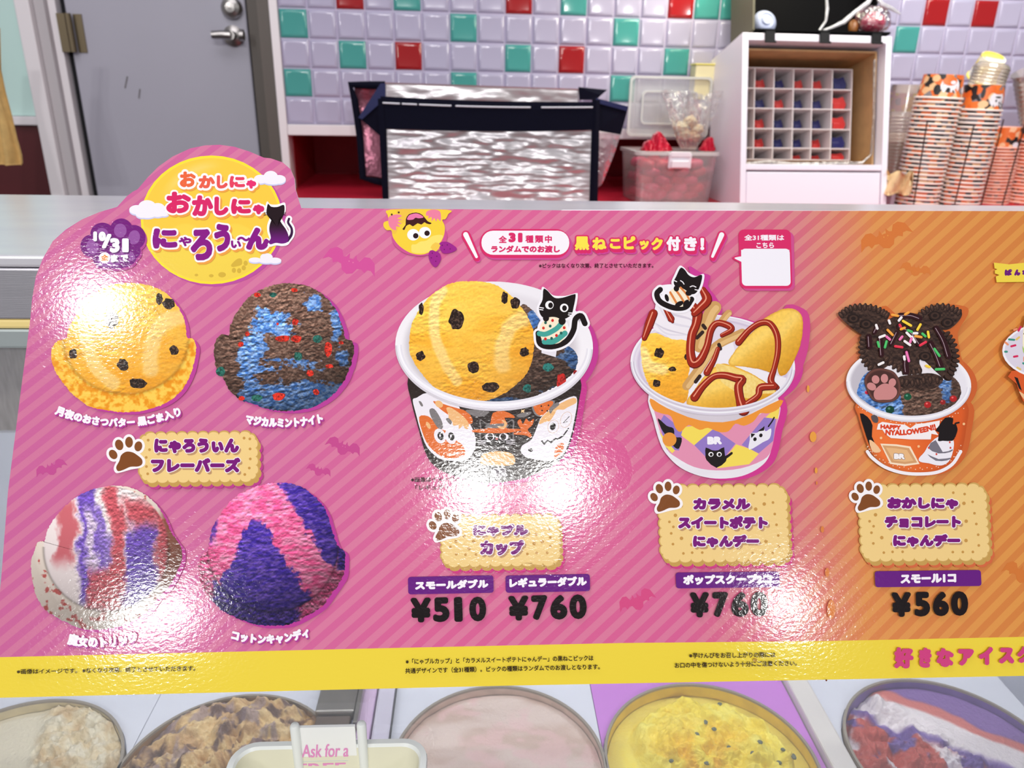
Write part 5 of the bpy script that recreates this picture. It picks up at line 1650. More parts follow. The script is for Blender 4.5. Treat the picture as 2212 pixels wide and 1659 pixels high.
# white trim round the tiles, red recess below
trim_m = mat('white_trim', (236, 230, 234), 0.45)
red_m = mat('red_panel', (172, 22, 42), 0.5, noise=.04)
redc_m = mat('red_counter', (204, 36, 62), 0.35, noise=.05)
x_l0, x_l1 = wy(598, 200, YW)[0], TX0
zt0, zt1 = wy(640, 290, YW)[2], Z_TRIM
YR = 2.56
Z_CT = 1.45 + ray(703, 375)[2] / (-ray(703, 375)[0] * sW + ray(703, 375)[1] * cW) * YR
m = MB()
m.rbox(x_l0, x_l1, YW - .012, YW + .06, Z_CT - .3, TZ0 + 5 * PZ, trim_m, .002)
t1 = m.build('trim_1', frame=WF, base=(x_l0, YW, 1.0))
tag(t1, 'upright white strip at the left edge of the tiled wall', 'trim', kind='structure')
m = MB()
m.rbox(x_l1 + .0005, XR, YW - .012, YW + .06, zt0 - .002, zt1 - .0005, trim_m, .002)
t2 = m.build('trim_2', frame=WF, base=(0, YW, zt0))
tag(t2, 'level white strip under the tiled wall', 'trim', kind='structure')
m = MB()
xa = x_l1 + .001
m.box(xa - .02, xa, YW + .062, YR, Z_CT, zt1, red_m)
m.box(xa, XR, YR, YR + .02, Z_CT, zt1, red_m)
m.box(xa, XR, YW + .062, YR, zt1 + .001, zt1 + .01, red_m)
t3 = m.build('wall_recess', frame=WF, base=(0, YR, Z_CT))
tag(t3, 'dark red lining of the recess under the tiled wall', 'wall', kind='structure')
m = MB()
m.box(xa - .02, XR, 1.66, YR + .02, Z_CT - .03, Z_CT, redc_m)
m.box(xa + .01, XR, 1.70, YW - .02, 0.0, Z_CT - .031, red_m)
bc = m.build('back_counter', frame=WF, base=(.5, 1.9, 0))
tag(bc, 'red back counter under the tiled wall, carrying the bag and the cups', 'counter')
# floor, ceiling and side walls of the serving area
m = MB()
m.box(-3.2, 3.2, -.6, 3.2, -.05, 0, mat('floor_sheet', (120, 112, 116), .5, noise=.1))
tag(m.build('floor', frame=WF), 'grey floor behind the freezer case', 'floor', kind='structure')

# left: door with frame, mint glass panel
def wquad(mb, pts, y, d, mt): mb.slab([wy(px, py, y) for px, py in pts], (0, d, 0), mt)
YD = 2.30
zb, ztp = 0.0, 2.05
def col_x(px, py, y): return wy(px, py, y)[0]
door_m = mat('grey_door_paint', (176, 174, 188), 0.45, noise=.03, nscale=3)
ds0, ds1 = col_x(172, 200, YD), col_x(548, 200, YD)
m = MB()
m.rbox(ds0, ds1, YD, YD + .04, .01, ztp, door_m, .003)
for (a, c) in (((275, 165), (270, 190)), ((302, 192), (300, 212))):
    p0, p1 = wy(*a, YD - .0006), wy(*c, YD - .0006)
    m.tube([p0, p1], .002, mat('scuff', (130, 126, 130), .6), 6)
d1 = m.build('door_1', frame=WF, base=((ds0 + ds1) / 2, YD, 0))
tag(d1, 'plain grey door with lever handle left of the tiled wall', 'door', kind='structure')
steel = mat('satin_steel', (176, 172, 170), .3, 1.0)
bronze = mat('dull_bronze', (120, 108, 88), .45, 1.0)
m = MB()
p = wy(505, 78, YD)
m.lathe([(.026, 0), (.026, .008), (.018, .012), (.012, .014), (.012, .045)], steel, p, 24, (0, -1, 0))
q = wy(468, 78, YD)
m.tube([(p[0], p[1] - .045, p[2]), (p[0] - .02, p[1] - .05, p[2]), (q[0], p[1] - .05, q[2])], [.012, .011, .010], steel, 12)
m.lathe([(.008, 0), (.014, .002), (.014, .012), (.008, .014)], steel, (p[0] + .025, p[1] - .05, p[2]), 16, (1, 0, 0))
auto_smooth(m.build('door_handle', d1), 40)
m = MB()
p = wy(502, 18, YD)
m.lathe([(.027, 0), (.027, .012), (.022, .022), (.012, .026), (.012, .03), (.0, .031)], steel, p, 24, (0, -1, 0))
auto_smooth(m.build('door_lock', d1), 40)
m = MB()
for (a, c, w) in (((131, 32), (180, 115), 0),):
    x0, x1 = col_x(140, 70, YD - .01), col_x(176, 70, YD - .01)
    z0, z1 = wy(150, 113, YD)[2], wy(150, 30, YD)[2]
    m.box(x0 - .012, x0 + .022, YD - .016, YD - .012, z0, z1, bronze)
    m.box(x0 + .024, x1 + .004, YD - .004, YD - .0004, z0, z1, bronze)
    m.tube([(x0 + .018, YD - .02, z0), (x0 + .018, YD - .02, z1)], .008, bronze, 12)
m.build('door_hinge', d1)
# door frame: left jamb in steps, black gap, right reveal
m = MB()
blk = mat('black_gap', (16, 15, 22), .8)
jl = [col_x(x, 200, YD) for x in (86, 117, 140, 157)]
m.rbox(jl[0], jl[1], YD - .05, YD + .06, 0, ztp + .05, trim_m, .003)
m.rbox(jl[1] + .0005, jl[2], YD - .03, YD + .06, 0, ztp + .05, mat('grey_jamb', (190, 184, 188), .5), .002)
m.rbox(jl[2] + .0005, jl[3], YD - .012, YD + .06, 0, ztp + .05, trim_m, .002)
m.box(jl[3] + .0005, ds0 - .001, YD + .02, YD + .06, 0, ztp + .05, blk)
tag(m.build('trim_3', frame=WF, base=(jl[1], YD, 0)), 'stepped white door frame at the left of the grey door', 'door frame', kind='structure')
m = MB()
rr0 = ds1 + .004
m.box(rr0, x_l0 - .001, YD - .0, YD + .06, 0, ztp + .3, mat('brown_jamb', (92, 84, 78), .5))
m.box(x_l0 - .03, x_l0 - .0015, YW + .0, YD - .001, 0, ztp + .3, mat('brown_jamb', (92, 84, 78), .5))
tag(m.build('trim_4', frame=WF, base=(rr0, YD, 0)), 'dark brown reveal between the grey door and the tiled wall', 'door frame', kind='structure')
m = MB()
m.box(jl[0] - 1.4, XR, YD + .07, YD + .1, zt1 + .02, 2.9, mat('wall_paint', (200, 196, 204), .7))
tag(m.build('wall_rear', frame=WF, base=(0, YD + .08, 1)), 'plain wall above and behind the tiles', 'wall', kind='structure')
# mint panel, ledge, red dado
zl0, zl1 = wy(60, 270, YD)[2], wy(60, 250, YD)[2]
m = MB()
m.box(jl[0] - 1.4, jl[0] - .001, YD, YD + .03, zl1, 2.9, mat('mint_panel', (204, 234, 228), .18))
tag(m.build('wall_left', frame=WF, base=(jl[0] - .4, YD, 1.4)), 'pale mint glossy wall panel left of the door', 'wall', kind='structure')
m = MB()
m.rbox(jl[0] - 1.4, jl[0] - .001, YD - .02, YD + .03, zl0, zl1 - .001, trim_m, .003)
tag(m.build('trim_5', frame=WF, base=(jl[0] - .4, YD, zl0)), 'white ledge under the mint wall panel', 'trim', kind='structure')
m = MB()
m.box(jl[0] - 1.4, jl[0] - .001, YD, YD + .03, 0, zl0 - .001, mat('maroon_panel', (84, 14, 22), .5))
tag(m.build('wall_dado', frame=WF, base=(jl[0] - .4, YD, .5)), 'dark maroon wall under the white ledge at the left', 'wall', kind='structure')
# tan cloth hanging at the left edge
def cloth():
    m = MB()
    rows = []
    y = 1.95
    L = [(-30, 60, -6, 60), (-30, 150, -4, 150), (-30, 200, 8, 200), (-30, 250, 24, 250), (-28, 300, 38, 300), (-26, 335, 50, 335), (-24, 352, 52, 352), (-22, 356, 50, 357)]
    for (x0, y0, x1, y1) in L:
        r = []
        for k in range(15):
            t = k / 14
            p = wy(x0 + (x1 - x0) * t, y0 + (y1 - y0) * t, y)
            r.append((p[0], p[1] + .012 * math.sin(t * 13 + y0 * .01) + .004 * math.sin(t * 31), p[2]))
        rows.append(r)
    m.sheet(rows, mat('tan_cloth', (206, 170, 108), .9, noise=.12, nscale=60), (0, .004, 0))
    o = m.build('hanging_cloth', frame=WF, base=wy(10, 355, y), smooth=True)
    tag(o, 'tan cloth hanging at the far left beside the mint panel', 'cloth')
cloth()

def wy_(px, py, y):
    """as wy, but never below the counter"""
    p = wy(px, py, y)
    return (p[0], p[1], max(p[2], Z_CT + .002))
# ------------------------------------------------------------------ insulated bag
foil = mat('silver_foil', (206, 202, 206), .32, .5, noise=.10, nscale=12, bump=.0013, bscale=18, aniso=(.8, 1.0, 4.5))
navy = mat('navy_fabric', (8, 9, 28), .85, spec=.15, noise=.2, nscale=200)
navyl = mat('navy_binding', (24, 32, 84), .7)
whit = mat('white_stitch', (226, 226, 236), .5)
Y1, Y2 = 1.76, 1.99
bag = thing('insulated_bag', wy_(1055, 470, 1.85), WF, 'open silver foil cool bag with navy edging standing on the red counter', 'cool bag')
def wquilt(pts, y0, y1, nx, nz, amp, seed):
    """four picture corners TL TR BR BL on a plane, puffed a little"""
    P = [np.array(wy_(px, py, y)) for (px, py), y in zip(pts, (y0, y0, y1, y1))]
    G = []
    for j in range(nz + 1):
        r = []
        for i in range(nx + 1):
            u, v = i / nx, j / nz
            p = (P[0] * (1 - u) + P[1] * u) * (1 - v) + (P[3] * (1 - u) + P[2] * u) * v
            w = (fbm(np.array(u * 9 + seed), np.array(v * 9 + seed), 3) - .5) + .5 * (fbm(np.array(u * 7 + seed), np.array(v * 34 + seed), 2) - .5)
            p = p + np.array([0, -amp * float(w) * min(1, 12 * min(u, 1 - u, v, 1 - v)), 0])
            r.append(p)
        G.append(r)
    return G
m = MB()
m.sheet(wquilt([(829, 277), (1281, 282), (1275, 470), (838, 470)], Y1, Y1, 90, 60, .016, 3), foil, (0, .006, 0))
m.build('front_panel', bag, smooth=True)
m = MB()
m.sheet([[wy(822 + (1285 - 822) * t, 208 + 12 * t + 4 * math.sin(t * 3.1), Y1 - .004) for t in np.linspace(0, 1, 25)], [wy(822 + (1285 - 822) * t, 226 + 11 * t + 4 * math.sin(t * 3.1), Y1 - .006) for t in np.linspace(0, 1, 25)],
         [wy(826 + (1283 - 826) * t, 278 + 3 * t + 4 * math.sin(t * 3.1), Y1 - .004) for t in np.linspace(0, 1, 25)]], navy, (0, .004, 0))
m.build('top_band', bag)
m = MB()
for (a, c) in ((.01, .09), (.18, .33), (.35, .7), (.75, .99), (.1, .17)):
    m.tube([wy(822 + 463 * t, 222 + 9.5 * t + 4 * math.sin(t * 3.1), Y1 - .010) for t in np.linspace(a, c, 8)], .0018, whit, 6)
m.build('stitching', bag)
m = MB()
m.sheet([[wy(816, 213, Y1 - .003), wy(828, 213, Y1 - .008), wy(833, 213, Y1 - .003)], [wy_(828, 470, Y1 - .003), wy_(836, 470, Y1 - .008), wy_(841, 470, Y1 - .003)]], navy, (0, .006, 0))
m.sheet([[wy(1280, 216, Y1 - .003), wy(1288, 216, Y1 - .008), wy(1296, 216, Y1 - .003)], [wy_(1272, 470, Y1 - .003), wy_(1280, 470, Y1 - .008), wy_(1290, 470, Y1 - .003)]], navy, (0, .006, 0))
m.build('edge_binding', bag)
m = MB()
m.sheet(wquilt([(831, 178), (1250, 192), (1250, 470), (834, 470)], Y2, Y2, 70, 50, .014, 8), foil, (0, .006, 0))
m.build('back_panel', bag, smooth=True)
m = MB()
def poly3(pts, mt, d=.004):
    m.slab([wy(px, py, y) for px, py, y in pts], (0, d, 0), mt)
m.sheet([[wy(765, 188, 1.90), wy(800, 188, 1.90), wy(822, 188, 1.90)], [wy(772, 250, 1.90), wy(800, 250, 1.89), wy(826, 250, 1.88)], [wy(786, 380, 1.90), wy(806, 380, 1.88), wy(832, 385, 1.86)]], mat('foil_red_reflection', (190, 120, 140), .35, .7, bump=.01, bscale=30), (0, .004, 0))  # silver foil with the red surroundings' reflection put into its base colour
m.build('side_gusset', bag, smooth=True)
m = MB()
m.tube([wy(x, y, 1.892) for x, y in ((832, 184), (795, 184), (757, 183), (766, 215), (772, 255), (778, 300), (784, 384), (812, 391), (834, 396))], .0085, navy, 8)
m.slab([wy(x, y, 1.875) for x, y in ((829, 208), (778, 257), (829, 300))], (0, .004, 0), navy)
m.slab([wy(x, y, 1.868) for x, y in ((833, 180), (822, 180), (774, 254), (782, 258), (833, 212))], (0, .004, 0), navyl)
m.build('gusset_binding', bag)
m = MB()
m.slab([wy(*p_) for p_ in ((1288, 214, 1.77), (1357, 232, 1.80), (1341, 291, 1.80), (1290, 282, 1.77))], (0, .005, 0), navy)
m.slab([wy(*p_) for p_ in ((1288, 212, 1.762), (1357, 230, 1.792), (1354, 240, 1.792), (1288, 222, 1.762))], (0, .004, 0), navyl)
m.build('side_flap', bag)
m = MB()
m.slab([wy(*p_) for p_ in ((1250, 188, 1.98), (1312, 194, 1.98), (1298, 206, 1.97), (1288, 216, 1.97), (1252, 216, 1.98))], (0, .004, 0), navy)
m.build('rear_flap', bag)
m = MB()
m.sheet([[wy(1294, 286, 1.79), wy(1318, 288, 1.795), wy(1340, 292, 1.80)], [wy(1292, 330, 1.79), wy(1310, 330, 1.78), wy(1326, 335, 1.80)], [wy(1292, 405, 1.79), wy(1298, 400, 1.79), wy(1302, 395, 1.80)]], clear_mat('bag_film', (236, 190, 204), .45, .12, .5, .006, 60), None)
m.build('plastic_film', bag, smooth=True)

# ------------------------------------------------------------------ clear box of pink packets
YB = 1.88
film = clear_mat('clear_plastic', (240, 240, 242), .28, .2, .5)
filme = clear_mat('clear_plastic_edge', (246, 248, 246), .62, .2, .5)
bx = thing('plastic_box', wy(1458, 440, YB + .08), WF, 'clear plastic box with an open lid, filled with pink packets, beside the white cabinet', 'storage box')
fl, fr = wy(1378, 330, YB), wy(1554, 330, YB)
bl, br_ = wy(1372, 470, YB), wy(1542, 470, YB)
zt = wy(1460, 330, YB)[2]
zbm = Z_CT + .002
dep = .17
def rrect3(x0, x1, y0, y1, z, r, n=5):
    p = []
    for (cx, cy, a) in ((x1 - r, y1 - r, 0), (x0 + r, y1 - r, 90), (x0 + r, y0 + r, 180), (x1 - r, y0 + r, 270)):
        for k in range(n + 1):
            t = math.radians(a + 90 * k / n)
            p.append((cx + r * math.cos(t), cy + r * math.sin(t), z))
    return p
def loft(mb, rings, mt, cap0=True, cap1=False):
    n = len(rings[0])
    v = [p for r in rings for p in r]
    f = [(k * n + i, k * n + (i + 1) % n, (k + 1) * n + (i + 1) % n, (k + 1) * n + i) for k in range(len(rings) - 1) for i in range(n)]
    if cap0: f.append(tuple(range(n))[::-1])
    if cap1: f.append(tuple((len(rings) - 1) * n + i for i in range(n)))
    mb.add(v, f, mt)
m = MB()
tp = .008
loft(m, [rrect3(fl[0] + tp, fr[0] - tp, YB + tp, YB + dep - tp, zbm, .015), rrect3(fl[0], fr[0], YB, YB + dep, zt, .015)], film)
m.build('box_body', bx, smooth=False)
m = MB()
loft(m, [rrect3(fl[0] - .006, fr[0] + .006, YB - .006, YB + dep + .006, zt - .006, .02), rrect3(fl[0] - .006, fr[0] + .006, YB - .006, YB + dep + .006, zt + .002, .02), rrect3(fl[0] + .001, fr[0] - .001, YB + .001, YB + dep - .001, zt + .003, .015)], filme, False)
m.build('box_rim', bx)
m = MB()
yl = YB + dep + .012
la, lb = wy(1360, 170, yl), wy(1538, 170, yl)
lz0, lz1 = wy(1450, 295, yl)[2], wy(1450, 165, yl)[2]
def xzr(x0, x1, z0, z1, y, r): return [(p[0], y, p[1]) for p in [(q[0], q[1]) for q in rrect3(x0, x1, z0, z1, 0, r)]]
o0, o1 = xzr(la[0], lb[0], lz0, lz1, yl, .012), xzr(la[0] + .006, lb[0] - .006, lz0 + .006, lz1 - .006, yl, .01)
loft(m, [o0, [(p[0], p[1] - .010, p[2]) for p in o0], [(p[0], p[1] - .010, p[2]) for p in o1], [(p[0], p[1] - .001, p[2]) for p in o1]], filme, False)
i0 = xzr(la[0] + .035, lb[0] - .035, lz0 + .03, lz1 - .035, yl - .002, .012)
i1 = xzr(la[0] + .039, lb[0] - .039, lz0 + .034, lz1 - .039, yl - .002, .010)
loft(m, [i0, [(p[0], p[1] - .004, p[2]) for p in i0], [(p[0], p[1] - .004, p[2]) for p in i1], i1], filme, False)
m.slab(o0, (0, -.001, 0), film)
m.build('box_lid', bx)
m = MB()
la_, lb_ = wy(1444, 330, YB - .012), wy(1493, 330, YB - .012)
z0, z1 = wy(1470, 364, YB - .012)[2], wy(1470, 331, YB - .012)[2]
lw = mat('white_plastic', (240, 236, 244), .35)
m.rbox(la_[0], lb_[0], YB - .022, YB - .012, z0, z1, lw, .003)
m.rbox(la_[0] + .004, lb_[0] - .008, YB - .03, YB - .023, z0 + .002, z0 + .02, lw, .003)
m.rbox(la_[0] + .002, lb_[0] - .004, YB - .026, YB - .0225, z1 - .008, z1 + .004, lw, .002)
m.build('box_latch', bx)
# pink packets
pinks = [mat('pink_wrapper', (214, 62, 104), .35, noise=.15, nscale=40), mat('rose_wrapper', (226, 88, 126), .35, noise=.15, nscale=40), mat('crimson_wrapper', (200, 32, 62), .35, noise=.12, nscale=40)]
def blob(name, c, s_, mt, seed, label, group, cat='packet'):
    bm = bmesh.new()
    bmesh.ops.create_icosphere(bm, subdivisions=3, radius=1.0)
    for q in bm.verts:
        k = q.co.copy()
        n_ = float(fbm(np.array(k.x * 1.6 + seed), np.array(k.y * 1.6 + k.z * 1.2 + seed), 3)) - .5
        sq = lambda t: math.copysign(abs(t) ** .75, t)
        q.co = Vector((sq(k.x) * s_[0], sq(k.y) * s_[1], sq(k.z) * s_[2])) * (1 + .55 * n_)
    m = MB()
    bm.verts.index_update()
    m.add([(q.co.x + c[0], q.co.y + c[1], q.co.z + c[2]) for q in bm.verts], [[q.index for q in f.verts] for f in bm.faces], mt)
    bm.free()
    o = m.build(name, frame=WF, base=c, smooth=True)
    tag(o, label, cat, group)
    return o
xs0, xs1 = fl[0] + .014, fr[0] - .014
rr_ = random.Random(5)
for lv in range(5):
    for q in range(4):
        for r in range(2):
            x = xs0 + .022 + (xs1 - xs0 - .044) * ((q + .5 * (lv % 2) * .8) / 3.4)
            o = blob('pink_packet', (x, YB + .048 + r * .075, zbm + .016 + lv * (zt - zbm - .03) / 4.9), ((xs1 - xs0) / 8.6, .03, .0125), pinks[rr_.choice((0, 1, 0, 2))], rr_.random() * 40, 'pink packet among those filling the clear plastic box', 'pink packets in the clear box')
            o.rotation_euler = (WF.R @ Matrix.Rotation(rr_.uniform(-.35, .35), 4, 'Y') @ Matrix.Rotation(rr_.uniform(-.3, .3), 4, 'Z')).to_euler()
zp = zt + .012
for (pts, lab) in ((((1402, 322), (1413, 292), (1424, 282), (1437, 300), (1452, 322)), 'crimson packet sticking up at the left of the open clear box'),
                   (((1388, 322), (1394, 308), (1404, 302), (1412, 306), (1424, 322)), 'crimson packet lying low at the left end of the open clear box'),
                   (((1515, 322), (1528, 300), (1538, 296), (1545, 322)), 'crimson packet sticking up at the right of the open clear box')):
    m = MB()
    yq = YB + .05
    G = []
    P = [wy(px, py, yq) for px, py in pts]
    n = len(P)
    for v_ in np.linspace(0, 1, 6):
        r = []
        for u_ in np.linspace(0, 1, 12):
            i_ = u_ * (n - 1)
            k_ = min(int(i_), n - 2)
            p = np.array(P[k_]) * (1 - i_ + k_) + np.array(P[k_ + 1]) * (i_ - k_)
            zb0 = min(q[2] for q in P) - .004
            r.append((p[0], yq - .012 * math.sin(math.pi * u_) * (1 - .5 * v_) + .004 * math.sin(u_ * 21 + v_ * 3), zb0 + (p[2] - zb0) * v_))
        G.append(r)
    m.sheet(G, pinks[2], (0, .018, 0))
    tag(m.build('crimson_packet', frame=WF, base=P[0], smooth=False), lab, 'packet', 'crimson packets at the top of the clear box')
# crumpled clear bag with cream pieces in the box
cbag = thing('plastic_bag', wy(1487, 330, YB + .08), WF, 'crumpled clear bag of pale pieces on top of the pink packets', 'plastic bag')
def crumple(mb, c, s_, mt, seed, sub=4, amp=.5):
    bm = bmesh.new()
    bmesh.ops.create_icosphere(bm, subdivisions=sub, radius=1.0)
    for q in bm.verts:
        k = q.co.copy()
        n_ = float(fbm(np.array(k.x * 2.6 + seed), np.array(k.y * 2.6 + k.z * 2.1 + seed), 3)) - .5
        n2 = abs(float(vnoise(np.array(k.x * 5 + seed), np.array(k.z * 5 - k.y * 3 + seed))) - .5)
        q.co = Vector((k.x * s_[0], k.y * s_[1], k.z * s_[2])) * (1 + amp * n_ - amp * .5 * n2)
    bm.verts.index_update()
    mb.add([(q.co.x + c[0], q.co.y + c[1], q.co.z + c[2]) for q in bm.verts], [[q.index for q in f.verts] for f in bm.faces], mt)
    bm.free()
m = MB()
G = []
for v_ in np.linspace(0, 1, 26):
    r = []
    for k_ in range(73):
        a = 2 * math.pi * k_ / 72
        rad = (.016 + .052 * v_ ** .7) * (1 + .22 * v_ * math.sin(5 * a + 1.3 + 2 * v_) + .3 * (float(fbm(np.array(3 + math.cos(a) * 1.6), np.array(5 + math.sin(a) * 1.6 + v_ * 1.8), 3)) - .5) + .16 * (float(fbm(np.array(9 + math.cos(a) * 4), np.array(2 + math.sin(a) * 4 + v_ * 5), 3)) - .5) + .06 * math.sin(17 * a + 9 * v_))
        c = wy(1487 + 8 * v_, 322 - 118 * v_ + 10 * math.sin(3 * a) * v_, YB + .085)
        r.append((c[0] + rad * math.cos(a), c[1] + .6 * rad * math.sin(a), c[2]))
    G.append(r)
m.sheet(G, clear_mat('crinkled_film', (250, 248, 250), .10, .06, 1.0, .008, 60))
m.build('bag_film', cbag, smooth=False)
for i, (px, py) in enumerate(((1474, 275), (1492, 262), (1505, 280), (1480, 290), (1498, 294))):
    m = MB()
    c = wy(px, py, YB + .085)
    crumple(m, c, (.017, .012, .013), mat('cream_piece', (252, 236, 206), .4), i * 3.7, 4, 1.1)
    m.build('cream_piece', cbag, smooth=True)

# small yellowish box against the wall
m = MB()
p0, p1 = wy(1502, 135, 2.07), wy(1548, 135, 2.07)
z0, z1 = wy(1502, 215, 2.07)[2], wy(1502, 137, 2.07)[2]
m.rbox(p0[0], p1[0], 2.06, 2.105, z0, z1 - .004, mat('cream_card', (226, 216, 176), .6), .003)
m.rbox(p0[0] - .002, p1[0] + .002, 2.058, 2.107, z1 - .0035, z1, mat('yellow_lid', (244, 232, 120), .5), .002)
tag(m.build('small_carton', frame=WF, base=(p0[0], 2.08, z0)), 'small cream carton with a yellow top against the tiles behind the clear box', 'carton')

# ------------------------------------------------------------------ white cabinet
LEAN = math.radians(15.5)
TF = Frame(math.radians(3.31), LEAN)     # the cabinet leans back against the wall
_pm = Matrix.Rotation(LEAN, 3, 'X') @ Vector(wy(1760, 250, 1.845))
YC = _pm.y
YCB = YC + .205
ty = TF.y
zl_ = lambda y: (Z_CT + .001 + y * math.sin(LEAN)) / math.cos(LEAN)
ZB_ = zl_(YC + .02)
wcab = mat('white_laminate', (236, 232, 246), .35)
cab = thing('white_cabinet', ty(1760, 450, 1.95), TF, 'white open-fronted cabinet with a drawer, holding a cardboard box', 'cabinet')
cx0, cx1 = ty(1601.5, 250, YC)[0], ty(1920.5, 250, YC)[0]
cz1 = ty(1760, 74, YC)[2]
oz1, oz0 = ty(1760, 90, YC)[2], ty(1760, 355, YC)[2]
th = .014
m = MB()
for xq in (cx0, cx1 - th): m.slab([(xq, YC, zl_(YC)), (xq, YCB, zl_(YCB)), (xq, YCB, cz1), (xq, YC, cz1)], (th, 0, 0), wcab)
m.rbox(cx0 + th, cx1 - th, YC, YCB, oz1, cz1, wcab, .0015)
m.rbox(cx0 + th, cx1 - th, YC, YCB, oz0 - .014, oz0, wcab, .0015)
m.box(cx0 + th, cx1 - th, YCB - .006, YCB, oz0, oz1, mat('cabinet_back', (196, 188, 184), .6))
m.build('cabinet_body', cab)
m = MB()
m.rbox(cx0 + th + .002, cx1 - th - .002, YC + .001, YC + .017, ZB_ + .006, oz0 - .018, wcab, .002)
m.build('drawer_front', cab)
# cardboard box inside
kraft = mat('kraft_board', (190, 150, 104), .8, noise=.12, nscale=30)
carton = thing('cardboard_box', ty(1755, 355, YC + .1), TF, 'brown cardboard box lined with clear film inside the white cabinet', 'cardboard box')
bx0, bx1 = cx0 + th + .004, ty(1890, 250, YC + .03)[0]
bz0, bz1 = oz0 + .001, ty(1760, 108, YC + .03)[2]
ya, yb = YC + .03, YCB - .008
m = MB()
m.box(bx0, bx0 + .004, ya, yb, bz0, bz1, kraft)
m.box(bx1 - .004, bx1, ya, yb, bz0, bz1, kraft)
m.box(bx0 + .004, bx1 - .004, ya, yb, bz0, bz0 + .004, kraft)
m.box(bx0 + .004, bx1 - .004, ya, yb, bz1 - .004, bz1, kraft)
m.box(bx0 + .004, bx1 - .004, yb - .004, yb, bz0 + .004, bz1 - .004, kraft)
m.build('box_carton', carton)
m = MB()
fm = clear_mat('liner_film', (250, 248, 248), .06, .08, .9, .004, 80)
m.tube([(bx0 + .006, ya + .003, bz0 + .006), (bx0 + .06, ya - .002, bz0 + .010), (bx0 + .13, ya + .001, bz0 + .006), (bx1 - .03, ya - .002, bz0 + .009), (bx1 - .006, ya, bz0 + .03), (bx1 - .004, ya - .002, bz0 + .12), (bx1 - .006, ya, bz1 - .02)], .003, fm, 8)
m.build('film_liner', carton)
# white grid of cells with coloured picks
YG = ya + .05
cols = [ty(x, 250, YG)[0] for x in (1608, 1629, 1670.5, 1712.5, 1753, 1796, 1838)]
rws = [ty(1720, y, YG)[2] for y in (148, 192, 235, 278.5, 320, 345)]
grid = thing('divided_tray', ((cols[0] + cols[-1]) / 2, YG, rws[-1]), TF, 'white grid tray of square cells inside the cardboard box', 'tray')
cols = [c for c in cols if c > bx0 + .008]
rws = [max(r, bz0 + .006) for r in rws]
m = MB()
wg = mat('tray_plastic', (222, 212, 214), .5)
ydp = yb - .008
for x in cols: m.box(x - .0011, x + .0011, YG, ydp, rws[-1], rws[0], wg)
for z in rws: m.box(cols[0] - .012 if cols[0] - .012 > bx0 + .005 else cols[0] - .0011, cols[-1] + .0011, YG + .0006, ydp, z - .0011, z + .0011, wg)
m.box(cols[0], cols[-1], ydp, ydp + .002, rws[-1], rws[0], mat('tray_back', (150, 136, 138), .6))
m.build('tray_grid', grid)
redp = mat('red_plastic', (184, 30, 28), .4)
blup = mat('blue_plastic', (16, 15, 84), .4)
pat = ['rbrrb', 'brbbr', 'rbbbr', 'rbbrb', '..rrr']
lab = {'r': 'red', 'b': 'blue'}
cc = cols[-6:]
place_r = ['top row', 'second row', 'third row', 'fourth row', 'bottom row']
place_c = ['first', 'second', 'third', 'fourth', 'last']
for j, row in enumerate(pat):
    for i, ch in enumerate(row):
        if ch == '.': continue
        x0, x1, z0, z1 = cc[i] + .0012, cc[i + 1] - .0012, rws[j + 1] + .0014, rws[j] - .0014
        if z1 - z0 < .008: continue
        h = (z1 - z0) * (.66 if i < 4 else .74)
        w = (x1 - x0) * (.52 if i < 4 else .8)
        m = MB()
        mt = redp if ch == 'r' else blup
        yy0 = YG + .014 if i == 4 else YG + .034
        P = []
        sh_ = .36 * (yy0 - YG) if i < 4 else 0
        x0 += sh_
        a = [(x0 + .001, z0), (x0 + w, z0), (x0 + w * 1.12, z0 + h * .45), (x0 + w * .9, z0 + h), (x0 + w * .55, z0 + h * .86), (x0 + .001, z0 + h * .9)]
        m.slab([(p[0], yy0, p[1]) for p in a], (0, .03, 0), mt)
        m.rbox(x0 + w * .2, x0 + w * .7, yy0 - .006, yy0 - .0005, z0 + .002, z0 + h * .5, mt, .002)
        o = m.build('plastic_toy', frame=TF, base=(x0, yy0, z0))
        tag(o, '%s plastic piece in the %s cell of the %s of the grid tray' % (lab[ch], place_c[i], place_r[j]), 'plastic piece', 'coloured pieces in the grid tray')
# black clips on the cabinet's top edge
for i, px in enumerate((1662, 1780, 1892)):
    c = ty(px, 75, YC)
    m = MB()
    bk = mat('black_clip', (8, 8, 14), .5, spec=.2)
    zlo = ty(px, 92 + i * 1.5, YC)[2]
    m.rbox(c[0] - .012, c[0] + .012, YC - .006, YC - .0008, zlo, cz1 + .006, bk, .001)
    m.rbox(c[0] - .012, c[0] + .012, YC - .006, YC + .03, cz1 + .001, cz1 + .006, bk, .001)
    m.rbox(c[0] - .014, c[0] + .014, YC - .009, YC - .0065, zlo - .003, zlo + .002, bk, .001)
    tag(m.build('black_clip', frame=TF, base=(c[0], YC, cz1)), ['black clip on the cabinet\'s top edge, under the clear dome lid', 'black clip at the middle of the white cabinet\'s top edge', 'black clip on the cabinet\'s top edge, under the bagged pink toy'][i], 'clip', 'black clips on the cabinet')
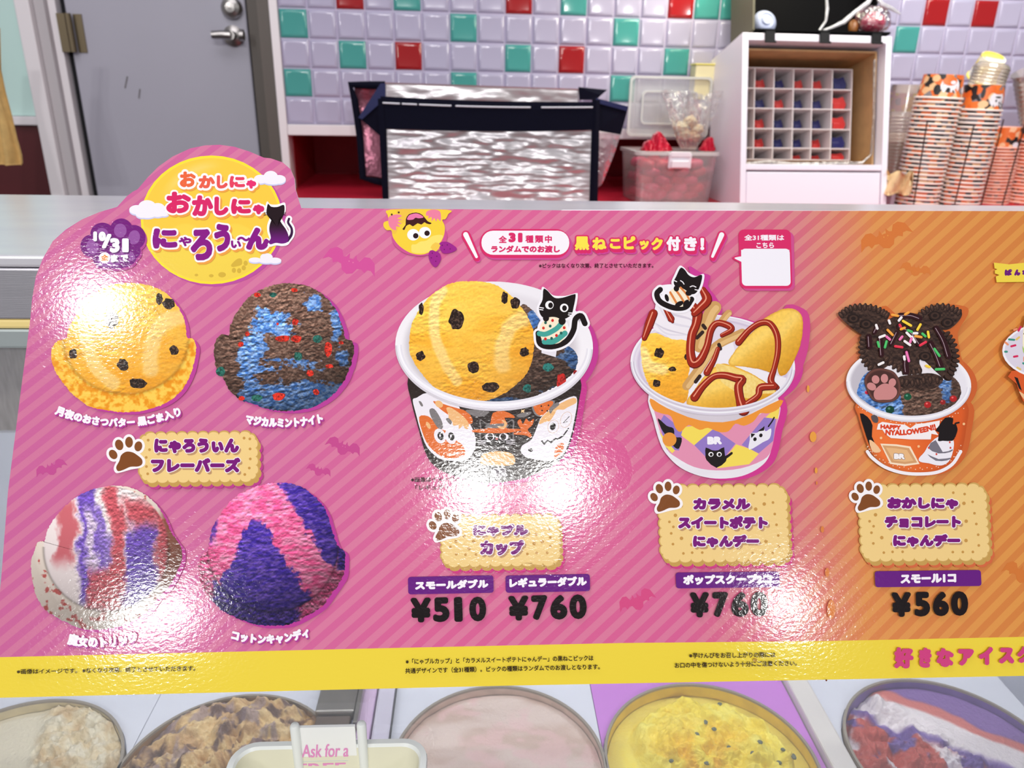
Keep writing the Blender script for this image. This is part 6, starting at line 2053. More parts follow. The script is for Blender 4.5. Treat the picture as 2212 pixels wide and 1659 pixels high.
# dark open box on top
m = MB()
olive = mat('olive_board', (88, 84, 66), .55)
blackm = mat('black_board', (4, 4, 6), .8, spec=.1)
dx0, dx1 = ty(1626, 40, YC)[0], ty(1926, 40, YC)[0]
dz0, dz1 = cz1 + .0065, cz1 + .19
top = thing('black_box', ((dx0 + dx1) / 2, YC + .1, dz0), TF, 'black open box with olive side standing on the white cabinet', 'box')
m.rbox(dx0, dx0 + .006, YC + .001, YCB - .07, dz0, dz1, olive, .001)
m.build('side_panel', top)
m = MB()
YBX = YCB - .075
m.box(dx0 + .0065, dx1, YBX - .006, YBX, dz0, dz1, blackm)
m.box(dx0 + .0065, dx1, YC + .002, YBX - .0065, dz0, dz0 + .004, blackm)
m.box(dx1 - .005, dx1, YC + .06, YBX - .0065, dz0 + .0045, dz1, blackm)
m.build('box_shell', top)
# clear dome lid
c = ty(1651, 49, YC + .045)
m = MB()
dm = mat('cloudy_plastic', (168, 176, 206), .2, spec=.7)
m.lathe([(.028, 0), (.0285, .003), (.026, .006), (.0245, .009), (.018, .012), (.017, .010), (.012, .011), (.010, .015), (.003, .016)], dm, (c[0], c[1], c[2]), 32, (0, -1, .15))
dl = auto_smooth(m.build('dome_lid', frame=TF, base=(c[0], c[1], dz0)), 40)
tag(dl, 'round cloudy plastic lid standing on edge in the black box', 'lid')
# bagged pink toy
pt = thing('bagged_toy', ty(1888, 70, YC + .03), TF, 'round pink toy wrapped in a knotted clear bag in the black box', 'toy')
m = MB()
c = ty(1886, 49, YC + .035)
crumple(m, c, (.030, .022, .024), mat('hot_pink_plastic', (218, 40, 92), .3), 2, 4, .15)
m.build('pink_body', pt, smooth=True)
m = MB()
c2 = ty(1848, 55, YC + .03)
crumple(m, (c2[0], c2[1] + .01, c2[2]), (.012, .01, .018), mat('ochre_plastic', (130, 78, 30), .4), 5, 3, .2)
m.build('ochre_part', pt, smooth=True)
m = MB()
cf = clear_mat('knotted_film', (250, 248, 252), .04, .04, 1.2, .006, 70)
crumple(m, (c[0], c[1], c[2] + .004), (.042, .030, .034), cf, 9, 4, .35)
m.tube([ty(x, y, YC + .012) for x, y in ((1778, 66), (1800, 58), (1822, 48), (1845, 28), (1875, 6), (1885, -10))], [.003, .004, .006, .005, .006, .004], clear_mat('twisted_film', (240, 238, 244), .5, .1, 1.0, .004, 90), 8)
m.tube([ty(x, y, YC + .02) for x, y in ((1785, -10), (1787, 20), (1784, 45), (1770, 66))], [.003, .004, .003, .003], clear_mat('twisted_film', (240, 238, 244), .5, .1, 1.0, .004, 90), 8)
m.tube([ty(x, y, YC + .016) for x, y in ((1895, -6), (1905, 10), (1925, 18), (1945, 30))], [.004, .006, .005, .002], clear_mat('twisted_film', (240, 238, 244), .5, .1, 1.0, .004, 90), 8)
m.build('bag_film', pt, smooth=False)
# ------------------------------------------------------------------ cups on the back counter
def pattern_mat(name, cols, scale):
    m = bpy.data.materials.new(name)
    n, l = nodes_of(m)
    p = n['Principled BSDF']
    p.inputs['Roughness'].default_value = .4
    tc = n.new('ShaderNodeTexCoord')
    oi = n.new('ShaderNodeObjectInfo')
    ad = n.new('ShaderNodeVectorMath')
    ad.operation = 'ADD'
    cx = n.new('ShaderNodeCombineXYZ')
    l.new(oi.outputs['Random'], cx.inputs[2])
    l.new(tc.outputs['Object'], ad.inputs[0])
    l.new(cx.outputs[0], ad.inputs[1])
    v = n.new('ShaderNodeTexVoronoi')
    v.inputs['Scale'].default_value = scale
    l.new(ad.outputs[0], v.inputs['Vector'])
    sx = n.new('ShaderNodeSeparateColor')
    l.new(v.outputs['Color'], sx.inputs[0])
    r = n.new('ShaderNodeValToRGB')
    r.color_ramp.interpolation = 'CONSTANT'
    e = r.color_ramp.elements
    e[0].position, e[0].color = 0, L4(cols[0])
    e[1].position, e[1].color = 1 / len(cols), L4(cols[1])
    for i, c in enumerate(cols[2:], 2):
        q = e.new(i / len(cols))
        q.color = L4(c)
    l.new(sx.outputs[0], r.inputs[0])
    l.new(r.outputs[0], p.inputs['Base Color'])
    return m
hal = pattern_mat('halloween_paper', [(30, 24, 26), (232, 118, 46), (30, 24, 26), (236, 188, 140), (224, 104, 40), (128, 122, 128)], 70)
orp = pattern_mat('orange_paper', [(230, 112, 48), (236, 134, 70), (226, 104, 44), (242, 190, 150), (40, 28, 26), (232, 118, 54)], 80)
argp = pattern_mat('argyle_paper', [(226, 150, 190), (244, 214, 100), (140, 110, 190), (226, 150, 190), (240, 160, 80)], 70)
rimw = mat('cup_rim_white', (240, 228, 222), .4)
rimp = mat('cup_rim_pink', (240, 190, 176), .4)
def cup_mesh(name, rb, rr, h, wall, rim, art=None):
    """paper cup standing on its mouth: base up"""
    m = MB()
    n = 36
    m.lathe([(rb * .93, h - .004), (rb * .95, h), (rb, h)], rim, (0, 0, 0), n, close=False)
    m.lathe([(rb * .93, h - .004), (.0005, h - .004)], rim, (0, 0, 0), n, close=False)
    m.lathe([(rb, h), (rb + (rr - .0035 - rb) * .5, h * .5), (rr - .0035, .005)], wall, (0, 0, 0), n, close=False)
    pr_ = [(rr - .0035, .005)] + [(rr - .002 + .0024 * math.sin(a), .0026 - .0024 * math.cos(a) * -1 - .0) for a in np.linspace(0, math.pi, 7)] + [(rr - .005, .002)]
    m.lathe(pr_, rim, (0, 0, 0), n, close=False)
    if art:
        for (a, z, sa, sz, mt, off) in art:
            k = 14
            v, f = [], []
            def at(t, q):
                aa, zz = a + sa * math.cos(t) * q, z + sz * math.sin(t) * q
                r = rb + (rr - .0035 - rb) * (1 - zz / h) + off
                return (r * math.sin(aa), -r * math.cos(aa), zz)
            v.append(at(0, 0))
            for q in (.5, 1):
                v += [at(2 * math.pi * i / k, q) for i in range(k)]
            f += [(0, 1 + i, 1 + (i + 1) % k) for i in range(k)]
            f += [(1 + i, 1 + k + i, 1 + k + (i + 1) % k, 1 + (i + 1) % k) for i in range(k)]
            m.add(v, f, mt)
    o = m.build(name)
    return auto_smooth(o, 50)
wt_, bk_, org_, pea_ = mat('print_white', (238, 232, 240), .4), mat('print_black', (26, 22, 26), .4), mat('print_orange', (228, 112, 44), .4), mat('print_peach', (238, 190, 140), .4)
ordn = lambda k: {1: '1st', 2: '2nd', 3: '3rd', 21: '21st', 22: '22nd', 23: '23rd'}.get(k, '%dth' % k)
def stack(name, rim1, rimN, n, base, Y, rr_px, rb_px, wall, rim, art, what, where, group):
    A = np.array(wy(*rim1, Y))
    Bm = np.array(wy(*rimN, Y))
    T = np.array(wy(*base, Y))
    rr = abs(wy(rim1[0] + rr_px, rim1[1], Y)[0] - A[0])
    rb = abs(wy(base[0] + rb_px, base[1], Y)[0] - T[0])
    ax = Vector((A - Bm)).normalized()
    h = float((Vector(T) - Vector(A)).dot(ax))
    q = Vector((0, 0, 1)).rotation_difference(ax)
    proto, first = None, None
    for k in range(n):
        if k == 0:
            o = cup_mesh(name, rb, rr, h, wall, rim, art)
        else:
            if proto is None: proto = o2 = cup_mesh(name, rb, rr, h, wall, rim)
            else:
                o2 = proto.copy()
                COL.objects.link(o2)
            o = o2
        p = A + (Bm - A) * (k / (n - 1))
        o.matrix_world = WF.R @ Matrix.Translation(p.tolist()) @ q.to_matrix().to_4x4()
        if k == 0: lb = '%s at the top of the %s' % (what, where)
        else: lb = '%s, %s from top of the %s' % (what, ordn(k + 1), where)
        tag(o, lb, 'paper cup', group)
    return ax
art1 = [(-.15, .030, .48, .019, wt_, .0003), (-.2, .040, .36, .010, org_, .0006), (-.25, .020, .10, .006, bk_, .0006), (-.05, .037, .14, .004, wt_, .0009), (-.05, .010, .12, .006, org_, .0004), (.6, .034, .2, .01, org_, .0003), (.75, .022, .2, .008, wt_, .0004), (-.9, .045, .2, .008, pea_, .0003), (-.75, .022, .16, .01, bk_, .0003)]
art2 = [(.2, .026, .46, .018, wt_, .0003), (.22, .032, .2, .002, bk_, .0006), (.1, .024, .05, .003, bk_, .0006), (.32, .020, .05, .003, bk_, .0006), (.2, .043, .3, .005, org_, .0004), (-.5, .034, .18, .012, org_, .0003), (-.6, .040, .1, .012, bk_, .0006), (-.5, .016, .24, .008, pea_, .0004), (.2, .008, .16, .005, org_, .0006), (.85, .03, .14, .012, org_, .0003)]
stack('paper_cup', (2027, 214.5), (1974, 446), 27, (2040, 162), 1.84, 45, 37, hal, rimw, art1, 'patterned paper cup', 'tall stack nearest the white cabinet', 'patterned cups, left tall stack')
stack('paper_cup', (2114, 240), (2065, 446), 24, (2128, 184), 1.83, 42.5, 36.5, hal, rimw, art2, 'patterned paper cup', 'second tall stack from the white cabinet', 'patterned cups, second tall stack')
stack('paper_cup', (2166, 320), (2138, 452), 20, (2178, 274), 1.93, 31, 28, orp, rimp, [(.1, .022, .18, .008, bk_, .0003), (.15, .010, .24, .007, wt_, .0004)], 'orange paper cup', 'short stack right of the patterned stacks', 'small orange cups, short stack')
stack('paper_cup', (2240, 306), (2198, 452), 20, (2250, 262), 1.93, 36, 31, orp, rimp, None, 'orange paper cup', 'short stack cut by the right edge', 'small orange cups at the right edge')
ccm = clear_mat('clear_cup', (250, 236, 214), .30, .15, .5)
def clear_stack(top, bot, Y, r0, r1, ridges, label, name='clear_cup_stack', band=None):
    A, Bm = np.array(wy(*bot, Y)), np.array(wy(*top, Y))
    ra, rb = abs(wy(bot[0] + r1, bot[1], Y)[0] - A[0]), abs(wy(top[0] + r0, top[1], Y)[0] - Bm[0])
    ax = Bm - A
    L = float(np.linalg.norm(ax))
    root = thing(name, tuple(A), WF, label, 'plastic cups', None)
    m = MB()
    prof = []
    for k in range(ridges):
        t0 = k / ridges * (.76 if band else .9)
        r = ra
        prof += [(r, t0 * L), (r * 1.03, (t0 + .2 / ridges) * L), (r, (t0 + .45 / ridges) * L)]
    prof += [(ra * .97, (.77 if band else .91) * L), (rb, L), (rb * .3, L)]
    m.lathe(prof, ccm, tuple(A), 32, tuple(ax / L), close=False)
    auto_smooth(m.build('cup_shells', root), 50)
    if band:
        m = MB()
        m.lathe([(ra * .955, .78 * L), (rb * .985, .93 * L)], band, tuple(A), 32, tuple(ax / L), close=False)
        m.build('printed_band', root, smooth=True)
    return root
clear_stack((1966, 183), (1921, 433), 1.99, 35, 37, 25, 'stack of clear cups with a pastel print band between the cabinet and the patterned cups', band=argp)
clear_stack((2232, 150), (2250, 263), 1.93, 40, 36, 10, 'tall stack of clear cups at the right edge above the small orange cups')
clear_stack((2146, 138), (2129, 186), 1.83, 28, 33, 6, 'clear cups upside down on top of the second tall stack of patterned cups')
# white and yellow cup lying aslant behind them
wc_ = thing('tilted_cup', wy(2135, 160, 1.93), WF, 'white paper cup with yellow print tipped over behind the clear cups at the upper right', 'paper cup')
A, Bm = np.array(wy(2118, 172, 1.93)), np.array(wy(2147, 124, 1.90))
L = float(np.linalg.norm(Bm - A))
ax = tuple((Bm - A) / L)
m = MB()
m.lathe([(.034, 0), (.0365, .002), (.0365, .005), (.034, .006)], mat('yellow_rim', (248, 228, 110), .4), tuple(A), 32, ax)
m.build('cup_rim', wc_, smooth=True)
m = MB()
m.lathe([(.0335, .0062), (.029, L - .003), (.029, L), (.027, L), (.0265, L - .004), (.001, L - .004)], pattern_mat('yellow_print', [(252, 246, 226), (250, 226, 110), (252, 248, 236), (250, 240, 180)], 40), tuple(A), 32, ax, close=False)
auto_smooth(m.build('cup_body', wc_), 50)
# wire rack in front of the cups
rack = thing('cup_rack', wy(2080, 470, 1.78), WF, 'dark wire rack standing in front of the stacked paper cups', 'cup rack')
wm = mat('dark_wire', (70, 48, 44), .4, .6)
for (x0, y0, x1, y1, Y) in ((2003, 262, 1972, 450, 1.778), (2104, 270, 2060, 450, 1.772), (2168, 258, 2117, 450, 1.86), (2213, 272, 2163, 450, 1.86)):
    m = MB()
    a, c = wy(x0, y0, Y), wy(x1, y1, Y)
    m.tube([a, c, (c[0] + (c[0] - a[0]) * .2, c[1], Z_CT + .002)], .0016, wm, 8)
    m.build('wire', rack)
# tan paper and grey block by the cabinet's foot
m = MB()
rows = []
for j in range(7):
    r = []
    for i in range(9):
        px, py = 1917 + i * 7.2, 366 + j * 9 + (12 * abs(math.sin(i * .9)) if j == 0 else 0) + 3 * math.sin(i * 1.3 + j)
        p = wy(px - j * 1.0, py, 1.80 + .018 * math.sin(i * 1.1 + j * .6))
        r.append(p)
    rows.append(r)
m.sheet(rows, mat('tan_paper', (226, 196, 150), .85, noise=.08, nscale=40), (0, .003, 0))
tag(m.build('crumpled_paper', frame=WF, base=wy(1945, 425, 1.8), smooth=True), 'crumpled tan paper at the foot of the white cabinet beside the cups', 'paper')
m = MB()
p = wy(1916, 470, 1.83)
q = wy(1938, 412, 1.83)
m.rbox(p[0] + .002, q[0], 1.83, 1.86, Z_CT + .0005, q[2], mat('grey_block', (176, 166, 182), .5), .003)
tag(m.build('grey_block', frame=WF, base=(p[0], 1.84, Z_CT)), 'small grey block under the crumpled tan paper', 'block')
# blue card at the right edge
m = MB()
p, q = wy(2207, 175, 2.0), wy(2240, 128, 2.0)
m.slab([(p[0], 2.0, p[2]), (q[0], 2.0, p[2]), (q[0], 2.0, q[2]), (p[0] + .004, 2.0, q[2])], (0, .002, 0), mat('blue_card', (76, 74, 160), .5))
tag(m.build('blue_card', frame=WF, base=(p[0], 2.0, p[2])), 'blue card at the right edge above the cups', 'card')

# ================================================================== FREEZER CASE
ZP = 1.290
def ypl(x, z, off):
    """y of the board's plane, moved back by off, at x and z"""
    q = P0 - BN * off
    return float(q[1] - ((x - q[0]) * BN[0] + (z - q[2]) * BN[2]) / BN[1])
YF = max(ypl(-.8, ZP, .0062), ypl(1.0, ZP, .0062)) + .001
YBK = 1.225
XA, XB = -1.15, 1.35
brushed = mat('brushed_steel', (206, 204, 210), .38, .9, noise=.035, nscale=4, bump=.00012, bscale=40, aniso=(1.0, 25.0, 25.0))
platem = mat('worn_steel_top', (246, 242, 255), .28, .5, noise=.06, nscale=7, aniso=(1.0, 3.0, 3.0))
case = thing('freezer_case', (0, .9, 0), CF, 'stainless steel ice cream freezer case with sloping glass front', 'freezer case')
m = MB()
m.rbox(XA, XB, YF + .001, YBK, ZP - .012, ZP, platem, .003)
for (x, y, rx, ry) in ((-.415, .985, .018, .006), (-.40, 1.0, .008, .003)):
    a = np.linspace(0, 2 * math.pi, 16, endpoint=False)
    rr = 1 + .4 * (RNG.random(16) - .5)
    m.slab([(x + rx * r * math.cos(t) + .4 * ry * math.sin(t), y + ry * r * math.sin(t), ZP + .0002) for t, r in zip(a, rr)], (0, 0, .0002), mat('smudge', (150, 148, 158), .6))
m.build('top_plate', case)
zf1 = cyp(20, 690, YF)[2]
zf2 = cyp(20, 712, YF)[2]
zf3 = cyp(20, 756, YF)[2]
m = MB()
m.rbox(XA, XB, YF, YF + .03, zf1, ZP - .0125, brushed, .002)
m.build('front_fascia', case)
m = MB()
m.rbox(XA, XB, YF + .002, YF + .03, zf2, zf1 - .0005, mat('yellowed_strip', (250, 226, 150), .35), .003)
m.build('edge_strip', case)
m = MB()
m.rbox(XA, XB, YF + .004, YF + .03, zf3, zf2 - .0005, mat('aluminium_rail', (184, 194, 194), .4, .5), .003)
m.build('glass_rail', case)
# sloping glass
gy = lambda z: YF + .012 - (zf3 - .001 - z) * (BD[1] / BD[2])
zg1, zg0 = zf3 - .001, .80
gm = clear_mat('case_glass', (248, 252, 252), .035, .02, .5)
m = MB()
m.slab([(XA, gy(zg0), zg0), (XB, gy(zg0), zg0), (XB, gy(zg1), zg1), (XA, gy(zg1), zg1)], (0, .004, .003), gm)
m.build('front_glass', case)
m = MB()
m.rbox(XA, XB, gy(zg0) - .014, gy(zg0) + .006, .02, zg0 - .001, mat('white_enamel', (232, 232, 236), .4), .004)
m.build('front_panel', case)
linm = mat('liner_white', (226, 228, 240), .4)
m = MB()
m.box(XA, XB, YBK - .02, YBK, .02, ZP - .0125, mat('frosted_rear', (158, 148, 144), .6, .2, noise=.25, nscale=30, aniso=(6.0, 1.0, 1.0)))
m.build('rear_panel', case)
m = MB()
m.box(XA, XB, YBK - .03, YBK - .0205, .3, .905, linm)
m.box(XA, XA + .01, gy(zg0) + .01, YBK - .031, .3, 1.2, linm)
m.box(XB - .01, XB, gy(zg0) + .01, YBK - .031, .3, 1.2, linm)
m.box(XA + .011, XB - .011, gy(zg0) + .01, YBK - .031, .40, .42, linm)
m.build('inner_liner', case)

# covers round the tubs
ZR = .70
ZC = .692
RT = .1285
colx = [XA + .012, float(cz(-330, 1560, ZC)[0]), float(cz(340, 1565, ZC)[0]), float(cz(838, 1575, ZC)[0]), float(cz(1300, 1560, ZC)[0]), float(cz(1800, 1560, ZC)[0]), float(cz(2330, 1560, ZC)[0]), XB - .012]
print('COLX', [round(c, 3) for c in colx])
tops = [(60, 1512), (548, 1500), (1078, 1481), (1512, 1476), (1948, 1467)]
cent = []
for i, tp_ in enumerate(tops):
    p = cz(*tp_, ZR)
    cent.append([p[0], p[1] - RT])
p = cz(297, 1588, ZR); cent[0][0] = p[0] - RT
p0_, p1_ = cz(846, 1620, ZR), cz(1306, 1620, ZR); cent[2][0] = (p0_[0] + p1_[0]) / 2
p0_, p1_ = cz(1312, 1640, ZR), cz(1768, 1655, ZR); cent[3][0] = (p0_[0] + p1_[0]) / 2
ymean = float(np.mean([c[1] for c in cent[:4]]))
print('CENT', np.round(cent, 3).tolist(), 'R from tub3', (cz(1306, 1620, ZR)[0] - cz(846, 1620, ZR)[0]) / 2)
def cover(x0, x1, y0, y1, c, r, mt):
    m = MB()
    ang = sorted([2 * math.pi * k / 72 for k in range(72)] + [math.atan2(yy - c[1], xx - c[0]) % (2 * math.pi) for xx in (x0, x1) for yy in (y0, y1)])
    n = len(ang)
    v, f = [], []
    for a in ang:
        dx, dy = math.cos(a), math.sin(a)
        tx = ((x1 if dx > 0 else x0) - c[0]) / dx if abs(dx) > 1e-9 else 1e9
        ty = ((y1 if dy > 0 else y0) - c[1]) / dy if abs(dy) > 1e-9 else 1e9
        t = max(min(tx, ty), r + .0005)
        v += [(c[0] + r * dx, c[1] + r * dy, ZC), (c[0] + t * dx, c[1] + t * dy, ZC), (c[0] + r * dx, c[1] + r * dy, ZC - .004), (c[0] + t * dx, c[1] + t * dy, ZC - .004)]
    for k in range(n):
        a, bb = 4 * k, 4 * ((k + 1) % n)
        f += [(a, a + 1, bb + 1, bb), (a + 2, bb + 2, bb + 3, a + 3), (a, bb, bb + 2, a + 2), (a + 1, a + 3, bb + 3, bb + 1)]
    m.add(v, f, mt)
    return m
labs = ['white cover plate round the pale cream ice cream tub at the left', 'white cover plate round the cookie dough ice cream', 'pale cover plate round the beige ice cream tub', 'purple cover plate round the yellow ice cream tub', 'white cover plate round the purple and white ice cream tub']
YF0 = gy(zg0) + .012
plates = [((-.688, -.418), linm), ((-.417, -.158), linm), ((-.105, .1575), linm), ((.1585, .425), mat('purple_plate', (206, 130, 222), .45)), ((.458, .735), linm)]
for i, ((x0, x1), mt) in enumerate(plates):
    c = cent[i]
    o = cover(x0, x1, YF0 - .005 if False else min(c[1] - RT - .006, .56), 1.05, c, RT + .002, mt).build('cover_plate', frame=CF, base=(c[0], c[1], ZC))
    tag(o, labs[i], 'cover plate')

kraftt = mat('tub_board', (176, 160, 140), .7, noise=.06)
rimg = mat('tub_rim_grey', (150, 140, 128), .55)
def cream(i, name, hfn, cfn):
    """ice cream surface, a round heap inside its tub"""
    c = cent[i]
    R = RT - .004
    nr, na = 110, 220
    r = np.linspace(0, 1, nr + 1)[1:]
    a = np.linspace(0, 2 * math.pi, na, endpoint=False)
    rr, aa = np.meshgrid(r, a, indexing='ij')
    X = np.r_[0, (rr * np.cos(aa)).ravel()] * R
    Y = np.r_[0, (rr * np.sin(aa)).ravel()] * R
    q = np.r_[0, rr.ravel()]
    Z = ZR - .005 + hfn(X, Y, q)
    col = lin(np.clip(cfn(X, Y, q, Z - ZR), 0, 255))
    m = MB()
    f = [(0, 1 + j, 1 + (j + 1) % na) for j in range(na)]
    for k in range(nr - 1):
        b0 = 1 + k * na
        f += [(b0 + j, b0 + na + j, b0 + na + (j + 1) % na, b0 + (j + 1) % na) for j in range(na)]
    m.add(np.stack([X + c[0], Y + c[1], Z], -1), f, ice_mat())
    # skirt down into the tub
    k0 = 1 + (nr - 1) * na
    return m, col
def ice_mat():
    if 'icecream' in MATS: return MATS['icecream']
    m = bpy.data.materials.new('ice_cream')
    n, l = nodes_of(m)
    a = n.new('ShaderNodeVertexColor')
    a.layer_name = 'Col'
    p = n['Principled BSDF']
    l.new(a.outputs[0], p.inputs['Base Color'])
    p.inputs['Roughness'].default_value = .45
    tc = n.new('ShaderNodeTexCoord')
    t = n.new('ShaderNodeTexNoise')
    t.inputs['Scale'].default_value = 260
    t.inputs['Detail'].default_value = 4
    l.new(tc.outputs['Object'], t.inputs['Vector'])
    bp = n.new('ShaderNodeBump')
    bp.inputs['Distance'].default_value = .0016
    l.new(t.outputs['Fac'], bp.inputs['Height'])
    l.new(bp.outputs['Normal'], p.inputs['Normal'])
    MATS['icecream'] = m
    return m
def gau(X, Y, x, y, s): return np.exp(-((X - x) ** 2 + (Y - y) ** 2) / s ** 2)
def h1(X, Y, q):
    n = fbm(X * 80 + 5, Y * 80, 4) - .5
    scoop = sst(-.012, .012, X - .02 + .3 * (Y - .03))
    return -.006 + .002 * (fbm(X * 20, Y * 20, 2) - .5) + scoop * (.008 + .03 * n) - .004 * sst(.9, 1, q)
def c1(X, Y, q, Z):
    n = fbm(X * 70, Y * 70, 4)
    scoop = sst(-.012, .012, X - .02 + .3 * (Y - .03))
    c = mixc((232, 222, 198), (226, 204, 164), sst(.35, .7, n) * scoop + .1)
    return mixc(c, (204, 172, 128), scoop * sst(.55, .75, fbm(X * 45 + 3, Y * 45, 3)) * .8)
def h2(X, Y, q):
    n = fbm(X * 66 + 15, Y * 66 + 3, 4) - .5
    return .010 + .05 * n * (1 - .4 * q) + .012 * gau(X, Y, .0, .05, .08) - .014 * sst(.85, 1, q)
def c2(X, Y, q, Z):
    n = fbm(X * 55 + 2, Y * 55, 4)
    c = mixc((228, 196, 140), (200, 160, 108), sst(.35, .65, n))
    c = mixc(c, (92, 62, 54), sst(.52, .66, fbm(X * 58 + 40, Y * 58, 4)) * .95)
    c = mixc(c, (150, 128, 136), sst(.58, .68, fbm(X * 62 + 80, Y * 44, 3)) * .7)
    return mixc(c, (206, 158, 96), sst(.06, .1, X) * .6)
def h3(X, Y, q): return -.004 + .003 * (fbm(X * 18, Y * 30, 3) - .5) * 2 - .003 * sst(.92, 1, q) + .016 * (fbm(X * 70, Y * 70, 3) - .5) * gau(X, Y, .015, -.075, .05)
def c3(X, Y, q, Z):
    c = mixc((222, 200, 190), (204, 176, 162), sst(.35, .7, fbm(X * 16 + 4, Y * 36, 3)))
    c = mixc(c, (232, 190, 190), sst(.55, .7, fbm(X * 30 + 9, Y * 44, 3)) * .6)
    return mixc(c, (236, 176, 172), gau(X, Y, .015, -.075, .04) * .8)
def h4(X, Y, q):
    n = fbm(X * 62 + 25, Y * 74, 4) - .5
    mid = sst(.86, .76, q) * sst(-.085, -.06, X + .2 * Y)
    return -.014 + .022 * mid + .03 * n * mid - .012 * gau(X, Y, .0, -.04, .05)
def c4(X, Y, q, Z):
    n = fbm(X * 40, Y * 40, 4)
    c = mixc((252, 226, 62), (254, 238, 104), sst(.35, .7, n))
    c = mixc(c, (244, 190, 10), sst(.5, .68, fbm(X * 26 + 12, Y * 26, 3)) * gau(X, Y, .0, -.03, .075) * 1.2)
    return mixc(c, (236, 214, 88), sst(.8, .9, q) * .8)
def h5(X, Y, q):
    n = fbm(X * 44 + 35, Y * 44, 4) - .5
    cut = sst(-.01, .01, .03 - Y * .6 - X * .8)
    return -.003 + cut * (-.006 + .04 * n) + .002 * n - .004 * sst(.94, 1, q)
def c5(X, Y, q, Z):
    t = X * .62 + Y * .78 + .02 * (fbm(X * 22, Y * 22, 3) - .5)
    c = mixc((96, 66, 150), (122, 92, 172), fbm(X * 50, Y * 50, 3))
    c = mixc(c, (238, 228, 232), sst(.018, .03, t) * (1 - sst(.062, .072, t)))
    c = mixc(c, (214, 116, 110), sst(.058, .066, t) * (1 - sst(.074, .082, t)))
    c = mixc(c, (132, 98, 168), sst(.076, .084, t))
    lo = sst(.02, .005, t)
    c = mixc(c, (198, 82, 74), lo * sst(.5, .58, fbm(X * 30 + 60, Y * 30, 3)))
    return mixc(c, (240, 232, 236), lo * sst(.56, .64, fbm(X * 26 + 90, Y * 26 + 8, 3)) * .95)
TUB = [(h1, c1, 'cardboard tub of pale cream vanilla-coloured ice cream, leftmost of the tubs', 'scooped-out pale cream ice cream'),
       (h2, c2, 'tub heaped with lumpy beige ice cream full of dark chocolate pieces', 'lumpy beige ice cream with dark pieces'),
       (h3, c3, 'tub of smooth pinkish beige ice cream behind the white spoon holder', 'smooth pinkish beige ice cream'),
       (h4, c4, 'tub of bright yellow ice cream with dark chips on the purple plate', 'bright yellow ice cream'),
       (h5, c5, 'tub of purple ice cream with white and red ribbons at the right', 'purple ice cream with white and red ribbons')]
chipm = mat('dark_chip', (98, 104, 82), .5)
for i, (hf, cf, lb, il) in enumerate(TUB):
    c = cent[i]
    root = thing('ice_cream_tub', (c[0], c[1], .421), CF, lb, 'ice cream tub', 'ice cream tubs in the freezer case')
    m = MB()
    m.lathe([(RT - .001, 0.0), (RT, .02), (RT, ZR - .421 - .004), (RT + .0008, ZR - .421 - .002), (RT, ZR - .421), (RT - .0025, ZR - .421 - .001), (RT - .003, ZR - .421 - .05)], kraftt, (c[0], c[1], .421), 72, close=False)
    m.lathe([(RT + .0006, ZR - .4205 - .002), (RT + .0006, ZR - .4205), (RT - .0026, ZR - .4205), (RT - .0029, ZR - .421 - .0028)], rimg, (c[0], c[1], .421), 72, close=False)
    m.lathe([(RT - .0030, ZR - .421 - .0026), (RT - .0032, ZR - .421 - .03)], mat('residue_%s' % ('cream', 'cookie', 'beige', 'yellow', 'purple')[i], ((214, 198, 160), (150, 116, 80), (206, 180, 166), (226, 190, 60), (120, 92, 160))[i], .5, noise=.15, nscale=50), (c[0], c[1], .421), 72, close=False)
    auto_smooth(m.build('tub_wall', root), 40)
    m, col = cream(i, 'ice_cream', hf, cf)
    o = m.build('ice_cream', root, smooth=True, cols=col)
    o['label'] = il
    if i == 3:
        for k in range(20):
            a, q = RNG.random() * 6.28, math.sqrt(RNG.random()) * .8
            X, Y = RT * q * math.cos(a), RT * q * math.sin(a)
            z = ZR - .005 + float(hf(np.array(X), np.array(Y), np.array(q)))
            m = MB()
            crumple(m, (c[0] + X, c[1] + Y, z + .0004), (.0034, .0024 + .0024 * RNG.random(), .0016), chipm, k, 2, .5)
            m.build('chip', o)
# bars between the pairs of tubs
m = MB()
xb0, xb1 = .426, .457
m.rbox(xb0 + .001, xb1 - .0005, .57, 1.05, ZC - .02, ZC + .012, mat('cream_bar', (226, 220, 216), .45), .003)
tag(m.build('divider_bar', frame=CF, base=(xb0, .8, ZC)), 'cream white bar between the purple plate and the rightmost tub', 'divider')
m = MB()
m.rbox(-.128, -.1055, .57, 1.05, ZC - .02, ZC + .010, mat('lilac_bar', (214, 208, 226), .4), .003)
m.box(-.1052, -.1046, .57, 1.05, ZC - .01, ZC + .0095, mat('black_seal', (24, 26, 40), .6))
tag(m.build('divider_rail', frame=CF, base=(-.12, .8, ZC)), 'lilac divider rail with black edge left of the beige tub', 'divider')
m = MB()
m.rbox(-.1535, -.131, .57, 1.05, ZC - .02, ZC + .004, mat('pink_strip', (226, 196, 232), .45), .002)
tag(m.build('pink_strip', frame=CF, base=(-.14, .8, ZC)), 'pale pink strip beside the lilac divider rail', 'strip')
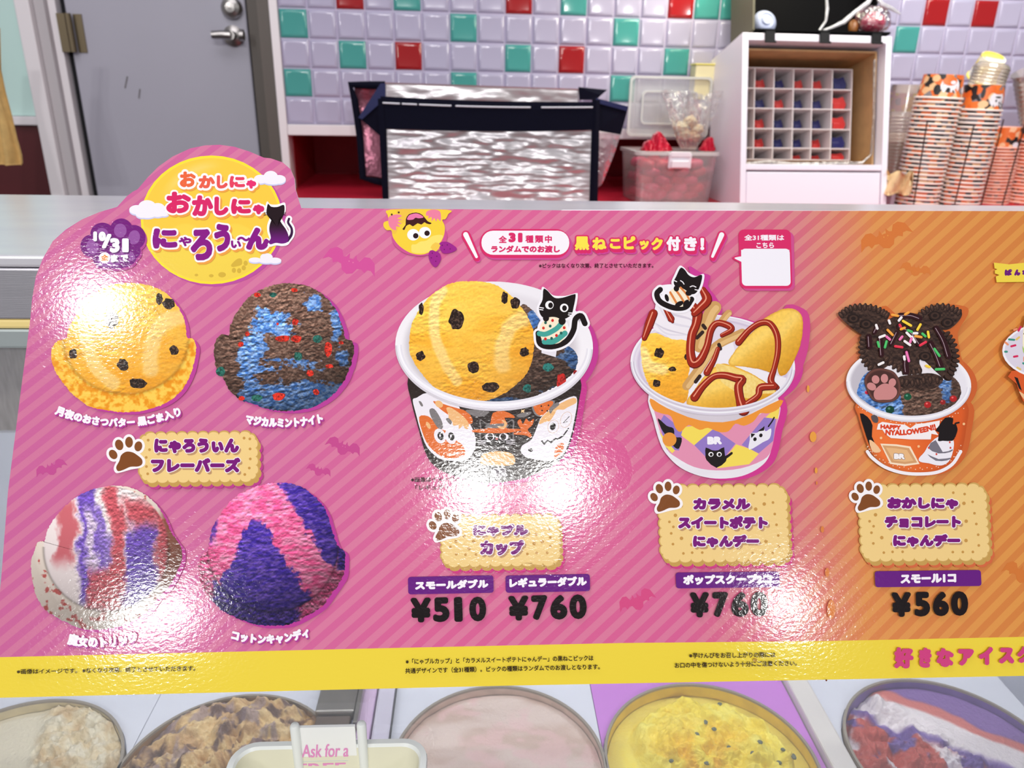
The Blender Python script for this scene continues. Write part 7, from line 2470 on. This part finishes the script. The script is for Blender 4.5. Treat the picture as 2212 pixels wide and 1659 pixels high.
# steel scoop rest beside the cookie dough tub
sr = thing('scoop_rest', tuple(cz(725, 1568, ZC + .02)), CF, 'grey steel scoop rest beside the lumpy beige ice cream tub, above the spoon holder', 'scoop rest')
zs = ZC + .022
q0, q1, q2, q3 = cz(672, 1484, zs), cz(766, 1478, zs), cz(770, 1562, zs), cz(680, 1568, zs)
m = MB()
st_ = mat('dull_steel', (150, 146, 140), .35, .9, noise=.08, nscale=30)
x0, x1 = (q0[0] + q3[0]) / 2 + .004, (q1[0] + q2[0]) / 2
y0, y1 = q2[1], q1[1] + .02
m.rbox(x0, x1, y0 + .02, y1, zs - .016, zs, st_, .003)
m.build('steel_body', sr)
m = MB()
m.rbox(x0 + .002, x1 - .004, y0 + .004, y0 + .0195, zs - .016, zs - .006, mat('brown_slot', (96, 80, 70), .5), .002)
m.build('dark_slot', sr)
m = MB()
m.rbox(x0, x1 + .004, y0 - .002, y0 + .0035, zs - .016, zs - .004, st_, .001)
m.rbox(x1 + .0005, x1 + .006, y0 + .004, y1, zs - .016, zs - .002, st_, .001)
m.build('steel_lip', sr)

# ------------------------------------------------------------------ sample spoon holder
hold = thing('spoon_holder', tuple(cz(705, 1640, .80)), CF, 'white plastic two-pocket spoon holder with a pink lettered card, below the board', 'spoon holder')
wp = mat('white_holder', (236, 240, 238), .3)
wpi = mat('holder_inside', (232, 230, 208), .5)
ZH = .862
rl, rr_ = cz(540, 1604, ZH), cz(896, 1592, ZH)
fl_, fr_ = cz(497, 1659, ZH), cz(914, 1659, ZH)
yb_ = (rl[1] + rr_[1]) / 2 - .002
hx0, hx1 = min(rl[0], fl_[0]) - .002, max(rr_[0], fr_[0]) + .001
yf_ = yb_ - .085
HD = .07
def ringbox(grow, z): return rrect3(hx0 - grow, hx1 + grow, yf_ - grow, yb_ + grow, z, .022 + grow, 6)
def ringin(g, z, tap=0.0): return rrect3(hx0 + g + tap, hx1 - g - tap, yf_ + g + tap, yb_ - g - tap * .3, z, .018, 6)
m = MB()
loft(m, [ringin(.010, ZH - HD, .006), ringin(.002, ZH - .008), ringbox(.002, ZH - .008), ringbox(.0024, ZH - .003), ringbox(.0015, ZH), ringin(.004, ZH), ringin(.0055, ZH - .003)], wp)
auto_smooth(m.build('tray_shell', hold), 40)
m = MB()
loft(m, [ringin(.0055, ZH - .003), ringin(.0065, ZH - HD + .004, .008)], wpi, False, True)
auto_smooth(m.build('tray_inside', hold), 40)
yc_ = yb_ - .006
cl, cr_ = cz(643, 1592, ZH), cz(782, 1590, ZH)
cw = .5 * (cr_[0] - cl[0])
cxm = .5 * (cr_[0] + cl[0])
def cyz(py): return cyp(705, py, yc_)[2]
zc1 = cyz(1571)
m = MB()
m.slab([(cxm - cw + .004, yc_, ZH - HD), (cxm + cw - .004, yc_, ZH - HD), (cxm + cw - .004, yc_ + .0, zc1), (cxm - cw + .004, yc_ + .0, zc1)], (0, .003, 0), mat('card_white', (248, 250, 250), .4))
tilt = m.build('sign_card', hold)
for s_, px, pt in ((-1, 640, 1564), (1, 783, 1560)):
    m = MB()
    x = cyp(px, 1600, yc_)[0]
    zt_ = cyp(px, pt, yc_)[2]
    m.lathe([(.0042, ZH - HD), (.0046, zt_ - .003), (.0036, zt_ - .0008), (.001, zt_)], wp, (x, yc_, 0), 20)
    auto_smooth(m.build('post', hold), 40)
serif = mat('pink_lettering', (236, 150, 206), .5)
def card_text(t, x0, y0, x1, h, italic, bold):
    """raised serif lettering on the card, pixel box read from the photograph"""
    v, f = glyph(t)
    m = MB()
    p0, p1 = cyp(x0, y0, yc_ - .0006), cyp(x1, y0, yc_ - .0006)
    hh = cyp(x0, y0 - h, yc_ - .0006)[2] - p0[2]
    w = p1[0] - p0[0]
    for k in range(6 if bold else 1):
        dx = bold * w * (k / 5 - .5) if bold else 0
        m.add([(p0[0] + w * q[0] + italic * q[1] * hh + dx, yc_ - .0006 - k * 2e-6, p0[2] + hh * q[1]) for q in v], f, serif)
    return m
card_text('Ask for a', 652, 1637, 752, 28, .12, .010).build('card_lettering', tilt)
mf = card_text('FREE', 645, 1676, 748, 26, 0.0, .03)
mf.build('card_lettering', tilt)
m = MB()
a, c = cyp(650, 1645, yc_ - .0004), cyp(752, 1642, yc_ - .0004)
m.box(a[0], c[0], yc_ - .0006, yc_ - .0001, a[2] - .0003, a[2] + .0002, mat('card_rule', (206, 214, 216), .5))
m.build('card_rule', tilt)
for o in list(bpy.data.objects):
    if '_b' in o: del o['_b']
